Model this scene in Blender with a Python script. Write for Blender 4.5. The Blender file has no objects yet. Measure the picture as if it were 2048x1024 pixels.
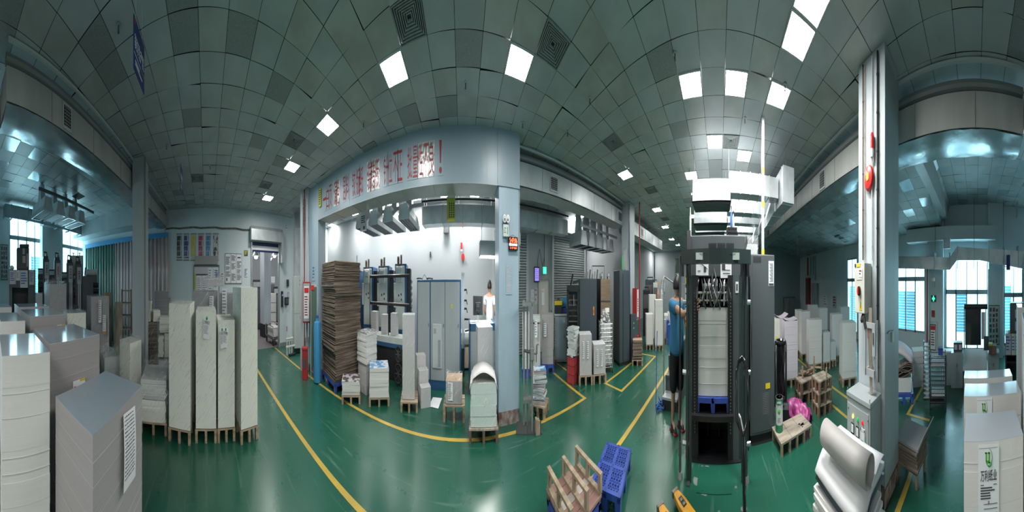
import bpy,bmesh,random
from math import pi,sin,cos,tan,atan2,radians,sqrt,hypot
from mathutils import Vector,Matrix,noise
SC=bpy.context.scene
COL=SC.collection
R=random.Random(7)
# - camera (360 degree cylinder, eye 1.6 m above the floor)
F,S,XC,YH,H=2048/(2*pi),750.0,925.0,568.0,1.6
cam=bpy.data.cameras.new('camera')
cam.type='PANO'
cam.panorama_type='CENTRAL_CYLINDRICAL'
cam.central_cylindrical_range_u_min=-pi
cam.central_cylindrical_range_u_max=pi
cam.central_cylindrical_range_v_min=-(1024-YH)/S
cam.central_cylindrical_range_v_max=YH/S
cam.central_cylindrical_radius=1.0
cam.clip_start=0.02
co=bpy.data.objects.new('camera',cam)
COL.objects.link(co)
co.location=(0,0,H)
co.rotation_euler=(pi/2,0,-(1024-XC)/F)
SC.camera=co
# - exposure and sky
SC.view_settings.view_transform='Standard'
SC.view_settings.look='None'
SC.view_settings.gamma=1.0
SC.view_settings.use_curve_mapping=False
SC.view_settings.exposure=0.88
SC.cycles.caustics_reflective=False
SC.cycles.caustics_refractive=False
SC.cycles.sample_clamp_indirect=3.0
LAMP=40.0
wd=bpy.data.worlds.new('daylight')
SC.world=wd
wd.use_nodes=True
bg=wd.node_tree.nodes['Background']
bg.inputs[0].default_value=(0.50,0.86,1.0,1)
bg.inputs[1].default_value=1.6
wd.cycles.sampling_method='NONE'
# - measuring: a pixel of the photograph to a place in the hall
def ang(x):return(x-XC)/F
def gp(x,y,z=0.0):
 d=(H-z)*S/(y-YH)
 return Vector((d*sin(ang(x)),d*cos(ang(x)),z))
def at(x,d,z=0.0):return Vector((d*sin(ang(x)),d*cos(ang(x)),z))
def zt(y,d):return H+(YH-y)/S*d
def toY(x,Y,z=0.0):return Vector((Y*tan(ang(x)),Y,z))
def toX(x,X,z=0.0):return Vector((X,X/tan(ang(x)),z))
def dist(p):return hypot(p[0],p[1])
# - materials
MATS={}
def mat(name,col,rough=0.5,metal=0.0,var=0.0,vs=(4,4,4),bump=0.0,bs=None,spec=0.5,alpha=None,em=None,ems=0.0,col2=None,lo=0.35,hi=0.65,detail=3.0,coat=0.0):
 m=bpy.data.materials.new(name)
 m.use_nodes=True
 nt=m.node_tree
 b=nt.nodes['Principled BSDF']
 I=b.inputs
 I['Base Color'].default_value=(*col,1)
 I['Roughness'].default_value=rough
 I['Metallic'].default_value=metal
 I['Specular IOR Level'].default_value=spec
 I['Coat Weight'].default_value=coat
 if em:
  I['Emission Color'].default_value=(*em,1)
  I['Emission Strength'].default_value=ems
 if alpha is not None:I['Alpha'].default_value=alpha
 L=nt.links
 if var or col2 or bump:
  tc=nt.nodes.new('ShaderNodeTexCoord')
  def nz(sc,det):
   mp=nt.nodes.new('ShaderNodeMapping');mp.inputs['Scale'].default_value=sc
   n=nt.nodes.new('ShaderNodeTexNoise');n.inputs['Scale'].default_value=1;n.inputs['Detail'].default_value=det
   L.new(tc.outputs['Object'],mp.inputs[0]);L.new(mp.outputs[0],n.inputs['Vector'])
   return n
  if var or col2:
   n=nz(vs,detail)
   r=nt.nodes.new('ShaderNodeValToRGB')
   e=r.color_ramp.elements
   e[0].position,e[1].position=lo,hi
   c2=col2 or tuple(min(1,c*(1+var))for c in col)
   c1=col if col2 else tuple(c*(1-var)for c in col)
   e[0].color,e[1].color=(*c1,1),(*c2,1)
   L.new(n.outputs['Fac'],r.inputs[0]);L.new(r.outputs[0],I['Base Color'])
  if bump:
   n2=nz(bs or vs,detail)
   bp=nt.nodes.new('ShaderNodeBump');bp.inputs['Strength'].default_value=bump;bp.inputs['Distance'].default_value=0.02
   L.new(n2.outputs['Fac'],bp.inputs['Height']);L.new(bp.outputs[0],I['Normal'])
 MATS[name]=m
 return m
mat('ceiling_plate',(0.48,0.53,0.545),0.5,var=0.10,vs=(1.6,1.6,1),bump=0.06)
mat('ceiling_plate_warm',(0.49,0.52,0.51),0.5,var=0.12,vs=(2,2,1),bump=0.06)
mat('ceiling_plate_dark',(0.30,0.335,0.335),0.45,var=0.1,vs=(120,120,1),lo=0.48,hi=0.52,detail=0)
mat('ceiling_plate_bright',(0.55,0.64,0.66),0.25,metal=0.3,var=0.08)
mat('black_void',(0.012,0.013,0.014),0.9)
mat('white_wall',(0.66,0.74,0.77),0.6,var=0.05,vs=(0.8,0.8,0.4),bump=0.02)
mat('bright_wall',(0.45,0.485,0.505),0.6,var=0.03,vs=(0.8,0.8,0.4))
mat('blue_grey_panel',(0.29,0.365,0.42),0.35,var=0.04,vs=(1,1,0.5))
mat('pale_blue_paint',(0.36,0.47,0.55),0.45,var=0.06,vs=(3,3,1))
mat('column_white',(0.44,0.49,0.52),0.5,var=0.06,vs=(6,6,0.6))
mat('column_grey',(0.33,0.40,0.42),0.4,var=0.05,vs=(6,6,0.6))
mat('dirty_base',(0.14,0.06,0.05),0.6,col2=(0.4,0.36,0.33),vs=(9,9,9))
mat('galvanised',(0.62,0.66,0.68),0.3,metal=0.35,var=0.10,vs=(5,5,5),bump=0.05)
mat('galvanised_dull',(0.50,0.54,0.55),0.42,metal=0.35,var=0.12,vs=(3,3,3),bump=0.05)
mat('duct_skin',(0.46,0.47,0.46),0.5,metal=0.15,var=0.10,vs=(3,3,1.2),bump=0.1)
mat('duct_foil',(0.36,0.44,0.46),0.26,metal=0.5,var=0.18,vs=(2.2,2.2,2.2),bump=0.55,bs=(2.6,2.6,2.6))
mat('pale_skin',(0.55,0.565,0.565),0.45,metal=0.1,var=0.05)
mat('grey_pipe',(0.25,0.27,0.27),0.5)
mat('light_pipe',(0.62,0.66,0.66),0.4)
mat('red_pipe',(0.30,0.03,0.03),0.4)
mat('red',(0.42,0.03,0.035),0.4,var=0.1)
mat('bright_red',(0.65,0.03,0.03),0.3)
mat('black',(0.018,0.019,0.021),0.4)
mat('black_gloss',(0.012,0.012,0.014),0.12)
mat('black_rubber',(0.02,0.02,0.02),0.7)
mat('press_grey',(0.075,0.088,0.094),0.42,metal=0.0,var=0.05,vs=(3,3,1))
mat('press_green_black',(0.03,0.048,0.045),0.35)
mat('cabinet_dark',(0.05,0.066,0.082),0.4,var=0.06,vs=(4,4,1))
mat('machine_white',(0.58,0.62,0.60),0.4,var=0.05,vs=(6,6,2))
mat('machine_blue',(0.025,0.10,0.22),0.4)
mat('cabinet_grey',(0.36,0.40,0.41),0.42,var=0.04,vs=(3,3,1))
mat('box_grey',(0.50,0.54,0.55),0.4,var=0.04)
mat('box_cream',(0.60,0.61,0.55),0.45,var=0.05)
mat('steel',(0.55,0.57,0.58),0.3,metal=0.8)
mat('dark_steel',(0.16,0.165,0.17),0.4,metal=0.7)
mat('frame_metal',(0.30,0.31,0.30),0.45,metal=0.5,var=0.15,vs=(8,8,3))
mat('wood',(0.34,0.25,0.16),0.7,var=0.35,vs=(3,3,18),bump=0.15)
mat('wood_pale',(0.36,0.285,0.20),0.7,var=0.25,vs=(3,18,3),bump=0.12)
mat('wood_grey',(0.36,0.31,0.25),0.75,var=0.3,vs=(14,2.5,3),bump=0.15)
mat('wood_dark',(0.16,0.10,0.065),0.75,var=0.35,vs=(10,3,3),bump=0.1)
mat('plank_red',(0.30,0.15,0.13),0.35,col2=(0.36,0.24,0.2),vs=(2,12,2))
mat('plank_tape',(0.50,0.46,0.43),0.35,var=0.2,vs=(8,8,8))
mat('plastic_blue',(0.04,0.085,0.38),0.38,var=0.12,vs=(6,6,6))
mat('plastic_blue_deep',(0.03,0.06,0.24),0.4)
mat('cyan_blue',(0.05,0.28,0.55),0.4)
mat('plastic_red',(0.42,0.05,0.06),0.4)
mat('card_brown',(0.20,0.155,0.12),0.85,var=0.45,vs=(1.5,1.5,55),bump=0.5,bs=(3,3,130))
mat('card_tan',(0.42,0.31,0.21),0.8,var=0.12,vs=(2,2,30))
for nm,c,v in(('paper_white',(0.72,0.71,0.69),0.035),('paper_cream',(0.80,0.81,0.74),0.04),('paper_grey',(0.40,0.38,0.385),0.06),('paper_silver',(0.52,0.51,0.51),0.05),('paper_dark',(0.30,0.30,0.31),0.08),('paper_green',(0.62,0.70,0.66),0.05),('paper_mauve',(0.62,0.58,0.63),0.04),('paper_cool',(0.60,0.64,0.63),0.04)):
 mat(nm,c,0.75,var=v*0.5,vs=(0.8,0.8,160),bump=0.03,bs=(1,1,260),spec=0.2)
mat('sheet_white',(0.80,0.81,0.83),0.24,spec=0.5,var=0.01)
mat('sheet_grey',(0.40,0.455,0.52),0.16,spec=0.6,var=0.01)
mat('sheet_silver',(0.58,0.62,0.68),0.14,spec=0.7,var=0.01)
mat('sheet_plain',(0.60,0.61,0.62),0.5)
mat('note_white',(0.82,0.84,0.87),0.5)
mat('note_cream',(0.74,0.74,0.68),0.5)
mat('ink',(0.06,0.06,0.07),0.6)
mat('ink_grey',(0.30,0.31,0.33),0.6)
mat('ink_red',(0.28,0.02,0.03),0.5)
mat('ink_green',(0.03,0.26,0.05),0.5)
mat('ink_leaf',(0.10,0.42,0.06),0.5)
mat('ink_blue',(0.03,0.12,0.42),0.5)
mat('ink_orange',(0.65,0.28,0.02),0.5)
mat('film_glossy',(0.55,0.58,0.60),0.18,spec=0.7,var=0.9,vs=(9,9,9),bump=0.3,lo=0.3,hi=0.7)
mat('yellow',(0.75,0.55,0.02),0.5)
mat('lime_yellow',(0.55,0.58,0.02),0.5)
mat('olive_yellow',(0.36,0.38,0.03),0.5)
mat('sign_blue',(0.01,0.025,0.16),0.35)
mat('navy',(0.01,0.02,0.10),0.5)
mat('magenta',(0.28,0.03,0.15),0.3,col2=(0.6,0.12,0.38),vs=(12,12,12),bump=0.6)
mat('floor_line',(0.62,0.42,0.06),0.35,col2=(0.50,0.36,0.08),vs=(3,3,3))
mat('skin',(0.50,0.29,0.20),0.5)
mat('hair',(0.012,0.011,0.012),0.5)
mat('shirt_blue',(0.05,0.22,0.40),0.8,var=0.1,vs=(8,8,3),bump=0.2)
mat('shirt_white',(0.75,0.77,0.80),0.8)
mat('trousers_black',(0.012,0.013,0.016),0.8)
mat('jack_yellow',(0.62,0.30,0.02),0.45,col2=(0.25,0.16,0.06),vs=(5,5,5),lo=0.5,hi=0.75)
mat('worn_metal',(0.20,0.18,0.16),0.5,metal=0.5,var=0.3,vs=(10,10,10))
mat('glass_green',(0.10,0.16,0.12),0.08,spec=0.8)
mat('shutter',(0.36,0.40,0.40),0.35,metal=0.4,var=0.05,vs=(1,1,3))
mat('glue_green',(0.02,0.20,0.10),0.3)
mat('hall_floor',(0.24,0.22,0.23),0.4,var=0.06,vs=(1,1,1))
mat('rust',(0.28,0.13,0.06),0.7,var=0.2)
mat('led_red',(0.8,0.05,0.02),0.4,em=(1,0.06,0.02),ems=6)
mat('led_face_glare',(0.9,0.9,0.9),0.4,em=(0.9,0.92,1),ems=3)  # glow colour of the glare painted on the clock face
mat('exit_green',(0.02,0.4,0.15),0.4,em=(0.02,0.85,0.25),ems=2.5)
mat('screen_purple',(0.05,0.04,0.15),0.3,em=(0.16,0.12,0.5),ems=1.2)
mat('lamp_green',(0.01,0.3,0.06),0.2,em=(0.0,0.35,0.06),ems=0.6)
mat('lamp_red',(0.6,0.01,0.01),0.2,em=(0.8,0.01,0.01),ems=0.6)
mat('lamp_amber',(0.8,0.5,0.05),0.2,em=(1,0.7,0.1),ems=1.5)
mat('lamp_panel',(0.9,0.9,0.9),0.5,em=(1.0,0.985,0.95),ems=LAMP)
for k in MATS:
 if k[:4]in('led_','exit','scre','lamp')and k!='lamp_panel':MATS[k].cycles.emission_sampling='NONE'
MATS['lamp_panel'].cycles.emission_sampling='FRONT'
mat('lamp_bulb',(0.9,0.9,0.9),0.5,em=(1,0.985,0.95),ems=12);MATS['lamp_bulb'].cycles.emission_sampling='NONE'
mat('poster_black',(0.03,0.03,0.035),0.4,col2=(0.16,0.13,0.12),vs=(8,8,6))
mat('poster_indigo',(0.05,0.06,0.25),0.4,col2=(0.2,0.2,0.4),vs=(8,8,6),lo=0.5,hi=0.7)
mat('poster_yellow',(0.55,0.50,0.06),0.4,col2=(0.62,0.6,0.3),vs=(8,8,6),lo=0.5,hi=0.7)
mat('poster_magenta',(0.36,0.03,0.12),0.4,col2=(0.5,0.25,0.32),vs=(8,8,6),lo=0.5,hi=0.7)
mat('poster_cyan',(0.04,0.20,0.46),0.4,col2=(0.25,0.4,0.55),vs=(8,8,6),lo=0.5,hi=0.7)
mat('poster_mono',(0.55,0.56,0.58),0.4,col2=(0.05,0.05,0.05),vs=(8,8,6),lo=0.5,hi=0.54)
mat('print_blue',(0.70,0.74,0.80),0.3,col2=(0.08,0.28,0.55),vs=(7,7,7),lo=0.48,hi=0.56)
mat('print_dark',(0.62,0.60,0.62),0.3,col2=(0.12,0.09,0.10),vs=(9,9,9),lo=0.44,hi=0.52)
mat('scrap',(0.74,0.74,0.72),0.6,col2=(0.25,0.28,0.34),vs=(6,6,6),lo=0.55,hi=0.7)
mat('curtain_green',(0.12,0.20,0.17),0.22,spec=0.7,var=0.5,vs=(1,14,0.6))
mat('curtain_pink',(0.55,0.44,0.43),0.25,spec=0.7,var=0.25,vs=(1,14,0.6))
mat('louver_cyan',(0.20,0.50,0.60),0.3)
def nodes_mix(name,build):
 m=bpy.data.materials.new(name);m.use_nodes=True
 nt=m.node_tree
 nt.nodes.clear()
 out=nt.nodes.new('ShaderNodeOutputMaterial')
 build(nt,out)
 MATS[name]=m
def _glass(nt,out):
 t=nt.nodes.new('ShaderNodeBsdfTransparent');t.inputs[0].default_value=(0.97,1,1,1)
 g=nt.nodes.new('ShaderNodeBsdfGlossy');g.inputs['Roughness'].default_value=0.02
 x=nt.nodes.new('ShaderNodeMixShader');x.inputs[0].default_value=0.06
 nt.links.new(t.outputs[0],x.inputs[1]);nt.links.new(g.outputs[0],x.inputs[2]);nt.links.new(x.outputs[0],out.inputs[0])
nodes_mix('window_glass',_glass)
def _film(base,dens,top):
 def f(nt,out):
  L=nt.links
  tc=nt.nodes.new('ShaderNodeTexCoord')
  def nz(sc,rot,det,dis=0.0):
   m0=nt.nodes.new('ShaderNodeMapping');m0.inputs['Rotation'].default_value=rot
   mp=nt.nodes.new('ShaderNodeMapping');mp.inputs['Scale'].default_value=sc
   n=nt.nodes.new('ShaderNodeTexNoise');n.inputs['Scale'].default_value=1;n.inputs['Detail'].default_value=det;n.inputs['Distortion'].default_value=dis
   L.new(tc.outputs['Object'],m0.inputs[0]);L.new(m0.outputs[0],mp.inputs[0]);L.new(mp.outputs[0],n.inputs['Vector'])
   return n
  a=nz((4,4,70),(0.6,0.6,0.0),2,0.5)
  r=nt.nodes.new('ShaderNodeValToRGB');e=r.color_ramp.elements
  e[0].position,e[1].position=0.60,0.70
  e[0].color,e[1].color=(dens,dens,dens,1),(top,top,top,1)  # opaque white streaks paint lamp glints onto the creased wrap
  L.new(a.outputs['Fac'],r.inputs[0])
  p=nt.nodes.new('ShaderNodeBsdfPrincipled')
  p.inputs['Base Color'].default_value=(*base,1);p.inputs['Roughness'].default_value=0.22;p.inputs['Specular IOR Level'].default_value=1.0
  bp=nt.nodes.new('ShaderNodeBump');bp.inputs['Strength'].default_value=0.5;bp.inputs['Distance'].default_value=0.015
  L.new(a.outputs['Fac'],bp.inputs['Height'])
  t=nt.nodes.new('ShaderNodeBsdfTransparent')
  x=nt.nodes.new('ShaderNodeMixShader')
  L.new(r.outputs[0],x.inputs[0]);L.new(t.outputs[0],x.inputs[1]);L.new(p.outputs[0],x.inputs[2]);L.new(x.outputs[0],out.inputs[0])
 return f
nodes_mix('film',_film((1,1,1),0.06,0.8))
nodes_mix('film_thick',_film((0.95,0.98,1),0.12,0.75))
def _floor(nt,out):
 L=nt.links
 tc=nt.nodes.new('ShaderNodeTexCoord')
 def nz(sc,det,dis=0.0,rot=0.0):
  mp=nt.nodes.new('ShaderNodeMapping');mp.inputs['Scale'].default_value=sc;mp.inputs['Rotation'].default_value=(0,0,rot)
  n=nt.nodes.new('ShaderNodeTexNoise');n.inputs['Scale'].default_value=1;n.inputs['Detail'].default_value=det;n.inputs['Distortion'].default_value=dis
  L.new(tc.outputs['Object'],mp.inputs[0]);L.new(mp.outputs[0],n.inputs['Vector'])
  return n
 def ramp(n,p0,p1,c0,c1):
  r=nt.nodes.new('ShaderNodeValToRGB');e=r.color_ramp.elements
  e[0].position,e[1].position=p0,p1;e[0].color,e[1].color=(*c0,1),(*c1,1)
  L.new(n.outputs['Fac'],r.inputs[0]);return r
 def mixc(f,a,b):
  m=nt.nodes.new('ShaderNodeMix');m.data_type='RGBA'
  L.new(f,m.inputs[0]);L.new(a,m.inputs[6]);L.new(b,m.inputs[7]);return m.outputs[2]
 base=ramp(nz((0.35,0.35,1),3),0.3,0.7,(0.010,0.085,0.052),(0.018,0.122,0.080))
 scr=ramp(nz((1.2,14,1),5,0.4,0.7),0.60,0.78,(0,0,0),(0.42,0.42,0.42))
 pale=nt.nodes.new('ShaderNodeRGB');pale.outputs[0].default_value=(0.20,0.31,0.27,1)
 c=mixc(scr.outputs[0],base.outputs[0],pale.outputs[0])
 p=nt.nodes.new('ShaderNodeBsdfPrincipled')
 L.new(c,p.inputs['Base Color'])
 rr=nt.nodes.new('ShaderNodeMapRange');rr.inputs[3].default_value=0.18;rr.inputs[4].default_value=0.42
 L.new(nz((2,2,1),4).outputs['Fac'],rr.inputs[0]);L.new(rr.outputs[0],p.inputs['Roughness'])
 bp=nt.nodes.new('ShaderNodeBump');bp.inputs['Strength'].default_value=0.05;bp.inputs['Distance'].default_value=0.01
 L.new(nz((5,5,1),4).outputs['Fac'],bp.inputs['Height']);L.new(bp.outputs[0],p.inputs['Normal'])
 p.inputs['Specular IOR Level'].default_value=0.6
 L.new(p.outputs[0],out.inputs[0])
nodes_mix('green_floor',_floor)
# - mesh builder
class M:
 def __init__(s):s.v,s.f,s.k,s.c=[],[],[],0
 def use(s,k):s.c=k;return s
 def face(s,pts):
  n=len(s.v);s.v+=[tuple(p)for p in pts];s.f.append(tuple(range(n,n+len(pts))));s.k.append(s.c);return s
 def hexa(s,p):
  n=len(s.v);s.v+=[tuple(q)for q in p]
  for f in((0,3,2,1),(4,5,6,7),(0,1,5,4),(1,2,6,5),(2,3,7,6),(3,0,4,7)):
   s.f.append(tuple(n+i for i in f));s.k.append(s.c)
  return s
 def box(s,x0,y0,z0,x1,y1,z1):
  return s.hexa([(x0,y0,z0),(x1,y0,z0),(x1,y1,z0),(x0,y1,z0),(x0,y0,z1),(x1,y0,z1),(x1,y1,z1),(x0,y1,z1)])
 def ob(s,c,d,rz=0.0,rx=0.0,ry=0.0):
  m=Matrix.Translation(c)@Matrix.Rotation(rz,4,'Z')@Matrix.Rotation(ry,4,'Y')@Matrix.Rotation(rx,4,'X')
  x,y,z=(q/2 for q in d)
  return s.hexa([m@Vector(q)for q in((-x,-y,-z),(x,-y,-z),(x,y,-z),(-x,y,-z),(-x,-y,z),(x,-y,z),(x,y,z),(-x,y,z))])
 def bar(s,a,b,w,t):
  a,b=Vector(a),Vector(b);d=b-a
  z=d.normalized();x=z.cross(Vector((0,0,1)))
  x=Vector((1,0,0))if x.length<1e-4 else x.normalized()
  y=z.cross(x);x,y=x*w/2,y*t/2
  return s.hexa([a-x-y,a+x-y,a+x+y,a-x+y,b-x-y,b+x-y,b+x+y,b-x+y])
 def tube(s,pts,r,n=8,cap=True):
  pts=[Vector(p)for p in pts];rs=r if isinstance(r,(list,tuple))else[r]*len(pts)
  base=len(s.v);u=None
  for i,p in enumerate(pts):
   t=(pts[min(i+1,len(pts)-1)]-pts[max(i-1,0)])
   t=t.normalized()if t.length>1e-9 else Vector((0,0,1))
   if u is None:
    u=t.cross(Vector((0,0,1)))
    if u.length<1e-3:u=t.cross(Vector((1,0,0)))
   u=u-t*u.dot(t)
   u=u.normalized()if u.length>1e-6 else t.orthogonal().normalized()
   w=t.cross(u)
   for k in range(n):
    a=2*pi*k/n
    s.v.append(tuple(p+(u*cos(a)+w*sin(a))*rs[i]))
  for i in range(len(pts)-1):
   for k in range(n):
    a,b=base+i*n+k,base+i*n+(k+1)%n
    s.f.append((a,b,b+n,a+n));s.k.append(s.c)
  if cap:
   s.f.append(tuple(base+k for k in range(n))[::-1]);s.k.append(s.c)
   e=base+(len(pts)-1)*n
   s.f.append(tuple(e+k for k in range(n)));s.k.append(s.c)
  return s
 def cyl(s,a,b,r,r2=None,n=14):return s.tube([a,b],[r,r if r2 is None else r2],n)
 def lathe(s,prof,c=(0,0,0),n=20):
  return s.tube([(c[0],c[1],c[2]+z)for _,z in prof],[max(r,1e-4)for r,_ in prof],n)
 def ball(s,c,r,sz=1.0,n=12):
  k=8
  return s.tube([(c[0],c[1],c[2]-r*sz*cos(pi*i/k))for i in range(k+1)],[max(1e-4,r*sin(pi*i/k))for i in range(k+1)],n)
 def ext(s,pts,vec):
  vec=Vector(vec);n=len(pts);b=len(s.v)
  s.v+=[tuple(p)for p in pts]+[tuple(Vector(p)+vec)for p in pts]
  s.f.append(tuple(range(b,b+n))[::-1]);s.k.append(s.c)
  s.f.append(tuple(range(b+n,b+2*n)));s.k.append(s.c)
  for i in range(n):
   j=(i+1)%n
   s.f.append((b+i,b+j,b+n+j,b+n+i));s.k.append(s.c)
  return s
 def grid(s,fn,nu,nv):
  b=len(s.v)
  for j in range(nv+1):
   for i in range(nu+1):s.v.append(tuple(fn(i/nu,j/nv)))
  for j in range(nv):
   for i in range(nu):
    a=b+j*(nu+1)+i
    s.f.append((a,a+1,a+nu+2,a+nu+1));s.k.append(s.c)
  return s
 def bars(s,x0,x1,z0,z1,n,y=-0.004,fill=0.55,rnd=None):
  rnd=rnd or R;h=(z1-z0)/n
  for i in range(n):
   w=(x1-x0)*(rnd.uniform(0.55,1.0))
   s.box(x0,y,z1-(i+fill)*h,x0+w,y+0.002,z1-i*h)
  return s
 def build(s,name,mats,parent=None,bev=0.0,smooth=False,thick=0.0):
  me=bpy.data.meshes.new(name)
  me.from_pydata(s.v,[],s.f)
  for mm in(mats if isinstance(mats,(list,tuple))else[mats]):me.materials.append(MATS[mm])
  me.polygons.foreach_set('material_index',s.k)
  bm=bmesh.new();bm.from_mesh(me)
  bmesh.ops.recalc_face_normals(bm,faces=bm.faces)
  bm.to_mesh(me);bm.free()
  if smooth:me.polygons.foreach_set('use_smooth',[True]*len(me.polygons))
  me.update()
  o=bpy.data.objects.new(name,me);COL.objects.link(o)
  if parent:o.parent=parent
  if thick:
   md=o.modifiers.new('s','SOLIDIFY');md.thickness=thick;md.offset=0
  if bev:
   md=o.modifiers.new('b','BEVEL');md.width=bev;md.segments=2;md.limit_method='ANGLE'
  if smooth:
   try:me.set_sharp_from_angle(angle=radians(40))
   except Exception:pass
  return o
def tag(o,label,cat,group=None,kind=None):
 if label:o['label']=label
 if cat:o['category']=cat
 if group:o['group']=group
 if kind:o['kind']=kind
 return o
def T(name,label,cat,loc=(0,0,0),rz=0.0,group=None):
 o=bpy.data.objects.new(name,None);COL.objects.link(o)
 o.empty_display_size=0.1
 o.location=loc;o.rotation_euler=(0,0,rz)
 return tag(o,label,cat,group)
def place(o,loc,rz=0.0):o.location=loc;o.rotation_euler=(0,0,rz);return o
def struct(name,m,mats,bev=0.0,label=None):return tag(m.build(name,mats,None,bev),label,None,None,'structure')
def dup(root,loc,rz=None,label=None,group=None):
 r=root.copy();COL.objects.link(r);r.location=loc
 if rz is not None:r.rotation_euler=(0,0,rz)
 if label:r['label']=label
 if group:r['group']=group
 def rec(src,dst):
  for ch in src.children:
   c=ch.copy();COL.objects.link(c);c.parent=dst;rec(ch,c)
 rec(root,r)
 return r
def txt(parent,name,body,w,h,m,x=0.0,z=0.0,y=-0.004,ang2=0.0,ex=0.0015):
 cu=bpy.data.curves.new(name,'FONT');cu.body=body;cu.extrude=ex;cu.resolution_u=3
 t=bpy.data.objects.new(name,cu);COL.objects.link(t)
 dg=bpy.context.evaluated_depsgraph_get()
 me=bpy.data.meshes.new_from_object(t.evaluated_get(dg))
 bpy.data.objects.remove(t);bpy.data.curves.remove(cu)
 xs=[v.co.x for v in me.vertices];ys=[v.co.y for v in me.vertices]
 sx=w/(max(xs)-min(xs));sy=h/(max(ys)-min(ys))if h else sx
 cx,cy=(max(xs)+min(xs))/2,(max(ys)+min(ys))/2
 for v in me.vertices:
  a,b,c=(v.co.x-cx)*sx,(v.co.y-cy)*sy,v.co.z
  a,b=a*cos(ang2)-b*sin(ang2),a*sin(ang2)+b*cos(ang2)
  v.co=(x+a,y-c,z+b)
 me.materials.clear();me.materials.append(MATS[m])
 o=bpy.data.objects.new(name,me);COL.objects.link(o);o.parent=parent
 return o
mat('roll_grey',(0.38,0.37,0.355),0.55)
mat('floor_scuff',(0.16,0.20,0.18),0.5)
# - shell
CZ,TILE,TX,TY=3.34,0.447,-0.12,3.007
XB,XE,YN,YW,XR=-8.6,19.0,7.9,-8.2,15.0
def cz(x,y):
 if x>1.5 and y<-3.2:return CZ-0.112*(-3.2-y)
 return CZ
m=M();m.box(XB-0.1,YW-0.1,-0.2,XE+0.3,YN+0.1,0.0)
struct('floor',m,'green_floor')
m=M()
m.box(XB,2.10,0,XE,2.19,0.003)
m.box(XB,3.80,0,3.62,3.88,0.003).box(3.54,3.88,0,3.62,6.4,0.003).box(4.10,5.2,0,4.18,7.2,0.003)
m.box(4.60,3.83,0,7.7,3.91,0.003).box(4.60,3.10,0,4.68,3.83,0.003).box(4.68,3.10,0,7.7,3.18,0.003).box(7.62,3.18,0,7.7,3.83,0.003)
m.box(2.6,-3.78,0,12,-3.70,0.003).box(2.4,-3.22,0,4.6,-3.15,0.003)
m.box(1.16,-3.4,0,1.24,-2.1,0.003).box(1.80,-5.6,0,1.87,-4.2,0.003).box(1.2,-4.27,0,1.80,-4.2,0.003)
struct('floor_marking',m,'floor_line')
m=M();m.ob((3.05,0.08,0.004),(0.42,0.62,0.008))
struct('floor_hatch',m,'floor_worn' if'floor_worn' in MATS else'green_floor')
LIGHTS=[(800,125,'square ceiling light panel above the red lettered banner, left of its pair'),(1023,118,'square ceiling light panel beside the black square vent before the banner'),(653,255,'square ceiling light panel over the yellow line by the brown cardboard stack'),(577,335,'square ceiling light panel second from the shutter door'),(538,399,'square ceiling light panel closest to the shutter door'),(1256,350,'lit ceiling panel nearest the camera in the aisle row beside the bay duct'),(1304,417,'second lit ceiling panel along the aisle row beside the bay duct'),(1326,454,'third lit ceiling panel along the aisle row beside the bay duct'),(1341,479,'farthest lit ceiling panel along the aisle row beside the bay duct'),(1397,163,'lit ceiling panel over the press, first of the row of three'),(1478,173,'lit ceiling panel over the press, middle of the row of three'),(1550,210,'lit ceiling panel above the galvanised pole, last of the row of three'),(1431,287,'lit ceiling panel just before the press hoods on the aisle side of a vent'),(1488,300,'lit ceiling panel just before the press hoods beside the vent and pole'),(1380,358,'lit ceiling panel peeking out behind the first press hood'),(1382,388,'lit ceiling panel peeking out behind the second press hood'),(1470,371,'lit ceiling panel between the first two branch ducts over the press'),(1469,392,'lit ceiling panel between the second and third branch ducts over the press'),(1605,88,'long bright ceiling panel closest overhead beside the right hand column'),(1618,18,'bright ceiling panel straight overhead joining the long one'),(825,397,'lit ceiling panel inside the bay above the slanted hoods'),(885,390,'lit ceiling panel inside the bay beside the hanging yellow sign'),(947,393,'lit ceiling panel inside the bay near the white column'),(700,425,'lit ceiling panel inside the bay over the printing towers'),(664,453,'small distant lit ceiling panel at the back left corner of the bay'),(742,408,'lit ceiling panel inside the bay just above the sloped hoods, left one'),(785,402,'lit ceiling panel inside the bay just above the sloped hoods, right one'),(1160,430,'lit ceiling panel inside the right bay beside the first hood'),(1215,462,'lit ceiling panel in the far corner of the right bay'),(1386,429,'lit ceiling panel half hidden by the third press hood'),(1390,453,'lit ceiling panel half hidden by the fourth press hood'),(1445,473,'lit ceiling panel between the farthest branch ducts'),(1312,500,'small lit ceiling panel at the far end of the aisle'),(1352,490,'tiny lit ceiling panel beyond the press at the aisle end'),(1143,437,'lit ceiling panel inside the right bay over the roller shutter'),(1180,452,'lit ceiling panel inside the right bay above the slatted hoods')]
VENTS=[(838,52,'black ceiling vent above the banner beside the first lit panel'),(1120,112,'large black square ceiling vent of nested slats near the banner column'),(1240,280,'square ceiling vent above the aisle before its first lit panel'),(592,275,'square ceiling vent beside the lit panel over the yellow line'),(1302,382,'small ceiling vent between the first two lit panels of the aisle'),(1331,440,'small ceiling vent between distant lit panels of the aisle'),(1460,293,'square ceiling vent between two lit panels before the press'),(397,357,'square ceiling vent above the colour posters'),(535,371,'small ceiling vent above the shutter door'),(1680,440,'small ceiling vent in the blue tinted ceiling beyond the duct'),(1953,418,'square ceiling vent among bright tiles before the windows'),(163,392,'open black hole of a missing tile above the four press hoods by the curtain')]
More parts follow.
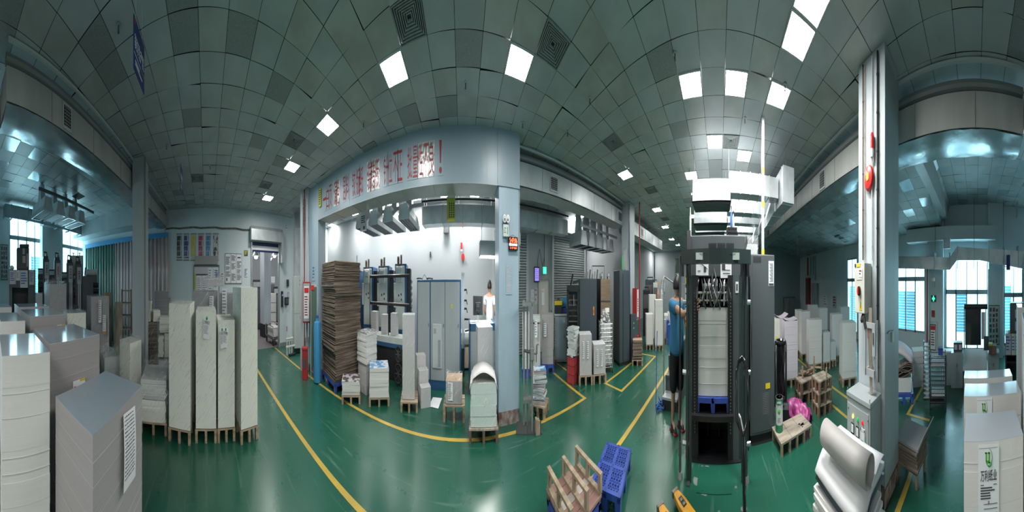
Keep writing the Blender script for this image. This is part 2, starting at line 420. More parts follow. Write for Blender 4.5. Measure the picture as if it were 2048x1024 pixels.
def cell(x,y):
 d=(CZ-H)*S/(YH-y);px,py=d*sin(ang(x)),d*cos(ang(x))
 i,j=int((px-TX)//TILE),int((py-TY)//TILE)
 return i,j
used={}
def cell_pos(i,j):return Vector((TX+(i+0.5)*TILE,TY+(j+0.5)*TILE,0))
for x,y,lb in LIGHTS:
 c=cell(x,y)
 if c in used:c=(c[0]+1,c[1])
 used[c]=('L',lb)
for x,y,lb in VENTS:
 c=cell(x,y)
 if c in used:c=(c[0],c[1]+1)
 used[c]=('V',lb)
m=M()
i0,i1=int((XB-TX)//TILE),int((XE-TX)//TILE)
j0,j1=int((YW-TY)//TILE),int((YN-TY)//TILE)
for i in range(i0,i1+1):
 for j in range(j0,j1+1):
  if(i,j)in used:continue
  x0,x1=max(XB,TX+i*TILE)+0.0038,min(XE,TX+(i+1)*TILE)-0.0038
  y0,y1=max(YW,TY+j*TILE)+0.0038,min(YN,TY+(j+1)*TILE)-0.0038
  if x1<x0 or y1<y0:continue
  u=R.random();w=y0<-3.6
  m.use(3 if(w and u<0.14)else 2 if u<(0.18 if w else 0.05)else 1 if u<0.4 else 0)
  dz=[R.uniform(-0.003,0.003)for _ in range(4)]
  if R.random()<0.12:dz[R.randrange(4)]-=0.012
  m.face([(x0,y0,cz(x0,y0)+dz[0]),(x0,y1,cz(x0,y1)+dz[1]),(x1,y1,cz(x1,y1)+dz[2]),(x1,y0,cz(x1,y0)+dz[3])])
o=struct('ceiling',m,['ceiling_plate','ceiling_plate_warm','ceiling_plate_dark','ceiling_plate_bright'])
m=M();m.box(XB-0.2,YW-0.2,CZ+0.05,XE+0.3,YN+0.2,CZ+0.2)
struct('ceiling_slab',m,'black_void')
g=TILE/2-0.006
lf=M();lf.box(-g,-g,-0.03,g,-g+0.02,0).box(-g,g-0.02,-0.03,g,g,0).box(-g,-g+0.02,-0.03,-g+0.02,g-0.02,0).box(g-0.02,-g+0.02,-0.03,g,g-0.02,0)
ld=M();a=g-0.02;ld.face([(-a,-a,-0.02),(-a,a,-0.02),(a,a,-0.02),(a,-a,-0.02)])
root=None
for c,(k,lb)in used.items():
 p=cell_pos(*c);p.z=cz(p.x,p.y)+0.02
 if k=='L':
  if root is None:
   root=T('ceiling_light',lb,'ceiling light',p,0,'square light panels in the ceiling')
   lf.build('frame','light_pipe',root);ld.build('diffuser','lamp_panel',root)
  else:dup(root,p,0,lb)
vroot=None
for c,(k,lb)in used.items():
 if k!='V':continue
 p=cell_pos(*c);p.z=cz(p.x,p.y)
 if'missing tile' in lb:
  mm=M();mm.box(-g,-g,0,g,g,0.02);o=mm.build('ceiling_opening','black_void');place(o,p);tag(o,lb,'opening');continue
 if vroot is None:
  vroot=T('ceiling_vent',lb,'air vent',p,0,'square air vents in the ceiling')
  mm=M();mm.box(-g,-g,0.03,g,g,0.04);mm.build('backing','black',vroot)
  mm=M()
  for q in range(7):
   a=g*(1-q/7.5);b=a-0.012;z=-0.012+q*0.004
   for s in((-a,-a,a,-b),(-a,b,a,a),(-a,-b,-b,b),(b,-b,a,b)):mm.box(s[0],s[1],z,s[2],s[3],z+0.022)
  mm.build('louver','ceiling_plate_dark',vroot)
 else:dup(vroot,p,0,lb)
def wall_x(name,X,t,y0,y1,z0,z1,holes,mt):
 m=M();hs=sorted(holes);y=y0
 for a,b,c,d in hs:
  m.box(X,y,z0,X+t,a,z1)
  if c>z0:m.box(X,a,z0,X+t,b,c)
  if d<z1:m.box(X,a,d,X+t,b,z1)
  y=b
 m.box(X,y,z0,X+t,y1,z1)
 return struct(name,m,mt)
def wall_y(name,Y,t,x0,x1,z0,z1,holes,mt):
 m=M();hs=sorted(holes);x=x0
 for a,b,c,d in hs:
  m.box(x,Y,z0,a,Y+t,z1)
  if c>z0:m.box(a,Y,z0,b,Y+t,c)
  if d<z1:m.box(a,Y,d,b,Y+t,z1)
  x=b
 m.box(x,Y,z0,x1,Y+t,z1)
 return struct(name,m,mt)
DY0,DY1,DZ=toX(503,XB).y,toX(557,XB).y,2.55
wall_x('wall_back',XB-0.1,0.1,YW,YN,0,CZ+0.05,[(DY0,DY1,0,DZ)],'white_wall')
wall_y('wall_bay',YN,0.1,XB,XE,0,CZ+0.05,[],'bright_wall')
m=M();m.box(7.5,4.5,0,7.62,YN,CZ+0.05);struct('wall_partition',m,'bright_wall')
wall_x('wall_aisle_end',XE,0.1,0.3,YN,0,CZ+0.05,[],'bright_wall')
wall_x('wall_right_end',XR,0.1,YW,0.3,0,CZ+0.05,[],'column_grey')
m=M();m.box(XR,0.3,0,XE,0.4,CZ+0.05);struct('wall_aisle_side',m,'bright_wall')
WIN=[(1694,1714,516,560,690,2,2),(1793,1850,521,558,664,3,3),(1891,1976,516,584,702,4,4),(2008,2046,530,590,690,2,2),(19,85,430,478,590,4,4),(125,170,452,496,600,3,3)]
holes=[]
for n,(xa,xb,yt,yb,ys,nu,nl)in enumerate(WIN,1):
 A,B=toY(xa,YW),toY(xb,YW);d=dist((A+B)/2)
 x0,x1=min(A.x,B.x),max(A.x,B.x)
 z1,zb,z0=min(zt(yt,d),CZ-0.1),zt(yb,d),max(0.15,zt(ys,d))
 holes.append((x0,x1,z0,z1))
 m=M();Y0,Y1=YW-0.09,YW-0.02
 m.box(x0,Y0,z0,x0+0.05,Y1,z1).box(x1-0.05,Y0,z0,x1,Y1,z1).box(x0,Y0,z0,x1,Y1,z0+0.05).box(x0,Y0,z1-0.05,x1,Y1,z1).box(x0,Y0,zb-0.05,x1,Y1,zb+0.05)
 for k in range(1,nu):q=x0+(x1-x0)*k/nu;m.box(q-0.015,Y0+0.02,zb,q+0.015,Y1,z1)
 for k in range(1,nl):q=x0+(x1-x0)*k/nl;m.box(q-0.03,Y0+0.01,z0,q+0.03,Y1,zb)
 fr=struct('window_%d'%n,m,'column_grey')
 mm=M();mm.box(x0+0.02,YW-0.06,z0+0.02,x1-0.02,YW-0.055,z1-0.02);mm.build('pane','window_glass',fr)
 pl=bpy.data.lights.new('window_daylight','AREA');pl.shape='RECTANGLE';pl.size,pl.size_y=x1-x0+0.9,z1-z0+0.9
 pl.color=(0.50,0.86,1.0);pl.energy=3.4*pi*pl.size*pl.size_y
 po=bpy.data.objects.new('window_daylight',pl);COL.objects.link(po);po.location=((x0+x1)/2,YW-0.95,(z0+z1)/2);po.rotation_euler=(radians(90),0,0)
wall_y('wall_windows',YW-0.1,0.1,XB-0.1,XE,0,CZ+0.05,holes,'white_wall')
for n,(xa,xb,za,zb)in enumerate([(1912,1934,0.5,1.5),(1796,1832,0.4,1.5),(62,84,0.9,2.4),(2008,2022,0.4,1.6),(1700,1712,0.3,1.6)]):
 A,B=toY(xa,YW-0.6),toY(xb,YW-0.6);x0,x1=min(A.x,B.x),max(A.x,B.x)
 m=M()
 for k in range(int((zb-za)/0.07)):m.ob(((x0+x1)/2,YW-0.6,za+k*0.07),(x1-x0,0.012,0.062),0,0.35)
 m.box(x0,YW-0.62,0,x0+0.03,YW-0.58,zb).box(x1-0.03,YW-0.62,0,x1,YW-0.58,zb)
 struct('window_louver_%d'%(n+1),m,'louver_cyan')
m=M();m.box(-1.0,YW,2.52,3.4,YW+0.55,2.80);struct('beam_windows',m,'white_wall')
m=M();m.box(-8.6,YW,2.95,-7.7,-2.75,CZ);struct('beam_curtain',m,'ceiling_plate')
m=M();m.box(1.30,YW+0.55,2.95,1.55,-3.4,CZ);struct('beam_cross',m,'pale_skin')
def column(name,x0,y0,x1,y1,mt,z1=CZ,base=None,lower=None):
 m=M();m.box(x0,y0,0,x1,y1,z1)
 o=struct(name,m,mt,0.012)
 if base:
  b=M();b.box(x0-0.008,y0-0.008,0,x1+0.008,y1+0.008,base);b.build('column_plinth','dirty_base',o)
 if lower:
  b=M();b.box(x0-0.004,y0-0.004,base or 0,x1+0.004,y1+0.004,lower);b.build('column_lower_panel','pale_blue_paint',o)
 return o
c1=column('column_1',-5.66,4.1,-5.02,4.5,'pale_blue_paint',base=0.12)
c2=column('column_2',0.93,4.1,1.48,4.6,'pale_blue_paint',base=0.16,lower=1.27)
b=M();b.box(0.90,4.08,2.70,1.50,4.62,CZ);b.build('column_upper_panel','blue_grey_panel',c2)
c3=column('column_3',6.72,4.1,7.25,4.55,'column_white',base=0.1)
c4=column('column_4',1.40,-2.74,1.97,-2.28,'column_white',base=0.15)
b=M();b.box(1.385,-2.752,0.15,1.398,-2.262,CZ-0.1);b.build('column_side_cladding','column_grey',c4)  # darker grey sheet over this one face of the column
b=M()
for k in range(6):b.box(1.376,-2.70+k*0.08,0.01,1.382,-2.63+k*0.08,0.14)
b.build('column_base_tiles','dirty_base',c4)
pA,pB=at(262,5.35),at(300,5.35)
cen=(pA+pB)/2
m=M();m.ob((0,0,CZ/2),(0.46,0.40,CZ));c5=struct('column_5',m,'column_white',0.012);place(c5,cen,radians(4))
m=M();m.box(0.18,0.203,0.2,0.23,0.24,CZ-0.02);m.build('column_groove','grey_pipe',c5)
for(xa,xb,Yc)in((1855,1886,-7.9),(1976,2006,-8.0)):
 A,B=toY(xa,Yc),toY(xb,Yc)
 m=M();m.box(min(A.x,B.x),YW,0,max(A.x,B.x),Yc,CZ);struct('column_%d'%(6 if xa==1855 else 7),m,'white_wall')
A,B=toY(85,-7.9),toY(125,-7.9);m=M();m.box(min(A.x,B.x),YW,0,max(A.x,B.x),-7.9,CZ);struct('column_8',m,'white_wall')
m=M();m.box(-5.02,4.1,2.71,0.93,4.14,CZ);struct('wall_banner',m,'blue_grey_panel')
m=M();m.box(-5.02,4.14,2.71,0.93,4.73,CZ)
for k in range(1,7):m.box(-5.02+k*0.85,4.14,2.704,-5.01+k*0.85,4.73,2.71)
struct('beam_banner',m,'pale_skin')
m=M()
for x in(-3.4,-1.55,0.16,0.62):m.box(x,4.096,2.72,x+0.006,4.1,CZ)
m.box(-5.02,4.09,2.70,0.93,4.1,2.712)
struct('trim_1',m,'column_grey')
m=M();m.box(XB,-2.0,0,XB+0.015,DY0-0.1,0.1).box(XB,DY1+0.1,0,XB+0.015,YN,0.1);struct('baseboard_back',m,'grey_pipe')
m=M();m.box(XB,YN-0.015,0,7.5,YN,0.1);struct('baseboard_bay',m,'grey_pipe')
m=M();m.box(-17,0.5,-0.2,XB-0.1,8.5,0.001);struct('floor_hall',m,'hall_floor')
m=M();m.box(-17.1,0.4,0,-17,8.6,5.2).box(-17,0.4,0,XB-0.1,0.5,5.2).box(-17,8.5,0,XB-0.1,8.6,5.2);struct('wall_hall',m,'bright_wall')
m=M();m.box(-17,0.4,5.2,XB-0.1,8.6,5.3).box(XB-0.2,0.4,CZ,XB-0.1,8.6,5.3);struct('ceiling_hall',m,'black_void')
m=M()
for k in range(6):
 x=-10-k*1.2
 m.bar((x,0.5,3.1),(x,8.5,3.1),0.08,0.08).bar((x,0.5,3.7),(x,8.5,3.7),0.08,0.08)
 for q in range(12):m.bar((x,0.6+q*0.65,3.1),(x,0.6+(q+1)*0.65-0.05,3.7 if q%2==0 else 3.1),0.04,0.04)
for k in range(7):m.bar((-16.9,1+k*1.1,3.75),(XB-0.3,1+k*1.1,3.75),0.06,0.06)
struct('beam_hall',m,'rust')
p=at(531,11.5);m=M();m.ob((0,0,2.6),(0.55,0.55,5.2));m.use(1).ob((0,0,0.2),(0.57,0.57,0.4));o=struct('column_hall',m,['column_white','black']);place(o,p,0.2)
# - builders for the goods
def slabs(m,w,d,z0,z1,n,jit=0.003,rnd=None,sag=0.0,twist=0.0,gap=0.985):
 rnd=rnd or R;h=(z1-z0)/n
 for i in range(n):
  dx,dy=rnd.uniform(-jit,jit),rnd.uniform(-jit,jit)
  m.ob((dx,dy,z0+(i+0.5)*h),(w,d,h*gap),rnd.uniform(-twist,twist))
 return m
def film_shell(w,d,z0,z1,amp=0.006,peak=0.05,seed=0,open_top=False,gap=0.0035):
 m=M();o=Vector((seed*3.7,seed*1.3,0));nz=max(6,int((z1-z0)/0.07));per=[]
 for(a,b)in(((-1,-1),(1,-1)),((1,-1),(1,1)),((1,1),(-1,1)),((-1,1),(-1,-1))):
  for k in range(6):per.append(((a[0]+(b[0]-a[0])*k/6)*(w/2+gap),(a[1]+(b[1]-a[1])*k/6)*(d/2+gap)))
 def fn(u,v):
  x,y=per[int(round(u*24))%24];z=z0+(z1-z0)*v
  p=Vector((x,y,z));q=noise.noise_vector(p*6+o)
  r=abs(q.x)*amp*2
  l=max(0.01,hypot(x,y))
  zz=z+(abs(noise.noise(p*9+o))*peak*1.6 if v>0.999 else 0)
  return(x+x/l*r,y+y/l*r,zz)
 m.grid(fn,24,nz)
 if not open_top:
  def top(u,v):
   x,y=(u-0.5)*(w+0.012),(v-0.5)*(d+0.012)
   p=Vector((x,y,z1))
   return(x,y,z1+0.008+abs(noise.noise(p*8+o))*peak)
  m.grid(top,8,8)
 return m
def sheets(label,loc,rz,w,d,z0,z1,side='paper_white',top=None,n=None,jit=0.002,wrap=False,name='paper_stack',group='paper stacks around the hall',twist=0.0,cat='paper stack',film='film',seed=None,peak=0.04,curl=0.0,amp=0.0):
 o=T(name,label,cat,loc,rz,group)
 n=n or max(2,int((z1-z0)/0.14))
 sm=wrap and jit<=0.0025
 if sm:jit=0.0
 m=slabs(M(),w,d,z0,z1-0.003,n,jit,None,0,twist,0.985 if jit>0.0025 else 0.9995)
 if jit<=0.0025 and not sm:
  m.use(1)
  for k in range(1,n):m.ob((0,0,z0+(z1-z0)*(k+R.uniform(-.3,.3))/n),(w+0.0042,d+0.0042,0.0022))
 m.build('sheets',[side,'sheet_plain' if side=='paper_white' else'paper_silver' if side=='paper_grey' else'paper_white'],o)
 t=M()
 def fn(u,v):
  x,y=(u-0.5)*w,(v-0.5)*d
  return(x,y,z1-0.002+curl*(4*(u-0.5)**2)-curl*0.6*(4*(v-0.5)**2)*0)
 t.grid(fn,8,2)
 t.build('top_sheet',top or side,o,thick=0.003)
 if wrap:film_shell(w,d,z0+0.004,z1,gap=0.001 if sm else 0.0035,amp=amp,peak=peak,seed=seed if seed is not None else R.random()*50).build('plastic_wrap',film,o,smooth=True)
 return o
def pallet(label,loc,rz,w,d,h=0.12,mw='wood',group='wooden pallets on the green floor',n=3,boards=5,deck='wood_pale'):
 o=T('wooden_pallet',label,'pallet',loc,rz,group)
 t=0.018;m=M()
 bw=d/boards
 for k in range(boards):m.box(-w/2,-d/2+k*bw+0.006,h-t,w/2,-d/2+(k+1)*bw-0.006,h-R.uniform(0,0.003))
 m.build('deck',deck,o)
 for k in range(n):
  x=-w/2+0.03+(w-0.06)*k/(n-1);m=M()
  m.box(x-0.03,-d/2,h-t-0.02,x+0.03,d/2,h-t)
  for q in(-1,0,1):y=q*(d/2-0.035);m.box(x-0.028,y-0.035,0.0,x+0.028,y+0.035,h-t-0.02)
  m.build('runner',mw,o)
 return o
def blue_pallet(label,loc,rz,w,d,h=0.15,group='blue plastic pallets',lattice=False):
 o=T('plastic_pallet',label,'pallet',loc,rz,group);t=0.05;m=M();z0,z1=h-t,h
 b=0.05
 for k in range(3):
  x=-w/2+b/2+(w-b)*k/2;m.box(x-b/2,-d/2,z0,x+b/2,d/2,z1)
  y=-d/2+b/2+(d-b)*k/2;m.box(-w/2,y-b/2,z0+0.001,w/2,y+b/2,z1-0.001)
 for qx in(0,1):
  for qy in(0,1):
   x0,x1=-w/2+b+qx*(w-b)/2,-w/2+b/2+(qx+1)*(w-b)/2-b/2
   y0,y1=-d/2+b+qy*(d-b)/2,-d/2+b/2+(qy+1)*(d-b)/2-b/2
   N=4 if lattice else 2
   for k in range(-N+1,N):
    f=k/N
    for s in(1,-1):
     u0,u1=max(0,f),min(1,1+f);a,c=u0-f,u1-f
     X0,X1=(x0+(x1-x0)*u0,x0+(x1-x0)*u1);Y0,Y1=(y0+(y1-y0)*a,y0+(y1-y0)*c)
     if s<0:X0,X1=x0+x1-X0,x0+x1-X1
     m.bar((X0,Y0,z1-0.012),(X1,Y1,z1-0.012),0.012,0.02)
   for k in range(1,N):
    q=k/N;m.box(x0+(x1-x0)*q-0.004,y0,z1-0.022,x0+(x1-x0)*q+0.004,y1,z1-0.006)
 m.build('deck','plastic_blue',o)
 if lattice:
  mm=M()
  for qx in(-1,0,1):
   for qy in(-1,0,1):mm.ob((qx*(w-b)/2,qy*(d-b)/2,h-0.004),(b*0.75,b*1.3,0.012))
  mm.build('hand_recess','plastic_blue_deep',o)
 for qx in(-1,0,1):
  for qy in(-1,0,1):
   x,y=qx*(w-0.09)/2,qy*(d-0.09)/2;mm=M()
   mm.hexa([(x-0.035,y-0.035,0),(x+0.035,y-0.035,0),(x+0.035,y+0.035,0),(x-0.035,y+0.035,0),(x-0.045,y-0.045,z0),(x+0.045,y-0.045,z0),(x+0.045,y+0.045,z0),(x-0.045,y+0.045,z0)])
   mm.build('leg','plastic_blue',o)
 return o
def note(label,loc,rz,w,h,paper='note_white',rows=9,tilt=0.0,cat='notice',name='notice',group=None,title=None,title_mat='ink',band=None,cols=1,roll=0.0,ink='ink_grey'):
 o=T(name,label,cat,loc,rz,group);o.rotation_euler=(tilt,roll,rz)
 m=M();m.box(-w/2,0,-h/2,w/2,0.003,h/2);m.build('sheet',paper,o)
 top=h/2-h*0.06
 if title:
  th=h*0.16;txt(o,'heading',title,w*0.82,th,title_mat,0,top-th/2,-0.002);top-=th*1.3
 if band:mb=M();mb.box(-w/2,-0.002,-h/2+h*band[1],w/2,0,-h/2+h*band[2]);mb.build('colour_band',band[0],o)
 if rows:
  m=M();cw=w*0.88/cols
  for c in range(cols):m.bars(-w*0.44+c*cw,-w*0.44+c*cw+cw*0.9,-h/2+h*0.06,top,rows,-0.003,0.45)
  m.build('printed_lines',ink,o)
 return o
def face(x):return-ang(x)
# - paper stacks at the near left and across the back
def corner_stack(label,c,w,d,rz,z1,side,top,**k):
 0
 return sheets(label,(c[0],c[1],0),rz,w,d,0.0,z1,side,top,**k)
def four(label,pf,pr,pl,z,side,top,**k):
 a,b,c=Vector(pf),Vector(pr),Vector(pl)
 w,d=(b-a).length,(c-a).length
 ex=(b-a).normalized();ey=Vector((-ex.y,ex.x,0))
 if ey.dot(c-a)<0:ey=-ey
 cen=a+ex*w/2+ey*d/2
 return sheets(label,(cen.x,cen.y,0),atan2(ex.y,ex.x),w,d,0.0,z,side,top,**k)
G='unwrapped paper stacks at the front left'
sA=four('tall grey paper stack with bare top and handwritten slip, in front of the others',gp(186,871,1.0),gp(284,770,1.0),gp(120,789,1.0),1.0,'paper_grey','sheet_grey',group=G,n=9)
sB=four('grey paper stack with glossy top and printed card behind the one with handwritten slip',gp(99,688,1.2),gp(199,668,1.2),gp(67,656,1.2),1.2,'paper_grey','sheet_silver',group=G,n=9)
sC=four('lower grey paper stack with glossy top and white card tucked in its side',(-1.62,-3.05,0),(-2.44,-2.86,0),(-1.86,-4.0,0),1.3,'paper_grey','sheet_silver',group=G,n=7)
sheets('flat pale paper stack farthest back by the wrapped bundle and the dark press',(-2.55,-4.75,0),radians(-12),0.95,0.85,0,1.30,'paper_mauve','sheet_silver',group=G)
pa,pb=gp(86,705,1.25),gp(52,668,1.25)
sheets('white paper stack with striped daylight on its top at the picture seam',(-0.94,-2.04,0),radians(-15),0.56,0.78,0,1.25,'paper_white','sheet_silver',group=G,n=8)
sheets('white paper stack second in the pale row behind the daylight striped one',(-1.24,-3.26,0),radians(-13),0.46,0.92,0,1.30,'paper_white','sheet_silver',group=G)
sheets('white paper stack last in the pale row before the window machines',(-1.52,-4.72,0),radians(-12),0.50,0.85,0,1.32,'paper_white','sheet_silver',group=G)
G2='unwrapped white paper stacks by the windows'
def seam_stack(label,y0,y1,z,**k):
 a,b=gp(1928,y0,z),gp(1928,y1,z);L=0.80 if y0>800 else 1.08
 x1=a.x;return sheets(label,(x1-L/2,(a.y+b.y)/2,0),0,L,abs(a.y-b.y),0,z,'paper_white','sheet_silver',group=G2,**k),a
f1,fa=seam_stack('white paper stack with green logo tag at its front, closest to the windows aisle',882,826,0.70)
f2,fb=seam_stack('white paper stack with green logo tag, behind the closest tagged one',792,767,0.70)
f3,fc=seam_stack('low white paper stack last in the tagged row before the roll screen',756,741,0.70)
def tag_card(label,loc,rz,w,h,small=False):
 o=T('paper_label',label,'label',loc,rz,'printed paper labels on stacks')
 m=M();m.box(-w/2,0,-h,w/2,0.002,0);m.build('card','note_white',o)
 s=w/0.31
 z=-0.085*s
 m=M();pts=[(0.006*s+0.050*s*cos(radians(a))*0.9,-0.003,z+0.055*s*sin(radians(a)))for a in range(-170,100,15)]
 m.tube(pts,[0.0015*s+0.006*s*max(0,sin(pi*(i/17))**2)*(1.2 if i<9 else 0.5)for i in range(len(pts))],6);m.build('logo_ring','ink_green',o)
 m=M();q=0.012*s
 for(x0,z0,x1,z1)in((-0.045,0.034,-0.025,-0.025),(-0.040,-0.035,0.004,-0.018),(-0.002,0.034,0.018,-0.035),(-0.056,0.026,-0.025,0.036),(-0.013,0.026,0.018,0.036),(0.0,-0.037,0.028,-0.027)):
  m.box(x0*s,-0.004,z+z0*s,x1*s,-0.001,z+z1*s)
 m.build('logo_letter','ink_leaf',o)
 txt(o,'trade_name','万利纸业',w*0.78,0.072*s*(0.9 if small else 1),'ink',0,-0.20*s,-0.002)
 m=M();m.box(-0.12*s,-0.003,-0.262*s,-0.07*s,0,-0.259*s).box(0.07*s,-0.003,-0.262*s,0.12*s,0,-0.259*s)
 for k in range(26):m.box(-0.14*s+k*0.0108*s,-0.002,-0.026*s,-0.136*s+k*0.0108*s,0,-0.022*s)
 if not small:
  m.bars(-0.12*s,0.10*s,-0.36*s,-0.275*s,5,-0.003,0.45)
  for k in range(3):m.box(-0.07*s,-0.003,-(0.385+k*0.03)*s,0.13*s,0,-(0.383+k*0.03)*s)
 m.build('small_print','ink',o)
 if not small:txt(o,'weight_mark','18',0.02*s,0.02*s,'ink',0.0,-0.373*s,-0.002)
 return o
p=gp(1978,895,0.69);tag_card('white label with green logo and Chinese trade name on the closest white stack',(p.x,fa.y+0.012,0.685),pi,0.275,0.52)
p=gp(1969,795,0.69);tag_card('partly hidden label with green logo on the second white stack',(p.x,fb.y+0.012,0.69),pi,0.28,0.4,True)
ex=(gp(284,770,1.0)-gp(186,871,1.0)).normalized();q=gp(186,871,1.0)+ex*0.56
nrm=Vector((ex.y,-ex.x,0));nrm=nrm if nrm.dot(-q)>0 else-nrm
rzA=atan2(nrm.x,-nrm.y)
o=T('handwritten_slip','long white slip with handwriting hanging on the front grey stack','note',q+nrm*0.03+Vector((0,0,-0.09)),rzA);o.rotation_euler=(radians(-2),radians(5),rzA)
m=M();m.grid(lambda u,v:((u-0.5)*0.25,-0.012*sin(v*3.0)-0.01*v,-0.36*v+0.05),3,10);m.build('slip','note_white',o,thick=0.001)
m=M();rr=random.Random(4)
for k in range(17):
 z=0.03-k*0.018;x=-0.105
 y=-0.012*sin((0.05-z)/0.36*3.0)-0.01*(0.05-z)/0.36-0.003
 while x<0.085:
  l=rr.uniform(0.004,0.016);m.box(x,y-0.001,z,x+l,y,z+rr.uniform(0.003,0.007));x+=l+rr.uniform(0.003,0.01)
 if rr.random()<0.25:pass
m.build('handwriting','ink',o)
def side_card(label,stack,u,zoff,w,h,band):
 o=T('paper_label',label,'label',(0,0,0),0,'printed paper labels on stacks')
 rz=stack.rotation_euler.z;d=stack['_d']
 c,s=cos(rz),sin(rz);f=stack['_s']
 lx,ly=u,f*(d/2+0.012)
 o.location=(stack.location.x+lx*c-ly*s,stack.location.y+lx*s+ly*c,zoff)
 o.rotation_euler=(radians(-4),0,rz+(0 if f<0 else pi))
 m=M();m.box(-w/2,0,-h,w/2,0.002,0);m.build('card','note_white',o)
 m=M();m.bars(-w*0.3,w*0.4,-h*0.65,-h*0.18,4,-0.003,0.45);m.build('small_print','ink_grey',o)
 m=M();m.box(-w*0.42,-0.003,-h*0.30,-w*0.28,0,-h*0.16);m.build('logo','bright_red',o)
 m=M();m.box(w*0.05,-0.003,-h*0.06,w/2,0,0);m.build('yellow_strip','yellow',o)
for s_,pf,pr in((sB,gp(99,688,1.2),gp(199,668,1.2)),(sC,Vector((-1.62,-3.05,0)),Vector((-2.44,-2.86,0)))):
 s_['_d']=abs((s_.location-Vector((((pf+pr)/2).x,((pf+pr)/2).y,0))).length)*2
 mid=(pf+pr)/2;rz=s_.rotation_euler.z
 ly=-(mid.x-s_.location.x)*sin(rz)+(mid.y-s_.location.y)*cos(rz)
 s_['_s']=-1 if ly<0 else 1
side_card('white card with red mark and yellow strip on the tall grey stack',sB,0.04 if True else 0,0.905,0.24,0.24,None)
side_card('small white card tucked in the lower grey stack',sC,0.30,1.20,0.2,0.12,None)
for s_ in(sB,sC):
 del s_['_d'];del s_['_s']
GW='shrink wrapped paper stacks on the left'
sheets('clear wrapped grey bundle standing highest behind the unwrapped stacks',at(110,6.2),face(110)+0.35,0.66,0.66,0.0,1.60,'paper_silver',wrap=True,group=GW,film='film_thick',peak=0.12)
sheets('little wrapped bundle beside the highest wrapped grey one',at(79,6.3),face(79),0.22,0.26,0.0,1.44,'paper_silver',wrap=True,group=GW,film='film_thick')
o=sheets('loosely wrapped white stack with a stapler on top next to the grey stacks',at(148,4.65),face(148)+0.25,0.52,0.6,0.0,1.265,'paper_cream','sheet_silver',wrap=True,group=GW)
b=T('stapler','small black stapler lying on the loosely wrapped white stack','stapler',at(152,4.6,1.30),face(152)+0.3)
m=M();m.box(-0.07,-0.02,0,0.07,0.02,0.012);m.build('base','black',b);m=M();m.ob((0,0,0.03),(0.14,0.03,0.024),0,0,0.08);m.build('arm','black',b)
oK=sheets('tall wrapped grey stack with two paper slips beside the strip curtain',at(195,6.0),face(195)+0.30,0.66,0.66,0.02,1.41,'paper_grey','sheet_silver',wrap=True,group=GW,film='film_thick',peak=0.01)
for(x,y,dd,w,h,lb,bd)in((200,622,5.62,0.10,0.33,'upper narrow white slip on the wrapped grey stack by the curtain',None),(208.5,648,5.62,0.11,0.28,'lower white slip with orange end on the wrapped grey stack by the curtain',('ink_orange',0.0,0.14))):
 note(lb,at(x,dd-0.08,zt(y,dd)),face(195)+0.30,w,h,rows=9,band=bd,name='paper_slip',cat='label',group='printed paper labels on stacks')
sheets('short white stack in loose clear wrap standing in front of the grey column',at(261,4.72),face(262)+0.75,0.44,0.44,0.02,0.90,'paper_cream',wrap=True,group=GW,peak=0.10,amp=0.02,film='film')
sheets('small heap of white paper in a plastic bag by the curtain',at(220,5.15),face(220)+0.3,0.5,0.42,0.0,0.64,'paper_cool',wrap=True,group=GW,peak=0.18,amp=0.03,film='film_thick',jit=0.02)
pl=at(310,4.35)
pallet('wooden pallet under the slumping bagged paper pile',pl,radians(12)+pi/2,0.66,0.78,0.13,n=3)
o=T('paper_stack','slumping two part paper pile in a clear bag on a low pallet','paper stack',(pl.x,pl.y,0),radians(12)+pi/2,GW)
m=M();slabs(m,0.60,0.74,0.13,0.36,8,0.008,None,0,0.01);m.build('lower_bundle','paper_cream',o)
m=M();slabs(m,0.62,0.76,0.37,0.58,10,0.02,None,0,0.03);m.build('upper_bundle','paper_cool',o)
film_shell(0.66,0.80,0.14,0.60,0.035,0.14,3).build('plastic_wrap','film',o,smooth=True)
oO=sheets('tall brown cardboard stack in clear wrap behind the column',at(300,6.35),face(300)+0.05,0.50,0.6,0.0,0.97,'card_brown','card_tan',wrap=True,group=GW,peak=0.01,name='cardboard_stack',cat='cardboard stack')
for k,(x,z0,z1,lb)in enumerate(((296,0.985,1.32,'ream of cream paper on the brown cardboard stack, left pile'),(312,0.985,1.17,'leaning cream ream on the brown cardboard stack, right pile'))):
 q=at(x,6.3,0);sheets(lb,(q.x,q.y,0),face(x)+R.uniform(-.2,.2),0.26,0.34,z0,z1,'paper_cream',n=6,jit=0.012,twist=0.06,group='cream reams by the column',name='paper_ream',cat='paper ream')
q=at(328.5,6.0);sheets('blue grey wrapped base bundle under the ragged cream reams',q,face(327),0.40,0.46,0.0,0.42,'paper_mauve',wrap=True,group=GW,film='film_thick')
for(x,z0,z1,lb)in((322.5,0.47,0.80,'lower left of the ragged cream reams beside brown cardboard'),(334.5,0.47,0.84,'lower right of the ragged cream reams beside brown cardboard'),(329,0.85,1.09,'topmost of the ragged cream reams beside brown cardboard')):
 q=at(x,5.95);sheets(lb,(q.x,q.y,0),face(x)+R.uniform(-.05,.05),0.19 if z0<.8 else 0.34,0.34,z0,z1,'paper_cream',n=7,jit=0.015,twist=0.07,group='cream reams by the column',name='paper_ream',cat='paper ream')
q=at(321,7.7);sheets('dark grey board stack standing behind the reams at the white wall',q,face(321)+0.2,0.62,0.5,0,1.46,'paper_dark','paper_silver',group='board stacks at the white wall',name='board_stack',cat='board stack')
q=at(338,7.95);sheets('short grey board stack against the white wall',q,face(335),0.16,0.4,0,1.30,'paper_grey',group='board stacks at the white wall',name='board_stack',cat='board stack')
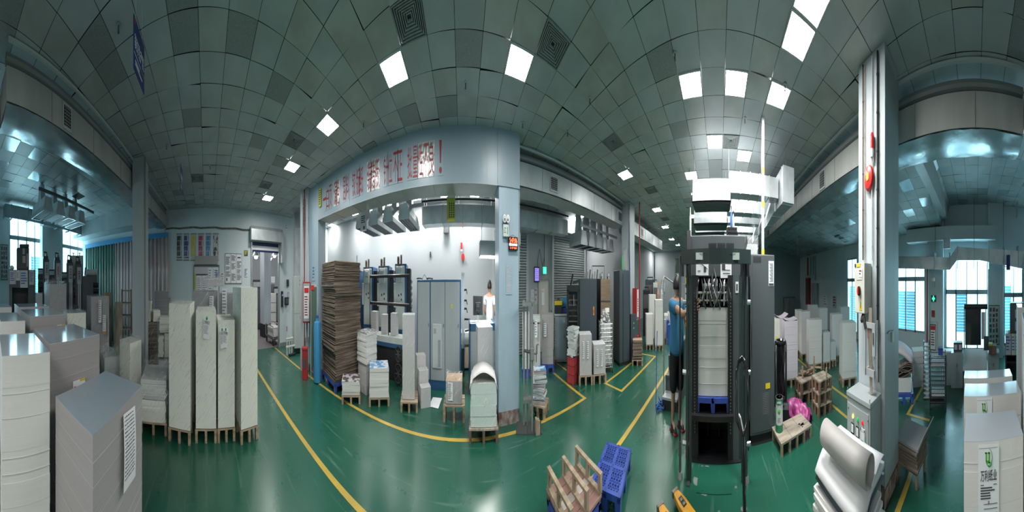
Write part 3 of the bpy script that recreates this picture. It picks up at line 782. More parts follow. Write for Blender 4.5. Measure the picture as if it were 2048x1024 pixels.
q=at(214,7.3);m=M();m.ob((0,0,0.72),(0.42,0.03,1.44),0,radians(-6));o=m.build('wooden_board','wood_grey');place(o,q,face(214));tag(o,'grey wooden board leaning behind the tall wrapped stack','board','leaning boards by the curtain')
q=at(236,6.7);m=M();m.ob((0,0,0.64),(0.36,0.03,1.28),0,radians(-6));o=m.build('wooden_board','wood_grey');place(o,q,face(236));tag(o,'shorter grey wooden board leaning beside the shelf rack','board','leaning boards by the curtain')
q=at(253,7.1);o=T('shelf_rack','dark wooden rack of narrow shelves between boards and column','shelf rack',q,face(253))
for s in(-1,1):m=M();m.box(s*0.2-0.02,-0.2,0,s*0.2+0.02,0.2,1.5);m.build('side_panel','wood_dark',o)
for k in range(7):m=M();m.box(-0.18,-0.2,0.05+k*0.235,0.18,0.2,0.075+k*0.235);m.build('shelf','wood_grey',o)
GT='wrapped cream paper towers on low pallets'
def tower(label,x,w,d,z1,X,plab,rz=0.0,side='paper_cream'):
 q=Vector((X,X/tan(ang(x)),0));c=(q.x-d/2,q.y)
 pallet(plab,(c[0],c[1],0),radians(90)+rz,w,d,0.14,n=3,group='low wooden pallets under the wrapped towers')
 return sheets(label,(c[0],c[1],0),radians(90)+rz,w-0.03,d-0.02,0.145,z1,side,wrap=True,group=GT,peak=0.03)
tower('cream wrapped paper tower standing apart nearest the bagged pile',360.5,0.53,0.72,1.40,-3.70,'low pallet of the wrapped tower nearest the bagged pile',radians(-4))
tower('cream wrapped tower with a hanging trade label, second from the bagged pile',412,0.50,0.75,1.33,-3.76,'low pallet of the second wrapped tower from the bagged pile')
tower('shorter cream wrapped tower with two crossed trade labels',453,0.42,0.75,1.235,-3.76,'low pallet of the wrapped tower with crossed labels')
tower('tallest cream wrapped paper tower with pale green side, next to the yellow line',496,0.44,0.75,1.565,-3.66,'low pallet of the tallest wrapped tower by the yellow line',radians(6))
def hang_label(label,x,y,X,w,h,roll,rz=radians(90)):
 q=Vector((X,X/tan(ang(x)),0));q.z=zt(y,dist(q))
 o=T('paper_label',label,'label',q,rz,'printed paper labels on stacks');o.rotation_euler=(0,roll,rz)
 m=M();m.box(-w/2,0,-h,w/2,0.002,0);m.build('card','note_white',o)
 m=M();m.ball((0,-0.002,-h*0.10),w*0.13,1,8);m.build('logo_ring','ink_green',o)
 txt(o,'trade_name','万利纸业',w*0.86,h*0.17,'ink',0,-h*0.28,-0.002)
 m=M();m.bars(-w*0.42,w*0.3,-h*0.8,-h*0.42,7,-0.003,0.4);m.build('small_print','ink_grey',o)
 return o
hang_label('trade label in clear wrap hanging on the second cream tower',414,632,-3.735,0.145,0.23,radians(4))
hang_label('left of the two crossed trade labels on the shorter cream tower',444,655,-3.735,0.12,0.21,radians(-8))
hang_label('right of the two crossed trade labels on the shorter cream tower',452,655,-3.73,0.12,0.20,radians(8))
GB='wrapped grey stacks behind the cream towers'
sheets('wide grey wrapped stack behind the second cream tower',at(410,5.3),face(410),0.76,0.7,0,1.50,'paper_dark','paper_grey',wrap=True,group=GB,film='film_thick',peak=0.02)
sheets('heap of crumpled clear wrap over a small stack on the wide grey one',at(428,5.35),face(428),0.60,0.5,1.57,1.66,'paper_silver',wrap=True,group=GB,film='film_thick',peak=0.12,amp=0.03)
sheets('narrow grey wrapped stack with a printed slip behind the crossed labels',at(456,5.1),face(456),0.56,0.6,0,1.48,'paper_dark','paper_grey',wrap=True,group=GB,film='film_thick',peak=0.03)
note('printed slip with amber foot on the narrow grey wrapped stack',at(449,4.76,zt(613,4.76)),face(456),0.14,0.46,rows=10,band=('ink_orange',0.0,0.22),name='paper_slip',cat='label',group='printed paper labels on stacks')
note('printed slip on the wide grey wrapped stack beside the second tower',at(423,4.9,zt(612,4.9)),face(410),0.13,0.26,rows=8,name='paper_slip',cat='label',group='printed paper labels on stacks')
# - back wall: curtain, posters, notices, shutter door
def wx(x,y=None,off=0.0):
 q=Vector((XB+off,(XB+off)/tan(ang(x)),0));q.z=zt(y,dist(q))if y is not None else 0;return q
RB=radians(90)
a,b=wx(173),wx(326)
o=T('strip_curtain','long curtain of hanging plastic strips, dark green then pink, along the back wall','curtain',(XB+0.10,0,0))
yA,yB,yC=wx(173).y,wx(232).y,-2.05
m=M();m.box(-0.03,yA,2.68,0.05,yC,2.80);m.build('rail','cyan_blue',o)
for nm,y0,y1,mt in(('green_strips',yA,yB,'curtain_green'),('pink_strips',yB,yC,'curtain_pink')):
 m=M();N=int((y1-y0)/0.03)
 m.grid(lambda u,v:(0.05*sin(u*N*0.9+0.4*sin(u*31))*(0.6+0.4*v)+0.02,y0+(y1-y0)*u,2.70-2.66*v),N*2,3)
 m.build(nm,mt,o,smooth=True,thick=0.004)
for k,x in enumerate((217,223,229,235.5,242,248)):
 q=wx(x,452.5,0.02);s=T('wall_sign',['leftmost','second from the left','third from the left','third from the right','second from the right','rightmost'][k]+' of six narrow yellow signs in a row above the strip curtain','sign',q,RB,'yellow character signs above the curtain')
 m=M();m.box(-0.055,0,-0.135,0.055,0.01,0.135);m.build('board','lime_yellow',s)
 txt(s,'character','半成品存放区'[k],0.085,0.20,'ink',0,0,-0.002)
q=wx(258.5,451.5,0.02);s=T('wall_sign','narrow green sign next to the yellow row, half behind the column','sign',q,RB)
m=M();m.box(-0.07,0,-0.14,0.07,0.01,0.14);m.build('board','glue_green',s);m=M();m.bars(-0.04,0.05,-0.1,0.1,4,-0.004,0.6);m.build('mark','note_white',s)
PO=[(358.6,'poster_black','narrow black swatch poster, first of six on the back wall'),(372.7,'poster_indigo','narrow indigo swatch poster, second of six on the back wall'),(387.3,'poster_yellow','narrow yellow swatch poster, third of six on the back wall'),(402,'poster_magenta','narrow magenta swatch poster, fourth of six on the back wall'),(417,'poster_cyan','narrow sky blue swatch poster, fifth of six on the back wall'),(431.6,'poster_mono','narrow black and white portrait poster, last of six on the back wall')]
for x,mt,lb in PO:
 q=wx(x,494,0.015);o=T('wall_poster',lb,'poster',q,RB,'six hanging swatch posters');w,h=0.285,0.61
 m=M();m.box(-w/2,0,-h/2,w/2,0.006,h/2);m.build('sheet','paper_silver',o)
 for s in(-1,1):m=M();m.cyl((-w/2-0.012,0,s*h/2),(w/2+0.012,0,s*h/2),0.010,n=8);m.build('hanging_rod','frame_metal',o)
 m=M();rr=random.Random(int(x))
 for k in range(4):
  z1=h/2-0.05-k*0.118;ww=w*rr.uniform(0.55,0.75)
  m.box(-w/2+0.015,-0.003,z1-0.105,-w/2+0.015+ww,0,z1)
  if k!=2:m.box(w/2-0.045,-0.003,z1-0.10,w/2-0.025,0,z1)
 if mt in('poster_black','poster_indigo'):m.box(-w/2+0.01,-0.003,-h/2+0.05,w/2-0.01,0,-h/2+0.075)
 m.build('printed_swatch',mt,o)
q=wx(467,537,0.02);o=T('notice_board','framed white board of three columns of Chinese rules on the back wall','notice board',q,RB);w,h=0.90,0.70
m=M();m.box(-w/2,0,-h/2,w/2,0.01,h/2);m.build('board','note_white',o)
m=M();f=0.012
m.box(-w/2,-0.008,-h/2,w/2,0,-h/2+f).box(-w/2,-0.008,h/2-f,w/2,0,h/2)
for k in range(4):x=-w/2+(w-f)*k/3;m.box(x,-0.008,-h/2,x+f,0,h/2)
m.build('frame','dark_steel',o)
for k in range(3):
 x0=-w/2+w*k/3;m=M();rr=random.Random(k)
 for(z0,z1,n)in(((0.08,0.27,9),(-0.04,0.04,4),(-0.20,-0.07,6)),((0.17,0.30,7),(-0.03,0.12,7),(-0.29,-0.12,8)),((0.0,0.17,8),(-0.12,-0.02,5),(-0.28,-0.14,7)))[k]:
  m.bars(x0+0.04,x0+w/3-0.02,z0,z1,n,-0.003,0.5,rr)
 if k==2:m.box(x0+0.06,-0.003,0.24,x0+0.24,0,0.27)
 if k==0:m.box(x0+0.06,-0.003,-0.29,x0+0.12,0,-0.22)
 m.build('printed_lines','ink',o)
q=wx(492,506,0.02);o=T('exit_sign','small green escape sign left of the shutter door','sign',q,RB)
m=M();m.box(-0.10,0,-0.065,0.10,0.01,0.065);m.build('board','ink',o);m=M();m.bars(-0.08,0.08,-0.05,0.05,3,-0.004,0.6);m.build('symbol','lime_yellow',o)
note('small notice with red heading beside the shutter door',wx(492,545,0.02),RB,0.16,0.20,'white_wall',rows=4,ink='ink_blue',title='通知',title_mat='ink_red',group='small wall notices by the shutter door')
note('small pale notice beside the framed rules board',wx(446,554,0.02),RB,0.17,0.18,rows=3,ink='ink_red',group='small wall notices by the shutter door')
q=wx(413,585,0.04);o=T('bulletin_board','tall bulletin board with pinned sheets and yellow edge under the posters','bulletin board',(q.x,q.y,0.0),RB);w=1.30
m=M();m.box(-w/2,0.0,0.7,w/2,0.03,2.02);m.build('board','paper_mauve',o)
m=M();m.box(-w/2-0.02,-0.02,2.0,w/2+0.02,0.03,2.035).box(-w/2-0.02,-0.01,0.7,-w/2,0.03,2.03).box(w/2,-0.01,0.7,w/2+0.02,0.03,2.03).box(-w/2+0.1,-0.015,1.80,0.08,0,1.83);m.build('frame','press_green_black',o)
m=M();m.box(-w/2+0.005,-0.006,0.75,-w/2+0.075,0,1.84);m.build('edge_strip','lime_yellow',o)
m=M();m.box(-w/2+0.04,-0.02,2.05,w/2-0.06,0.02,2.24);m.build('header_panel','paper_grey',o)
for(x0,x1,z0,z1)in((-0.53,-0.27,1.35,1.79),(-0.24,0.05,1.35,1.79),(0.08,0.33,1.4,1.97),(0.36,0.62,1.45,1.97),(-0.53,-0.2,0.8,1.3),(0.0,0.5,0.8,1.32)):
 m=M();m.box(x0,-0.006,z0,x1,-0.001,z1);s=m.build('pinned_sheet','note_white',o);m=M();m.bars(x0+0.03,x1-0.03,z0+0.05,z1-0.05,8,-0.008,0.35);m.build('printed_lines','ink_grey',s)
m=M();m.tube([(0.53+0.06*cos(t*pi/8),-0.010,1.83+0.085*sin(t*pi/8))for t in range(17)],0.012,6);m.box(0.51,-0.012,1.76,0.55,-0.006,1.86);m.build('ring_symbol','ink_blue',o)
a,b=wx(332,458,0.02),wx(499,460,0.02)
m=M();m.tube([a+(b-a)*(k/12)+Vector((0,0,0.012*sin(k*2.1)))for k in range(13)],0.022,6);o=m.build('wall_cable','worn_metal');tag(o,'dusty cable run across the back wall above the posters','cable')
q=wx(331,425,0.06);o=T('junction_box','small dusty junction box with dangling wires at the wall corner','junction box',q,RB)
m=M();m.box(-0.03,-0.04,-0.1,0.03,0.04,0.12);m.build('box','cabinet_grey',o)
m=M();m.tube([(0,-0.03,-0.1),(0.04,-0.04,-0.3),(-0.02,-0.03,-0.45),(0.05,-0.05,-0.55)],0.012,6);m.tube([(-0.03,-0.03,-0.1),(-0.05,-0.03,-0.4)],0.010,6);m.build('wires','dark_steel',o)
ya,yb=DY0,DY1
o=T('shutter_door','silver rolling shutter housing with navy and white curtain over the open doorway','shutter door',(XB,(ya+yb)/2,0),RB);w=yb-ya
m=M();m.ext([(-w/2-0.10,0.0,2.60),(-w/2-0.10,-0.30,2.62),(-w/2-0.10,-0.30,2.88),(-w/2-0.10,-0.22,2.96),(-w/2-0.10,0.0,2.96)],(w+0.26,0,0));m.build('housing','galvanised_dull',o,0.01)
m=M();m.box(w/2+0.06,-0.34,2.12,w/2+0.17,-0.02,2.86);m.build('motor_cover','galvanised_dull',o)
m=M();m.box(-w/2,-0.03,2.52,w/2,-0.02,2.62);m.build('curtain_upper_band','navy',o)
m=M();m.box(-w/2,-0.03,2.42,w/2,-0.02,2.52);m.build('curtain_white_band','note_white',o)
m=M();m.box(-w/2,-0.03,2.37,w/2,-0.02,2.42);m.build('curtain_lower_band','navy',o)
for s in(-1,1):m=M();m.box(s*w/2-0.03,-0.07,0,s*w/2+0.03,0.0,2.6);m.build('guide_rail','steel',o)
GH='things in the hall beyond the shutter door'
for x,d,w,h,mt,lb in((514,13.5,0.7,1.75,'cabinet_dark','dark machine cabinet beyond the doorway left of its column'),(544,15.6,0.6,1.9,'cabinet_grey','grey upright machine beyond the doorway right of its column'),(553,14.6,0.5,1.5,'black','black cabinet at the right edge of the doorway view')):
 q=at(x,d);o=T('machine_cabinet',lb,'cabinet',q,face(x),GH)
 m=M();m.box(-w/2,-0.3,0.05,w/2,0.3,h);m.build('body',mt,o,0.02)
 m=M();m.box(-w/2+0.04,-0.31,0.2,w/2-0.04,-0.3,h-0.3);m.build('door','dark_steel',o)
 m=M();m.box(-w/2+0.05,-0.32,h-0.25,w/2-0.05,-0.3,h-0.08);m.build('control_panel','galvanised_dull',o)
for k in range(4):
 q=at(545.5,12.75);sheets(['bottom','second','third','topmost'][k]+' cream carton of the pile seen through the doorway',(q.x,q.y,0),face(546),0.52,0.4,0.02+k*0.32,0.32+k*0.32,'paper_cream',n=2,name='carton',cat='carton',group=GH)
q=at(548,10.2);o=T('trolley','low trolley with dark rails just outside the doorway','trolley',q,face(548)+0.5,GH)
m=M();m.box(-0.35,-0.5,0.16,0.35,0.5,0.2);m.build('bed','dark_steel',o)
for s in(-1,1):
 m=M();m.tube([(s*0.33,-0.5,0.2),(s*0.33,-0.5,0.5),(s*0.33,0.5,0.5),(s*0.33,0.5,0.2)],0.018,6);m.build('rail','steel',o)
 for t in(-1,1):m=M();m.cyl((s*0.3-0.02,t*0.42,0.08),(s*0.3+0.02,t*0.42,0.08),0.08);m.build('wheel','black_rubber',o)
sheets('crumpled white bundle on the trolley outside the doorway',(q.x,q.y,0),face(548)+0.5,0.5,0.7,0.21,0.45,'paper_white',wrap=True,jit=0.03,group=GH,peak=0.1)
q=at(512,10.6);o=T('pendant_lamp','white bell shaped pendant lamp seen through the doorway','pendant lamp',(q.x,q.y,2.4),0,GH)
m=M();m.lathe([(0.05,0.35),(0.07,0.28),(0.12,0.12),(0.24,0.0),(0.24,-0.02)],n=18);m.build('lamp_shade','galvanised',o,smooth=True)
m=M();m.ball((0,0,-0.03),0.12,0.5);m.build('bulb','lamp_bulb',o);m=M();m.cyl((0,0,0.35),(0,0,0.7),0.012,n=6);m.build('cord','black',o)
for k,(x,d)in enumerate(((540,13),(549,14.5))):
 q=at(x,d);dup(o,(q.x,q.y,2.5+k*0.2),0,['white pendant lamp right of the column beyond the doorway','farthest pendant lamp beyond the doorway'][k])
for y in(2.5,5.5,7.3):
 for x in(-10.5,-13.5):
  pl=bpy.data.lights.new('hall_lamp','POINT');pl.energy=30;pl.shadow_soft_size=0.2;po=bpy.data.objects.new('hall_lamp',pl);COL.objects.link(po);po.location=(x,y,3.0)
def box_on_wall(name,label,cat,q,rz,w,h,d,mt,parts=()):
 o=T(name,label,cat,q,rz);m=M();m.box(-w/2,-d,-h/2,w/2,0,h/2);m.build('case',mt,o,0.006)
 for nm,x0,x1,z0,z1,mm,t in parts:m=M();m.box(x0,-d-t,z0,x1,-d+0.001,z1);m.build(nm,mm,o)
 return o
box_on_wall('wall_telephone','black framed wall telephone right of the shutter door','telephone',wx(575,566,0.03),RB,0.15,0.19,0.06,'dark_steel',[('handset',-0.05,0.05,-0.07,0.07,'black',0.02)])
box_on_wall('switch_box','black switch box on the wall beside the shutter controls','switch box',wx(572.5,602,0.03),RB,0.24,0.20,0.10,'black',[('cover',-0.09,0.09,-0.07,0.07,'dark_steel',0.01)])
box_on_wall('shutter_controls','narrow black shutter control panel with blue lit button','control panel',wx(563.5,598,0.03),RB,0.11,0.40,0.08,'black',[('button',-0.02,0.02,0.08,0.12,'screen_purple',0.01)])
note('small lilac notice above the black switch box',wx(577,591,0.02),RB,0.16,0.20,'paper_mauve',rows=5,group='small wall notices by the shutter door')
note('small square notice high on the wall right of the shutter',wx(573,455,0.02),RB,0.13,0.12,rows=2,group='small wall notices by the shutter door')
q=at(596,8.9);o=T('air_conditioner','tall white cabinet air conditioner by the back corner with duct above','air conditioner',q,RB-0.35)
m=M();m.box(-0.26,-0.3,0.12,0.26,0.3,1.78);m.build('body','machine_white',o,0.015)
m=M();m.box(-0.26,-0.302,0.92,0.26,-0.299,0.93).box(0.02,-0.304,1.66,0.2,-0.3,1.70).box(0.02,-0.304,1.57,0.2,-0.3,1.60);m.build('panel_line','ink_grey',o)
m=M();m.box(-0.24,-0.28,0.02,0.24,0.28,0.12);m.build('base','black',o)
m=M();m.box(0.05,-0.306,0.80,0.16,-0.3,0.87);m.build('maker_plate','dark_steel',o)
m=M();m.box(-0.2,-0.24,1.78,0.2,0.24,2.9);m.ext([(-0.2,-0.24,2.9),(-0.2,0.24,2.9),(-0.2,0.24,3.3),(-0.2,0.1,3.3)],(0.4,0,0));m.build('duct','galvanised_dull',o)
q=at(579,8.4);o=T('pipe_manifold','white pipe manifold with red valve at the foot of the back wall','pipe manifold',q,RB)
m=M()
for k in range(3):m.cyl((-0.15+k*0.14,0,0.02),(-0.15+k*0.14,0,0.55-k*0.08),0.028,n=8)
m.cyl((-0.2,0,0.2),(0.3,0,0.2),0.03,n=8).cyl((-0.2,0,0.38),(0.2,0,0.38),0.03,n=8);m.build('pipes','machine_white',o)
m=M();m.cyl((-0.15,0,0.55),(-0.15,0,0.66),0.02,n=8);m.build('valve','red',o)
m=M();m.cyl((-0.1,-0.1,0.03),(0.3,-0.1,0.03),0.03,n=8);m.build('hose','black_rubber',o)
q=at(609,6.9);m=M();m.cyl((q.x,q.y,0.3),(q.x,q.y,CZ),0.022,n=8);o=m.build('fire_pipe','red_pipe');tag(o,'dark red fire pipe rising beside the banner column left of the bay','pipe','red riser pipes')
for x in(603,614):q=at(x,6.95);m=M();m.box(-0.05,-0.03,0,0.05,0.03,CZ);o=m.build('column_1_casing','column_white');place(o,q,face(x));tag(o,None,None,None,'structure')
q=at(613,6.83);o=T('fire_hydrant_cabinet','red framed fire hydrant cabinet with notice on the banner column left of bay','fire cabinet',(q.x,q.y,zt(603,6.83)),0.95)
m=M();m.box(-0.15,-0.11,-0.38,0.15,0.11,0.36);m.build('case','red',o,0.006)
m=M();m.box(-0.13,-0.125,-0.35,0.13,-0.11,0.33);s=m.build('door','column_grey',o);m=M();m.box(-0.10,-0.129,-0.3,0.10,-0.125,0.28);m.build('door_notice','note_white',s);m=M();m.box(-0.09,-0.133,0.16,0.09,-0.128,0.25);m.build('notice_heading','bright_red',s);m=M();m.bars(-0.08,0.08,-0.27,0.1,8,-0.132,0.4);m.build('notice_lines','ink_red',s)
q=at(610,6.35);o=T('extinguisher_box','dark red fire extinguisher box on the floor at the banner column','fire box',q,0.8)
m=M();m.box(-0.10,-0.1,0,0.10,0.1,0.50);m.build('case','red',o,0.005);m=M();m.box(-0.11,-0.11,0.50,0.11,0.11,0.53);m.build('lid','red',o);m=M();m.box(-0.06,-0.105,0.2,0.06,-0.1,0.35);m.build('label_plate','dark_steel',o)
q=at(628,6.3);o=T('glass_panel','tall narrow glass panel with steel edge at the banner column','glass panel',q,0.85)
m=M();m.box(-0.11,-0.005,0.2,0.11,0.005,1.55);m.build('pane','glass_green',o)
m=M();m.box(-0.13,-0.012,0,-0.11,0.012,1.6).box(0.11,-0.012,0,0.13,0.012,1.6).box(-0.13,-0.012,1.56,0.13,0.012,1.6);m.build('frame','column_white',o);m=M();m.box(-0.12,-0.014,1.5,0.0,0.014,1.58);m.build('cap','bright_red',o)
q=at(634.5,6.1);o=T('barrel','bright blue plastic barrel standing between column and brown cardboard','barrel',q,0)
m=M();m.lathe([(0.08,0),(0.13,0.02),(0.13,0.9),(0.11,0.98),(0.05,1.0),(0.045,1.05)]);m.build('body','cyan_blue',o,smooth=True);m=M();m.cyl((0,0,1.05),(0,0,1.09),0.05);m.build('lid','plastic_blue',o)
q=at(637.5,6.62);box_on_wall('electric_box','cream electric box with row of buttons beside the brown cardboard stack','electric box',(q.x,q.y,zt(592,6.62)),0.0,0.16,0.52,0.1,'box_cream',[('button_strip',0.0,0.03,-0.2,0.2,'ink_grey',0.006)])
note('blue edged paper strip on the banner column',(-5.3,4.09,zt(547,6.7)),0,0.13,0.26,'pale_blue_paint',rows=4,ink='ink_blue',group='paper sheets on the bay columns')
# - banner lettering and the bay behind it
BN=[('一',649.5),('白',655.5),('页',661),('漏',671),('色',676.5),('混',688.5),('料',695),('铰',708),('版',716),('纸',723),('装',738.5),('错',746),('版',754.5),('针',771.5),('位',780.5),('不',791),('正',800.5),('批',819.5),('量',830.5),('性',841),('不',852),('良',863),('！',881)]
yb=lambda x:315+(881-x)*0.02 if False else None
rr=random.Random(5)
zc=2.995
def bx(x):return 4.1*tan(ang(x))
for k,(ch,x)in enumerate(BN):
 w=0.125
 o=T('banner_character','dark red %s character%s on the pale blue banner'%(('%s sticker'%ch)if ch not in'一！' else('single stroke' if ch=='一' else'exclamation mark'),{8:' beside the paper sign',12:' on glossy film',15:' in the needle group',20:' at the right end'}.get(k,'')),'lettering',(bx(x),4.094,zc),0,'dark red characters on the banner')
 hh=0.36
 shiny=ch in'漏色装错' or k in(19,20,21,12)
 m=M();m.box(-w/2-0.015,0,-hh/2-0.02,w/2+0.015,0.003,hh/2+0.02);m.build('clear_film','film_glossy' if shiny else'blue_grey_panel',o)
 if ch=='一':m=M();m.box(-0.085,-0.004,-0.02,0.085,0,0.025);m.build('stroke','ink_red',o)
 elif ch=='！':m=M();m.ext([(-0.030,-0.004,0.19),(0.030,-0.004,0.19),(0.014,-0.004,-0.06),(-0.014,-0.004,-0.06)],(0,0.004,0));m.cyl((0,-0.004,-0.14),(0,0,-0.14),0.036);m.build('stroke','ink_red',o)
 else:txt(o,'stroke',ch,w,hh,'ink_red',0,0,-0.002)
q=Vector((bx(641),4.06,zt(401,6.55)));o=T('yellow_sign','narrow yellow sign of small characters at the left end of the banner','sign',q,0)
m=M();m.box(-0.065,0,-0.15,0.065,0.01,0.15);m.build('board','lime_yellow',o);m=M();m.bars(-0.05,0.05,-0.13,0.13,7,-0.004,0.5);m.build('printed_lines','ink',o)
q=Vector((toY(902,4.70).x,4.70,2.702));o=T('hanging_sign','olive yellow sign with Chinese writing hanging under the banner beam','sign',q,0)
m=M();m.box(-0.12,0,-0.32,0.12,0.008,-0.01);m.build('board','olive_yellow',o)
m=M();m.box(-0.125,-0.004,-0.02,0.125,0.012,0.0);m.build('top_rail','steel',o)
m=M()
for k in range(3):
 for t in range(7):m.box(0.06-k*0.06,-0.003,-0.10-t*0.028,0.095-k*0.06,0,-0.082-t*0.028)
m.build('characters','ink',o)
q=Vector((toY(726.5,4.70).x,4.70,2.702));o=T('hanging_sign','grey sheet with small print hanging under the banner beam by the hoods','sign',q,0)
m=M();m.box(-0.13,0,-0.30,0.13,0.008,0);m.build('board','paper_mauve',o);m=M();m.bars(-0.09,0.09,-0.18,-0.06,4,-0.003,0.5);m.box(0.0,-0.003,-0.27,0.06,0,-0.22);m.build('printed_lines','ink',o)
yc=4.092
def c2p(x,y):q=toY(x,yc);return Vector((q.x,yc,zt(y,dist(q))))
q=c2p(1011,457);o=T('emergency_light','white twin spot emergency light on the column right of the bay','emergency light',q,0)
m=M();m.box(-0.075,-0.06,-0.10,0.075,0,0.04);m.build('case','machine_white',o,0.008)
m=M();m.bars(-0.05,0.0,-0.07,0.0,3,-0.064,0.4).box(0.03,-0.064,-0.07,0.045,-0.06,0.01);m.build('printed_lines','ink_green',o)
for s in(-1,1):
 m=M();m.tube([(s*0.045,-0.02,0.10),(s*0.045,-0.07,0.10),(s*0.045,-0.085,0.10)],[0.03,0.052,0.045],14);l=m.build('spot_lamp','steel',o,smooth=True)
 m=M();m.ball((s*0.045,-0.085,0.10),0.03,1,10);m.build('lens','galvanised',l,smooth=True)
 m=M();m.box(s*0.045-0.008,-0.03,0.03,s*0.045+0.008,-0.01,0.1);m.build('bracket','frame_metal',o)
q=c2p(1025.5,488);o=T('digital_clock','black digital clock with red glowing figures on the column right of the bay','clock',q,0)
m=M();m.box(-0.125,-0.05,-0.075,0.125,0,0.075);m.build('case','black_gloss',o,0.004)
txt(o,'time_figures','5:47:06',0.20,0.055,'led_red',0,0.035,-0.052);txt(o,'date_figures','2 17 8:0',0.18,0.022,'led_red',0,-0.05,-0.052)
m=M();m.box(-0.11,-0.053,-0.025,0.10,-0.05,-0.002);m.build('white_glare_strip','led_face_glare',o)  # glare on the clock face put in as a glowing white strip
m=M();m.tube([(-0.10,-0.02,0.075),(-0.02,-0.04,0.10),(0.10,-0.02,0.076)],0.004,5);m.build('cord','ink_grey',o)
q=c2p(1018,559);note('faint printed table sheet taped on the column below the clock',q,0,0.17,0.34,'pale_blue_paint',rows=18,ink='paper_mauve',group='paper sheets on the bay columns')
q=Vector((1.484,4.2,zt(478,4.4)));o=T('conduit','thin grey conduit with switch running up the side of the bay column','conduit',(1.50,4.12,0),0)
m=M();m.cyl((0,0,1.75),(0,0,3.3),0.012,n=8);m.build('pipe','column_grey',o);m=M();m.box(-0.02,-0.03,2.05,0.02,0.01,2.2);m.build('switch','frame_metal',o)
q=at(978,5.6,zt(500,5.6));o=T('inspection_lamp','wide metal hood lamp hanging over the inspection desk','lamp',q,0)
m=M();m.ext([(-0.32,-0.22,-0.10),(-0.32,0.22,-0.10),(-0.32,0.14,0.12),(-0.32,-0.18,0.12)],(0.62,0,0));m.build('hood','cabinet_grey',o)
m=M();m.face([(-0.30,-0.20,-0.11),(-0.30,0.20,-0.11),(0.28,0.20,-0.11),(0.28,-0.20,-0.11)]);m.build('diffuser','lamp_panel',o)
for s in(-1,1):m=M();m.cyl((s*0.25,0,0.12),(s*0.25,0,CZ-0.02-q.z),0.006,n=6);m.build('rod','ink_grey',o)
def yn(x,y):q=toY(x,YN-0.01);return Vector((q.x,YN-0.01,zt(y,dist(q))))
o=T('fire_alarm','red fire bell with striped siren high on the white bay wall','fire alarm',yn(925,505),0)
m=M();m.cyl((0.02,0,-0.10),(0.02,-0.06,-0.10),0.075);m.build('bell','bright_red',o);m=M();m.cyl((-0.05,-0.05,0.06),(-0.05,-0.05,0.20),0.04);m.build('siren','bright_red',o);m=M();m.cyl((-0.05,-0.05,0.02),(-0.05,-0.05,0.06),0.042);m.build('siren_base','note_white',o)
o=T('wall_speaker','dark wall speaker just below the bay duct on the white wall','speaker',yn(893,460),0)
m=M();m.box(-0.12,-0.2,-0.09,0.12,-0.05,0.12);m.build('case','dark_steel',o,0.01)
for s in(-1,1):m=M();m.box(s*0.12-0.01,-0.13,-0.05,s*0.12+0.01,0.0,0.16);m.build('bracket','frame_metal',o)
o=T('wall_switch','tiny dark switch on the white bay wall above the grey cabinet','switch',yn(861,509),0);m=M();m.box(-0.03,-0.03,-0.06,0.03,0,0.06);m.build('plate','dark_steel',o);m=M();m.box(-0.012,-0.038,-0.02,0.012,-0.03,0.02);m.build('rocker','black',o)
bp=Vector((-3.85,3.85,0));e1=Vector((cos(radians(75)),sin(radians(75)),0));e2=Vector((-e1.y,e1.x,0))
cen=bp+e1*0.565+e2*0.5;rzb=radians(-15)
blue_pallet('blue plastic pallet under the tall brown cardboard stack',cen,rzb,1.05,1.13,0.15)
o=T('cardboard_stack','very tall uneven stack of flattened brown cardboard on a blue pallet','cardboard stack',cen,rzb)
m=M();rr=random.Random(11);z=0.155;off=Vector((0,0,0))
while z<1.92:
 h=rr.uniform(0.010,0.022)
 if rr.random()<0.09:off=Vector((rr.uniform(-0.03,0.03),rr.uniform(-0.03,0.03),0))
 m.ob((off.x+rr.uniform(-0.012,0.012),off.y+rr.uniform(-0.012,0.012),z+h/2),(0.98+rr.uniform(-.02,.02),1.10+rr.uniform(-.02,.02),h*0.82),rr.uniform(-0.01,0.01));z+=h
m.build('sheets','card_brown',o);m=M();m.ob((0.0,0,z+0.006),(0.99,1.1,0.012));m.build('top_sheet','card_tan',o)
def pile_on_pallet(label,plab,cpx,w,d,rz,z0,z1,side,top,ph=0.11,jit=0.006,wrap=False,mw='wood_pale',inset=0.04,twist=0.01,group='printed sheet piles in front of the bay'):
 c=gp(*cpx);ex=Vector((cos(rz),sin(rz),0));ey=Vector((-ex.y,ex.x,0))
 cen=c-ex*w/2+ey*d/2
 pallet(plab,cen,rz,w,d,ph,mw,group='wooden pallets in front of the bay')
 return sheets(label,(cen.x,cen.y,0),rz,w-inset,d-inset,ph+0.005,z1,side,top,n=max(3,int((z1-ph)/0.045)),jit=jit,wrap=wrap,twist=twist,group=group)
pile_on_pallet('low loose pile of dark printed sheets next to the brown cardboard stack','wooden pallet under the low dark printed pile',(721,809),0.58,0.52,radians(38),0.1,0.30,'paper_white','print_dark',jit=0.012,twist=0.03)
pile_on_pallet('neat white pile topped with a blue printed sheet','wooden pallet under the pile with blue printed top',(779,813),0.62,0.55,radians(31),0.1,0.50,'paper_white','print_blue')
q=at(734,5.68);sheets('lower grey carton like bundle under the wrapped white pile beside the cardboard',q,-0.26,0.42,0.44,0,0.44,'paper_silver',group='printed sheet piles in front of the bay')
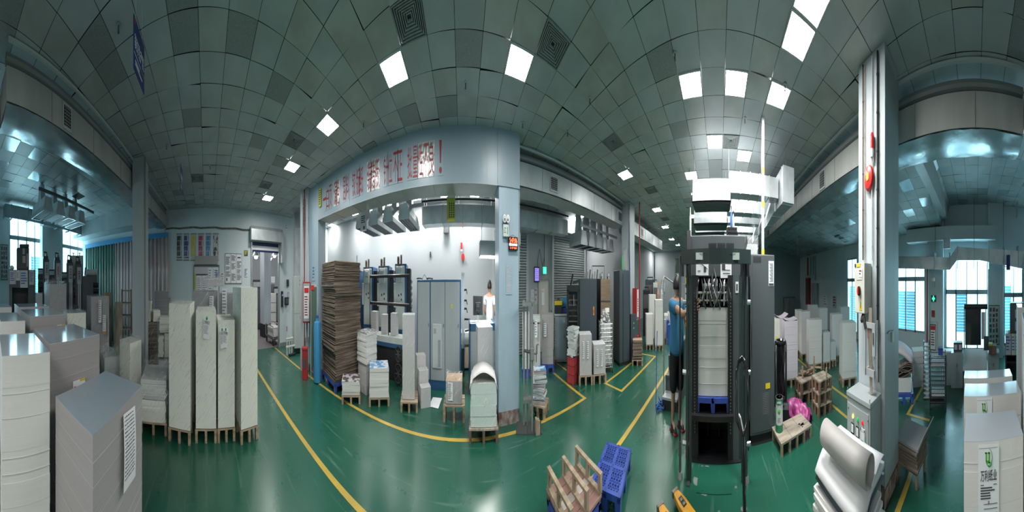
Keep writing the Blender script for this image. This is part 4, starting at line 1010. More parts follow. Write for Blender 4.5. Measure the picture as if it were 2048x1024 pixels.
sheets('uneven white wrapped pile stacked on the grey bundle beside the cardboard',(q.x,q.y,0),-0.26,0.48,0.48,0.445,0.895,'paper_white','print_dark',n=14,jit=0.012,wrap=True,twist=0.03,group='printed sheet piles in front of the bay',peak=0.02)
c=gp(835,827);rz=radians(16);ex=Vector((cos(rz),sin(rz),0));ey=Vector((-ex.y,ex.x,0));cen=c-ex*0.24+ey*0.28
pallet('pale board pallet under the tall narrow wrapped grey stack',cen,rz,0.50,0.54,0.13,'wood',group='wooden pallets in front of the bay',boards=2)
sheets('tall narrow grey stack half wrapped in clear film on a pale board pallet',cen+ex*-0.02,rz,0.36,0.32,0.135,1.21,'paper_silver','paper_green',wrap=True,group='wrapped stacks in front of the bay',peak=0.005)
for k,(x,y,z1,d)in enumerate(((850,812,0.26,4.95),(846,795,0.42,5.21),(841,780,0.58,5.46))):
 q=at(x,d);sheets(['lowest','middle','tallest'][k]+' of the three stepped grey wrapped bundles by the grey cabinet',q,face(x)+0.25,0.30,0.22,0,z1,'paper_silver',wrap=True,group='stepped grey bundles',film='film_thick',peak=0.01)
q=gp(871,806);m=M();m.grid(lambda u,v:((u-0.5)*0.30,(v-0.5)*0.42,0.006+0.01*u*v),3,3);o=m.build('paper_sheet','note_white',thick=0.002);place(o,q,face(871)-0.3);tag(o,'single white sheet lying on the floor before the grey cabinet','paper')
c=gp(908,846);pallet('small wooden pallet under the short wrapped brown box',(c.x,c.y+0.22,0),0,0.58,0.46,0.20,'wood',group='wooden pallets in front of the bay')
o=sheets('short brown box with white slip under loose film on a small pallet',(c.x,c.y+0.24,0),0,0.44,0.40,0.205,0.47,'paper_grey','card_tan',wrap=True,group='wrapped stacks in front of the bay',peak=0.07,name='carton',cat='carton')
note('white printed slip on the short brown box',(c.x-0.1,c.y+0.03,0.35),0,0.13,0.21,rows=9,name='paper_slip',cat='label',group='printed paper labels on stacks')
c=gp(970,888);rz=-0.10
pallet('dark wooden pallet of the big covered pile, jutting over the yellow line',(c.x,c.y+0.30,0),rz,0.68,0.62,0.15,'wood_dark',group='wooden pallets in front of the bay',deck='wood_grey')
o=sheets('big pale green wrapped pile with a curling cover sheet by the bay column',(c.x,c.y+0.31,0),rz,0.60,0.56,0.155,0.60,'paper_green','paper_white',n=4,jit=0.02,wrap=True,group='wrapped stacks in front of the bay',peak=0.03,amp=0.02)
m=M();m.grid(lambda u,v:((u-0.5)*0.66,(v-0.5)*0.58,0.66+0.05*cos((u-0.5)*5)-0.18*max(0,abs(u-0.5)-0.38)*8*0.5),16,4);m.build('cover_sheet','paper_white',o,smooth=True,thick=0.003)
q=at(968,4.72);sheets('grey wrapped stack standing behind the big covered pile',q,0.05,0.42,0.40,0,1.08,'paper_silver','note_white',wrap=True,group='wrapped stacks in front of the bay',film='film_thick',peak=0.01)
Yf=5.62;xa,xb=toY(834,Yf).x,toY(922,Yf).x;w=xb-xa
o=T('control_cabinet','wide grey three door control cabinet with blue frame in the bay','cabinet',((xa+xb)/2,Yf,0),0)
m=M();m.box(-w/2,0.0,0,w/2,0.5,1.665);m.build('body','machine_blue',o,0.01)
for a,b in((0.02,0.30),(0.325,0.64),(0.65,0.97)):
 m=M();m.box(-w/2+w*a,-0.02,0.14,-w/2+w*b,0.0,1.63);dd=m.build('door','cabinet_grey',o,0.006)
 m=M();m.box(-w/2+w*(b-0.03),-0.03,0.95,-w/2+w*(b-0.02),-0.02,1.0);m.build('handle','dark_steel',dd)
m=M();m.box(-w*0.13,-0.055,0.33,w*0.07,-0.02,1.0);vv=m.build('ventilation_panel','box_grey',o,0.008)
m=M()
for k in range(24):m.box(-0.01,-0.06,0.36+k*0.017,0.075,-0.055,0.369+k*0.017)
m.build('grille','ink_grey',vv);m=M();m.box(-0.16,-0.062,0.86,-0.08,-0.055,0.93);m.build('label_plate','paper_grey',vv)
m=M();m.box(w*0.28,-0.024,1.23,w*0.31,-0.02,1.3);m.build('warning_sticker','lime_yellow',o);m=M();m.box(-w/2,-0.03,0,w/2,0,0.10);m.build('plinth','machine_blue',o)
for x,lb in((838,'spanner lying on top of the grey cabinet at its left'),(849,'coiled grey hose end on top of the grey cabinet'),(858,'flat metal bracket on top of the grey cabinet')):
 q=toY(x,Yf+0.2,1.672);o2=T('loose_tool',lb,'tool',q,0.4,'odds and ends on the grey cabinet');m=M();m.tube([(-0.09,0,0.012),(0,0.02,0.02 if x!=849 else 0.08),(0.1,-0.02,0.012)],0.012,6);m.build('shaft','dark_steel' if x!=849 else'machine_white',o2);m=M();m.box(0.08,-0.04,0,0.14,0.02,0.025);m.build('head','dark_steel',o2)
q=at(926,6.4);o=T('hook_machine','dark machine side with hooks behind the grey cabinet','machine',q,0)
m=M();m.box(-0.06,0,0.5,0.06,0.5,1.80);m.build('panel','galvanised_dull',o)
for z in(1.5,1.32,1.18):m=M();m.tube([(0.06,0,z),(0.14,-0.02,z),(0.17,-0.02,z-0.07)],0.02,6);m.build('hook','black',o)
m=M();m.tube([(0.06,0,1.0),(0.26,-0.03,1.0),(0.26,-0.03,0.82),(0.08,-0.03,0.8)],0.02,6);m.build('bracket','black',o);m=M();m.box(-0.06,0.1,0,0.06,0.4,0.5);m.build('foot','dark_steel',o)
q=at(929,7.2);o=T('bench','pale work bench behind the grey cabinet in the bay','bench',(0.35,7.2,0),0)
m=M();m.box(-0.5,-0.3,0.62,0.5,0.3,0.70);m.build('bench_top','machine_white',o);m=M();m.box(-0.48,-0.28,0.05,0.48,0.28,0.4);m.build('lower_shelf','wood_grey',o)
for s in(-1,1):m=M();m.box(s*0.46-0.03,-0.28,0,s*0.46+0.03,0.28,0.62);m.build('leg','machine_white',o)
q=at(966,5.55);o=T('inspection_desk','grey inspection desk with blue edges standing behind the wrapped stacks','desk',(toY(966,5.5).x,5.75,0),0)
m=M();m.box(-0.44,-0.3,0,0.42,0.45,0.98);m.build('body','cabinet_grey',o)
m=M();m.box(-0.46,-0.32,0,-0.43,0.45,1.02).box(0.40,-0.32,0,0.44,0.45,1.02).box(-0.46,-0.32,0.92,0.44,-0.29,1.02);m.build('blue_edge','machine_blue',o)
m=M();m.box(-0.43,-0.29,0.98,0.40,0.45,1.0);m.build('desk_top','machine_white',o)
q=at(956,5.75,1.0);o=T('monitor','black monitor seen from behind on the inspection desk','monitor',q,0)
m=M();m.box(-0.17,0,0.12,0.17,0.05,0.42);m.build('screen_back','black',o,0.006);m=M();m.box(-0.09,-0.03,0.18,0.09,0.0,0.32);m.build('rear_housing','black',o,0.01);m=M();m.bars(-0.05,0.06,0.24,0.29,3,-0.034,0.5);m.build('vent_slots','dark_steel',o)
m=M();m.box(-0.02,0.0,0,0.02,0.03,0.15).box(-0.1,-0.06,0,0.1,0.1,0.012);m.build('stand','galvanised_dull',o)
# - printing towers in the bay
def press_tower(label,x,d,z1,rz=0.25):
 q=at(x,d);o=T('printing_tower',label,'printing machine',q,rz,'printing towers in the bay')
 m=M();m.box(-0.20,0,0.72,0.20,0.12,z1-0.1);m.build('front_column','machine_white',o,0.015)
 m=M();m.box(-0.23,0.03,0.0,0.28,0.9,z1-0.06);m.build('body','machine_blue',o,0.01)
 m=M();m.box(0.28,0.1,0.9,0.46,0.8,z1-0.15);m.build('side_roller_box','black',o)
 for k in range(6):m=M();m.cyl((0.47,0.15,1.0+k*0.13),(0.47,0.75,1.0+k*0.13),0.04,n=10);m.build('roller','dark_steel',o)
 m=M();m.box(-0.16,-0.06,z1-0.42,0.10,0,z1-0.12);m.build('upper_housing','machine_white',o,0.02)
 m=M();m.box(-0.10,-0.09,z1-0.28,0.05,-0.06,z1-0.16);m.build('gear_cover','galvanised_dull',o,0.01)
 m=M();m.box(-0.27,-0.05,1.15,-0.18,0.03,1.62);m.build('side_tank','machine_white',o,0.01)
 for(hx,hz)in((-0.06,1.38),(0.05,1.40),(0.06,1.30)):m=M();m.cyl((hx,-0.01,hz),(hx,0.002,hz),0.025,n=10);m.build('port','black',o)
 m=M();m.box(-0.14,0.0,0.45,0.14,0.1,0.72);m.build('foot_panel','machine_blue',o)
 m=M();m.cyl((-0.08,0.05,z1-0.1),(-0.08,0.05,z1+0.05),0.05).cyl((0.05,0.05,z1-0.1),(0.05,0.05,z1+0.08),0.04);m.build('motor','wood_dark',o);m=M();m.cyl((-0.08,0.05,z1+0.05),(-0.08,0.05,z1+0.08),0.055).cyl((0.05,0.05,z1+0.08),(0.05,0.05,z1+0.11),0.045);m.build('motor_cap','card_tan',o)
 return o
press_tower('white fronted printing tower with blue sides closest to the cardboard stack',735,8.1,2.03)
press_tower('white fronted printing tower with the tallest brown motor, middle of three',766,7.6,2.03)
press_tower('white fronted printing tower with blue sides closest to the grey cabinet',800,7.2,2.05)
q=at(709,8.5);o=T('printing_unit','farthest dark printing unit half hidden behind the cardboard stack','printing machine',q,0.25)
m=M();m.box(-0.28,0,0,0.28,0.8,1.9);m.build('body','machine_blue',o);m=M();m.box(-0.2,-0.05,1.9,0.2,0.3,2.0);m.build('top_cover','machine_white',o);m=M();m.cyl((0.1,0.1,2.0),(0.1,0.1,2.25),0.03,n=8);m.build('post','steel',o)
a,b=at(740,7.35,0),at(824,6.3,0)
o=T('machine_rail','black tubular guard rail in front of the printing towers','guard rail',(0,0,0),0)
for(z,x0,x1,nm)in((1.735,740,819,'upper_bar'),(1.26,740,819,'lower_bar')):
 m=M();pts=[at(x,6.78-(x-740)*0.0095,z)for x in(x0,(x0+x1)/2,x1)];m.tube(pts,0.028,8);m.build(nm,'black',o)
for x in(740,777,819):q=at(x,6.78-(x-740)*0.0095);m=M();m.cyl((q.x,q.y,0.722),(q.x,q.y,1.76),0.018,n=8);m.build('upright','black',o)
q0,q1=at(745,6.6),at(822,5.9)
dirv=(q1-q0);L=dirv.length;rz=atan2(dirv.y,dirv.x);cen=(q0+q1)/2
o=T('feeder_platform','pale platform edge with black underside running along the printing towers','machine platform',cen,rz)
m=M();m.box(-L/2,0,0.62,L/2,0.5,0.72);m.build('ledge','machine_white',o);m=M();m.box(-L/2,0.0,0.55,L/2,0.25,0.62);m.build('blue_edge','machine_blue',o);m=M();m.box(-L/2,0.05,0.0,L/2,0.25,0.55);m.build('dark_base','black',o)
q=at(797,5.85,0.42);o2=T('drive_wheel','black spoked drive wheel low under the platform beside the tall narrow stack','wheel',(q.x,q.y,0.0),rz)
for(z,r)in((0.50,0.12),(0.20,0.15)):
 m=M();m.tube([(0.0+r*cos(t*pi/10),-0.02,z+r*sin(t*pi/10))for t in range(21)],0.022,6);m.build('rim','black_rubber',o2)
 m=M()
 for t in range(4):m.bar((-r*cos(t*pi/4),-0.02,z-r*sin(t*pi/4)),(r*cos(t*pi/4),-0.02,z+r*sin(t*pi/4)),0.014,0.014)
 m.build('spokes','dark_steel',o2)
m=M();m.box(-0.05,-0.01,0.03,0.05,0.03,0.55);m.build('mount','black',o2)
for k,(x,d,z)in enumerate(((750,6.93,1.1),(770,6.72,1.06),(789,6.5,1.1))):
 q=at(x,d);sheets(['first','second','third'][k]+' small grey paper bundle set between the printing towers',(q.x,q.y,0),rz,0.24,0.22,0.722,z,'paper_silver',group='paper bundles between the towers')
def roller(label,xa,xb,yt):
 A,B=toY(xa,YN-0.02),toY(xb,YN-0.02);q=(A+B)/2;w=B.x-A.x;zt_=zt(yt,dist(q))
 o=T('roller_shutter',label,'roller shutter',(q.x,YN-0.01,0),0)
 m=M();n=int(zt_/0.062)
 for k in range(n):z=k*0.062;m.ext([(-w/2,-0.02,z),(-w/2,-0.05,z+0.02),(-w/2,-0.05,z+0.045),(-w/2,-0.02,z+0.06)],(w,0,0))
 m.box(-w/2,-0.02,0,w/2,-0.012,zt_);m.build('curtain','shutter',o)
 for s in(-1,1):m=M();m.box(s*w/2-0.05,-0.09,0,s*w/2+0.05,0,zt_+0.05);m.build('guide_rail','box_grey',o)
 m=M();m.box(-w/2,-0.3,zt_,w/2,0,zt_+0.3);m.build('housing','galvanised_dull',o)
roller('wide grey roller shutter at the back of the right bay',1105,1169,470)
roller('grey roller shutter partly hidden behind the clock column',988,1054,466)
A,B=toY(1077,YN-0.02),toY(1097,YN-0.02);w=B.x-A.x;zd=zt(560,dist(A))
o=T('door_1',None,None,((A.x+B.x)/2,YN-0.005,0),0);o['kind']='structure'
m=M();m.box(-w/2,-0.03,0,w/2,0,zd);m.build('leaf','box_cream',o);m=M();m.box(-w/2-0.05,-0.05,0,-w/2,0,zd+0.05).box(w/2,-0.05,0,w/2+0.05,0,zd+0.05).box(-w/2,-0.05,zd,w/2,0,zd+0.05);m.build('frame','frame_metal',o)
note('white notice with red characters on the cream door of the right bay',yn(1085,594)+Vector((0,-0.06,0)),0,0.16,0.38,rows=0,title='小心',title_mat='bright_red',group='notices on the right bay wall')
note('two column white notice left of the cream door',yn(1064.5,594)+Vector((0,-0.01,0)),0,0.17,0.34,rows=8,cols=2,group='notices on the right bay wall')
note('pale lilac notice left of the cream door',yn(1072,592)+Vector((0,-0.01,0)),0,0.18,0.38,'paper_mauve',rows=3,group='notices on the right bay wall')
o=T('exit_sign','lit green running man exit sign above the cream door in the right bay','sign',yn(1088.5,541),0)
m=M();m.box(-0.11,-0.05,-0.09,0.11,0,0.09);m.build('case','ink_green',o);m=M();m.box(-0.1,-0.055,-0.08,0.1,-0.05,0.08);m.build('lit_face','exit_green',o)
m=M();m.bar((-0.03,-0.058,0.045),(0.03,-0.058,0.0),0.012,0.02).bar((0.03,-0.058,0),(0.055,-0.058,-0.05),0.012,0.018).bar((0.0,-0.058,-0.01),(-0.05,-0.058,-0.05),0.012,0.018).bar((-0.05,-0.058,0.0),(-0.02,-0.058,0.03),0.012,0.014);m.ball((-0.05,-0.058,0.055),0.014);m.build('running_figure','note_white',o)
m=M();m.cyl((0,-0.02,0.09),(0,-0.02,1.2),0.012,n=6);m.tube([(0,-0.02,0.3),(-0.12,-0.03,0.1),(-0.3,-0.02,0.5),(-0.42,-0.02,0.2),(-0.4,-0.02,0.0)],0.012,6);m.build('cord','ink',o)
o=T('wall_screen','small purple lit screen beside the exit sign in the right bay','screen',yn(1073,549),0);m=M();m.box(-0.15,-0.05,-0.18,0.15,0,0.18);m.build('case','black',o);m=M();m.box(-0.12,-0.055,-0.15,0.12,-0.05,0.15);m.build('display','screen_purple',o);m=M();m.bars(-0.1,0.1,-0.12,0.12,5,-0.058,0.3);m.build('text_lines','paper_mauve',o)
o=T('socket_box','small grey socket box by the roller shutter guide','socket',yn(1101,622),0);m=M();m.box(-0.07,-0.06,-0.09,0.07,0,0.09);m.build('case','cabinet_grey',o);m=M();m.box(-0.03,-0.065,-0.03,0.03,-0.06,0.03);m.build('outlet','ink_green',o)
GR='grey stacks along the back of the right bay'
q=at(1071,6.75);pallet('wooden pallet of the grey stack behind the steel lifter',q,face(1071),0.46,0.5,0.10,group='wooden pallets in the right bay');sheets('grey wrapped stack with white slip behind the steel lifter',q,face(1071),0.38,0.46,0.105,0.90,'paper_silver',wrap=True,group=GR,film='film_thick',peak=0.0)
sheets('short cream bundle topping the grey stack behind the steel lifter',(q.x,q.y,0),face(1071),0.36,0.4,0.93,1.04,'paper_cool',n=5,jit=0.01,group=GR)
note('white slip on the grey stack behind the steel lifter',at(1072,6.46,zt(657,6.5)),face(1071),0.10,0.3,rows=6,name='paper_slip',cat='label',group='printed paper labels on stacks')
q=at(1095,7.0);blue_pallet('blue plastic pallet under the bare grey stack in the right bay',q,face(1092),0.56,0.6,0.15);sheets('bare grey paper stack on a blue pallet before the cream door',q,face(1092),0.46,0.5,0.155,1.05,'paper_grey',n=12,group=GR)
note('white slip on the bare grey stack before the cream door',at(1090,6.7,zt(660,6.7)),face(1092),0.11,0.24,rows=6,name='paper_slip',cat='label',group='printed paper labels on stacks')
q=at(1052,6.6);blue_pallet('blue plastic pallet glimpsed between column and steel lifter',q,face(1054),0.33,0.5,0.15)
sheets('grey stack on the blue pallet between column and steel lifter',q,face(1054),0.27,0.46,0.155,1.1,'paper_silver',group=GR)
q=at(1122,7.6);o=T('storage_cabinet','pale grey cabinet with open front below the yellow lidded toolbox','cabinet',q,face(1122));w=0.56
m=M();m.box(-w/2,0,0.02,w/2,0.4,0.96);m.build('body','cabinet_grey',o);m=M();m.box(-w/2-0.02,-0.05,0.96,w/2+0.02,0.42,1.0);m.build('cabinet_top','machine_white',o);m=M();m.box(-0.16,-0.02,0.08,0.2,0,0.92);m.build('door','pale_blue_paint',o);m=M();m.box(0.14,-0.04,0.5,0.16,-0.02,0.58);m.build('handle','dark_steel',o)
q2=at(1117,7.65,1.002);o=T('toolbox','black toolbox with bright yellow lid on the pale grey cabinet','toolbox',q2,face(1117));m=M();m.box(-0.17,-0.12,0,0.17,0.12,0.17);m.build('body','black',o,0.01);m=M();m.box(-0.18,-0.13,0.17,0.18,0.13,0.25);m.build('lid','yellow',o,0.01);m=M();m.tube([(-0.06,0,0.25),(-0.06,0,0.29),(0.06,0,0.29),(0.06,0,0.25)],0.012,6);m.build('handle','black',o)
q2=at(1129,7.75,1.002);o=T('tool_bag','small blue bag next to the yellow lidded toolbox','bag',q2,face(1129));m=M();m.box(-0.12,-0.1,0,0.12,0.1,0.12);m.build('body','plastic_blue',o,0.02);m=M();m.box(-0.1,-0.06,0.12,0.1,0.1,0.34);m.build('upper_pouch','cyan_blue',o,0.03)
q=at(1107,7.55);pallet('small dark pallet lying by the pale grey cabinet',q,face(1107),0.28,0.3,0.12,'wood_dark',group='wooden pallets in the right bay')
q=gp(1058,868);o=T('stack_lifter','worn steel stack lifter frame with hand crank right of the clock column','stack lifter',(1.62,3.80,0),face(1055))
m=M();m.box(-0.30,-0.16,0,0.34,0.20,0.012);m.build('base_plate','dark_steel',o)
for x,y,z in((-0.11,0.1,1.42),(-0.02,0.1,1.42),(0.10,-0.08,1.45)):m=M();m.box(x-0.022,y-0.02,0.012,x+0.022,y+0.02,z);m.build('post','frame_metal',o)
m=M();m.box(-0.14,-0.1,1.36,0.14,0.13,1.40);m.build('top_plate','frame_metal',o);m=M();m.box(-0.12,-0.06,0.30,0.12,0.1,0.34);m.build('cross_plate','frame_metal',o)
m=M();m.box(0.05,-0.14,0.78,0.15,-0.06,0.92);m.build('gear_box','frame_metal',o,0.01);m=M();m.tube([(0.15,-0.1,0.85),(0.22,-0.1,0.85),(0.22,-0.1,0.95),(0.26,-0.1,0.95)],0.011,6);m.tube([(0.20,-0.1+0.07*cos(t*pi/8),0.85+0.09*sin(t*pi/8))for t in range(17)],0.008,5);m.build('crank','dark_steel',o)
m=M();m.tube([(-0.11,0.1,0.85),(0.1,-0.08,0.86)],0.02,8);m.build('shaft','dark_steel',o)
q=gp(1077,872);m=M();m.box(-0.05,-0.05,0,0.0,0.05,0.17).box(0.004,-0.05,0,0.05,0.05,0.155);o=m.build('wood_block','wood_pale',bev=0.004);place(o,q+Vector((0,0.06,0)),face(1077)+0.3);tag(o,'split wooden block standing on the floor by the steel lifter','wood block')
q=gp(1083,838);pallet('small wooden pallet under the magazines by the steel lifter',q+Vector((0.05,0.2,0)),face(1083)-0.3,0.42,0.42,0.15,'wood',group='wooden pallets in the right bay')
rr=random.Random(3);z=0.152;base=q+Vector((0.05,0.2,0))
MG=['lowest','second lowest','third','fourth','fifth','sixth','top']
for k in range(7):
 h=(0.07,0.06,0.055,0.06,0.05,0.06,0.05)[k]
 o=T('magazine_bundle',MG[k]+' bundle of the magazine pile on the small pallet by the lifter','magazines',(base.x+rr.uniform(-.03,.03),base.y+rr.uniform(-.03,.03),z),face(1083)+rr.uniform(-.4,.4),'magazine bundles by the lifter')
 m=M();slabs(m,0.34,0.26,0,h-0.004,5,0.01);m.build('pages','paper_cool' if k%3 else'paper_grey',o);m=M();m.box(-0.17,-0.13,h-0.004,0.17,0.13,h-0.001);m.build('cover',['print_blue','print_dark','paper_white'][k%3],o);z+=h
MC='cabinet_dark'
q=at(1146,6.9);o=T('roller_machine','open black machine frame with rollers left of the dark cabinets in the right bay','machine',q,face(1146))
for s in(-1,1):m=M();m.box(s*0.22-0.04,-0.03,0,s*0.22+0.04,0.05,1.5);m.build('upright','black',o)
m=M();m.box(-0.26,-0.03,1.46,0.26,0.05,1.58);m.build('header','black',o);m=M();m.box(-0.2,0.12,0.1,0.2,0.5,1.5);m.build('inner_body','black',o)
for k in range(9):m=M();m.cyl((-0.18,0.06,0.5+k*0.1),(0.18,0.06,0.5+k*0.1),0.022,n=8);m.build('roller','dark_steel',o)
for k in range(6):m=M();m.tube([(-0.18+k*0.07,0.02,1.4-k%3*.1),(-0.14+k*0.06,-0.06,1.2),(-0.16+k*0.07,0.02,0.95)],0.01,5);m.build('hose','dark_steel',o)
m=M();m.bar((-0.1,0,1.58),(0.0,0.1,1.78),0.04,0.05).bar((0,0.05,1.62),(0.24,0.05,1.66),0.05,0.05);m.build('top_arm','black',o)
def dark_cab(label,c,w,d,z1,rz,details=True):
 o=T('machine_cabinet',label,'cabinet',c,rz,'dark cabinets of the right bay machine')
 m=M();m.box(-w/2,-d/2,0.06,w/2,d/2,z1);m.build('body',MC,o,0.015);m=M();m.box(-w/2+0.02,-d/2+0.02,0,w/2-0.02,d/2-0.02,0.06);m.build('plinth','black',o)
 m=M();m.box(-w/2+0.02,-d/2-0.006,0.1,w/2-0.02,-d/2,z1-0.03);dd=m.build('door',MC,o,0.004)
 return o,dd
c=at(1178,7.1);o,dd=dark_cab('dark grey machine cabinet with orange main switch behind the red crates',(c.x,c.y+0.1,0),0.74,0.5,1.70,-0.62)
m=M();m.box(0.20,-0.275,1.02,0.26,-0.255,1.18);m.build('main_switch','ink_orange',o);m=M();m.box(0.215,-0.285,1.06,0.245,-0.27,1.12);m.build('switch_lever','bright_red',o);m=M();m.box(0.05,-0.26,0.1,0.056,-0.254,1.66);m.build('door_gap','black',o)
c=at(1243,7.62);rzc=-0.45
o,dd=dark_cab('tallest dark grey machine cabinet beside the cage of scrap paper',(c.x,c.y,0),0.54,0.58,1.875,rzc)
m=M();m.box(-0.10,-0.308,0.05,-0.085,-0.296,1.8);m.build('door_bar','black',o);m=M();m.box(0.272,0.0,0.92,0.28,0.03,1.08);m.build('lock','steel',o)
c=at(1211,7.9);o=T('brown_housing','brown upright housing between the two dark cabinets','machine housing',c,face(1211));m=M();m.box(-0.23,0,0.02,0.23,0.4,1.70);m.build('body','card_tan',o);m=M();m.box(-0.24,-0.008,1.22,0.24,0,1.25).box(-0.24,-0.008,0,-0.225,0,1.7);m.build('edge_trim','dark_steel',o);m=M();m.cyl((0.16,-0.01,1.0),(0.16,0,1.0),0.03);m.build('port','black',o)
for x,z,lb in((1204,1.70,'round motor on top of the brown housing, left one'),(1217,1.70,'round motor on top of the brown housing, right one')):
 q=at(x,8.05,z+0.005);o=T('motor',lb,'motor',q,0);m=M();m.lathe([(0.06,0),(0.06,0.05),(0.08,0.055),(0.08,0.12),(0.03,0.14)]);m.build('housing','galvanised',o);m=M();m.box(-0.09,-0.02,0.0,-0.055,0.02,0.06);m.build('terminal_box','wood_dark',o)
q=at(1188,8.7);o=T('press_machine','cluttered dark machine with levers behind the cabinets of the right bay','machine',q,face(1188));m=M();m.box(-0.6,0,0,0.55,0.6,1.72);m.build('body','black',o)
for k in range(8):m=M();m.bar((-0.5+k*0.13,0.1,1.72),(-0.46+k*0.13,0.1,1.84+(k%3)*0.05),0.05,0.06);m.build('lever',['galvanised_dull','machine_white','dark_steel'][k%3],o)
m=M();m.tube([(-0.1,0.05,1.72),(-0.1,0.05,2.02),(0.55,0.05,2.02),(0.55,0.05,1.72)],0.014,6);m.build('guard_rail','dark_steel',o)
for k in range(3):
 q=at(1146.5,6.15,0.0+k*0.142);o=T('plastic_crate',['bottom','middle','top'][k]+' red plastic crate of the pile left of the wrapped stacks','crate',q,face(1149)-0.6,'red plastic crates');w,d,h=0.27,0.36,0.138
 m=M();m.box(-w/2,-d/2,0,w/2,d/2,0.01).box(-w/2,-d/2,0,w/2,-d/2+0.012,h).box(-w/2,d/2-0.012,0,w/2,d/2,h).box(-w/2,-d/2,0,-w/2+0.012,d/2,h).box(w/2-0.012,-d/2,0,w/2,d/2,h);m.build('body','plastic_red',o)
 m=M();m.box(-w/2-0.01,-d/2-0.01,h-0.02,w/2+0.01,-d/2,h).box(w/2,-d/2-0.01,h-0.02,w/2+0.01,d/2+0.01,h)
 for t in range(4):x=-w/2+w*t/3;m.box(x-0.008,-d/2-0.008,0,x+0.008,-d/2,h)
 m.build('rim','plastic_red',o)
q=at(1146.5,6.15);sheets('untidy paper heap on top of the red crates',(q.x,q.y,0),face(1149)-0.6,0.30,0.34,0.43,0.90,'paper_cool',n=16,jit=0.03,twist=0.25,group='untidy paper heaps')
GW2='wrapped grey stacks by the scrap cage'
q=at(1170,6.15);pallet('wooden pallet of the taller wrapped grey stack by the red crates',(q.x,q.y,0),-0.62,0.50,0.5,0.15,group='wooden pallets in the right bay',mw='wood_pale');sheets('taller grey wrapped stack with two slips by the red crates',q,-0.62,0.44,0.44,0.155,0.80,'paper_silver','note_white',wrap=True,group=GW2,peak=0.0)
q2=at(1194,5.95);q2=q+Vector((0.52*cos(-0.62),0.52*sin(-0.62),0));pallet('wooden pallet of the shorter wrapped grey stack by the scrap cage',(q2.x,q2.y,0),-0.62,0.50,0.5,0.15,group='wooden pallets in the right bay',mw='wood_pale');sheets('shorter grey wrapped stack with two slips by the scrap cage',q2,-0.62,0.44,0.44,0.155,0.63,'paper_silver','note_white',wrap=True,group=GW2,peak=0.0)
for(x,y,d,lb)in((1161,690,5.95,'left slip on the taller wrapped stack by the red crates'),(1170,690,5.85,'right slip on the taller wrapped stack by the red crates'),(1183,712,5.75,'left slip on the shorter wrapped stack by the cage'),(1192,712,5.65,'right slip on the shorter wrapped stack by the cage')):
 base_=q if'taller' in lb else q2;fx=-0.09 if'left' in lb else 0.07
 e=Vector((cos(-0.62),sin(-0.62),0));nn=Vector((sin(-0.62),-cos(-0.62),0));p=base_+e*fx+nn*0.255;p.z=0.56 if'taller' in lb else 0.42
 note(lb,p,-0.62,0.07,0.28,rows=8,name='paper_slip',cat='label',group='printed paper labels on stacks')
c=at(1211,7.0);rzc2=-0.75;o=T('cage_trolley','wire cage trolley heaped with torn scrap paper','cage trolley',(c.x,c.y,0),rzc2);w,d,h=0.52,0.50,0.86
for sx in(-1,1):
 for sy in(-1,1):
  m=M();m.cyl((sx*w/2,sy*d/2,0.08),(sx*w/2,sy*d/2,h+0.05),0.012,n=6);m.build('post','steel',o);m=M();m.cyl((sx*w/2-0.015,sy*d/2,0.04),(sx*w/2+0.015,sy*d/2,0.04),0.04);m.build('wheel','black_rubber',o)
m=M()
for k in range(11):z=0.1+k*0.078;m.cyl((-w/2,-d/2,z),(w/2,-d/2,z),0.005,n=5).cyl((w/2,-d/2,z),(w/2,d/2,z),0.005,n=5).cyl((-w/2,d/2,z),(w/2,d/2,z),0.005,n=5).cyl((-w/2,-d/2,z),(-w/2,d/2,z),0.005,n=5)
for k in range(7):x=-w/2+w*k/6;m.cyl((x,-d/2,0.1),(x,-d/2,h),0.005,n=5);y=-d/2+d*k/6;m.cyl((w/2,y,0.1),(w/2,y,h),0.005,n=5)
m.build('wire_mesh','steel',o);m=M();m.box(-w/2,-d/2,0.085,w/2,d/2,0.1);m.build('tray','dark_steel',o)
s=M();rr=random.Random(9)
for k in range(150):
 t=rr.random();z=0.13+t*0.98;f=0.78 if z<0.8 else 0.78*(1.35-z)/0.55
 x,y=rr.uniform(-1,1)*w/2*f,rr.uniform(-1,1)*d/2*f
 a=Matrix.Translation((x,y,z))@Matrix.Rotation(rr.uniform(0,6.28),4,'Z')@Matrix.Rotation(rr.uniform(-1.3,1.3),4,'X');l=rr.uniform(0.05,0.10);cv=rr.uniform(-0.04,0.04)
 s.grid(lambda u,v:a@Vector(((u-.5)*l*2,(v-.5)*l,cv*4*(u-.5)**2)),3,1)
s.ob((0,0,0.5),(0.40,0.38,0.76))
so=s.build('paper_scrap',['scrap'],None,thick=0.002);so.location=o.location;so.rotation_euler=o.rotation_euler;tag(so,'heap of torn and crumpled paper scrap filling the wire cage','paper scrap',None,'stuff')
q=gp(1271,727);pallet('small wooden pallet under the brown carton at the aisle column',(q.x,q.y-0.1,0),face(1271),0.48,0.4,0.12,group='wooden pallets in the right bay');sheets('stack of flattened brown cartons on a small pallet by the aisle column',(q.x,q.y-0.1,0),face(1271),0.42,0.36,0.125,0.50,'card_brown','card_tan',n=16,jit=0.015,name='cardboard_stack',cat='cardboard stack',group='cardboard stacks')
q=at(1279,7.95);m=M();m.cyl((q.x,q.y,0.2),(q.x,q.y,CZ-0.01),0.03,n=8);o=m.build('fire_pipe','red_pipe');tag(o,'dark red fire pipe rising at the aisle column right of the dark cabinets','pipe','red riser pipes')
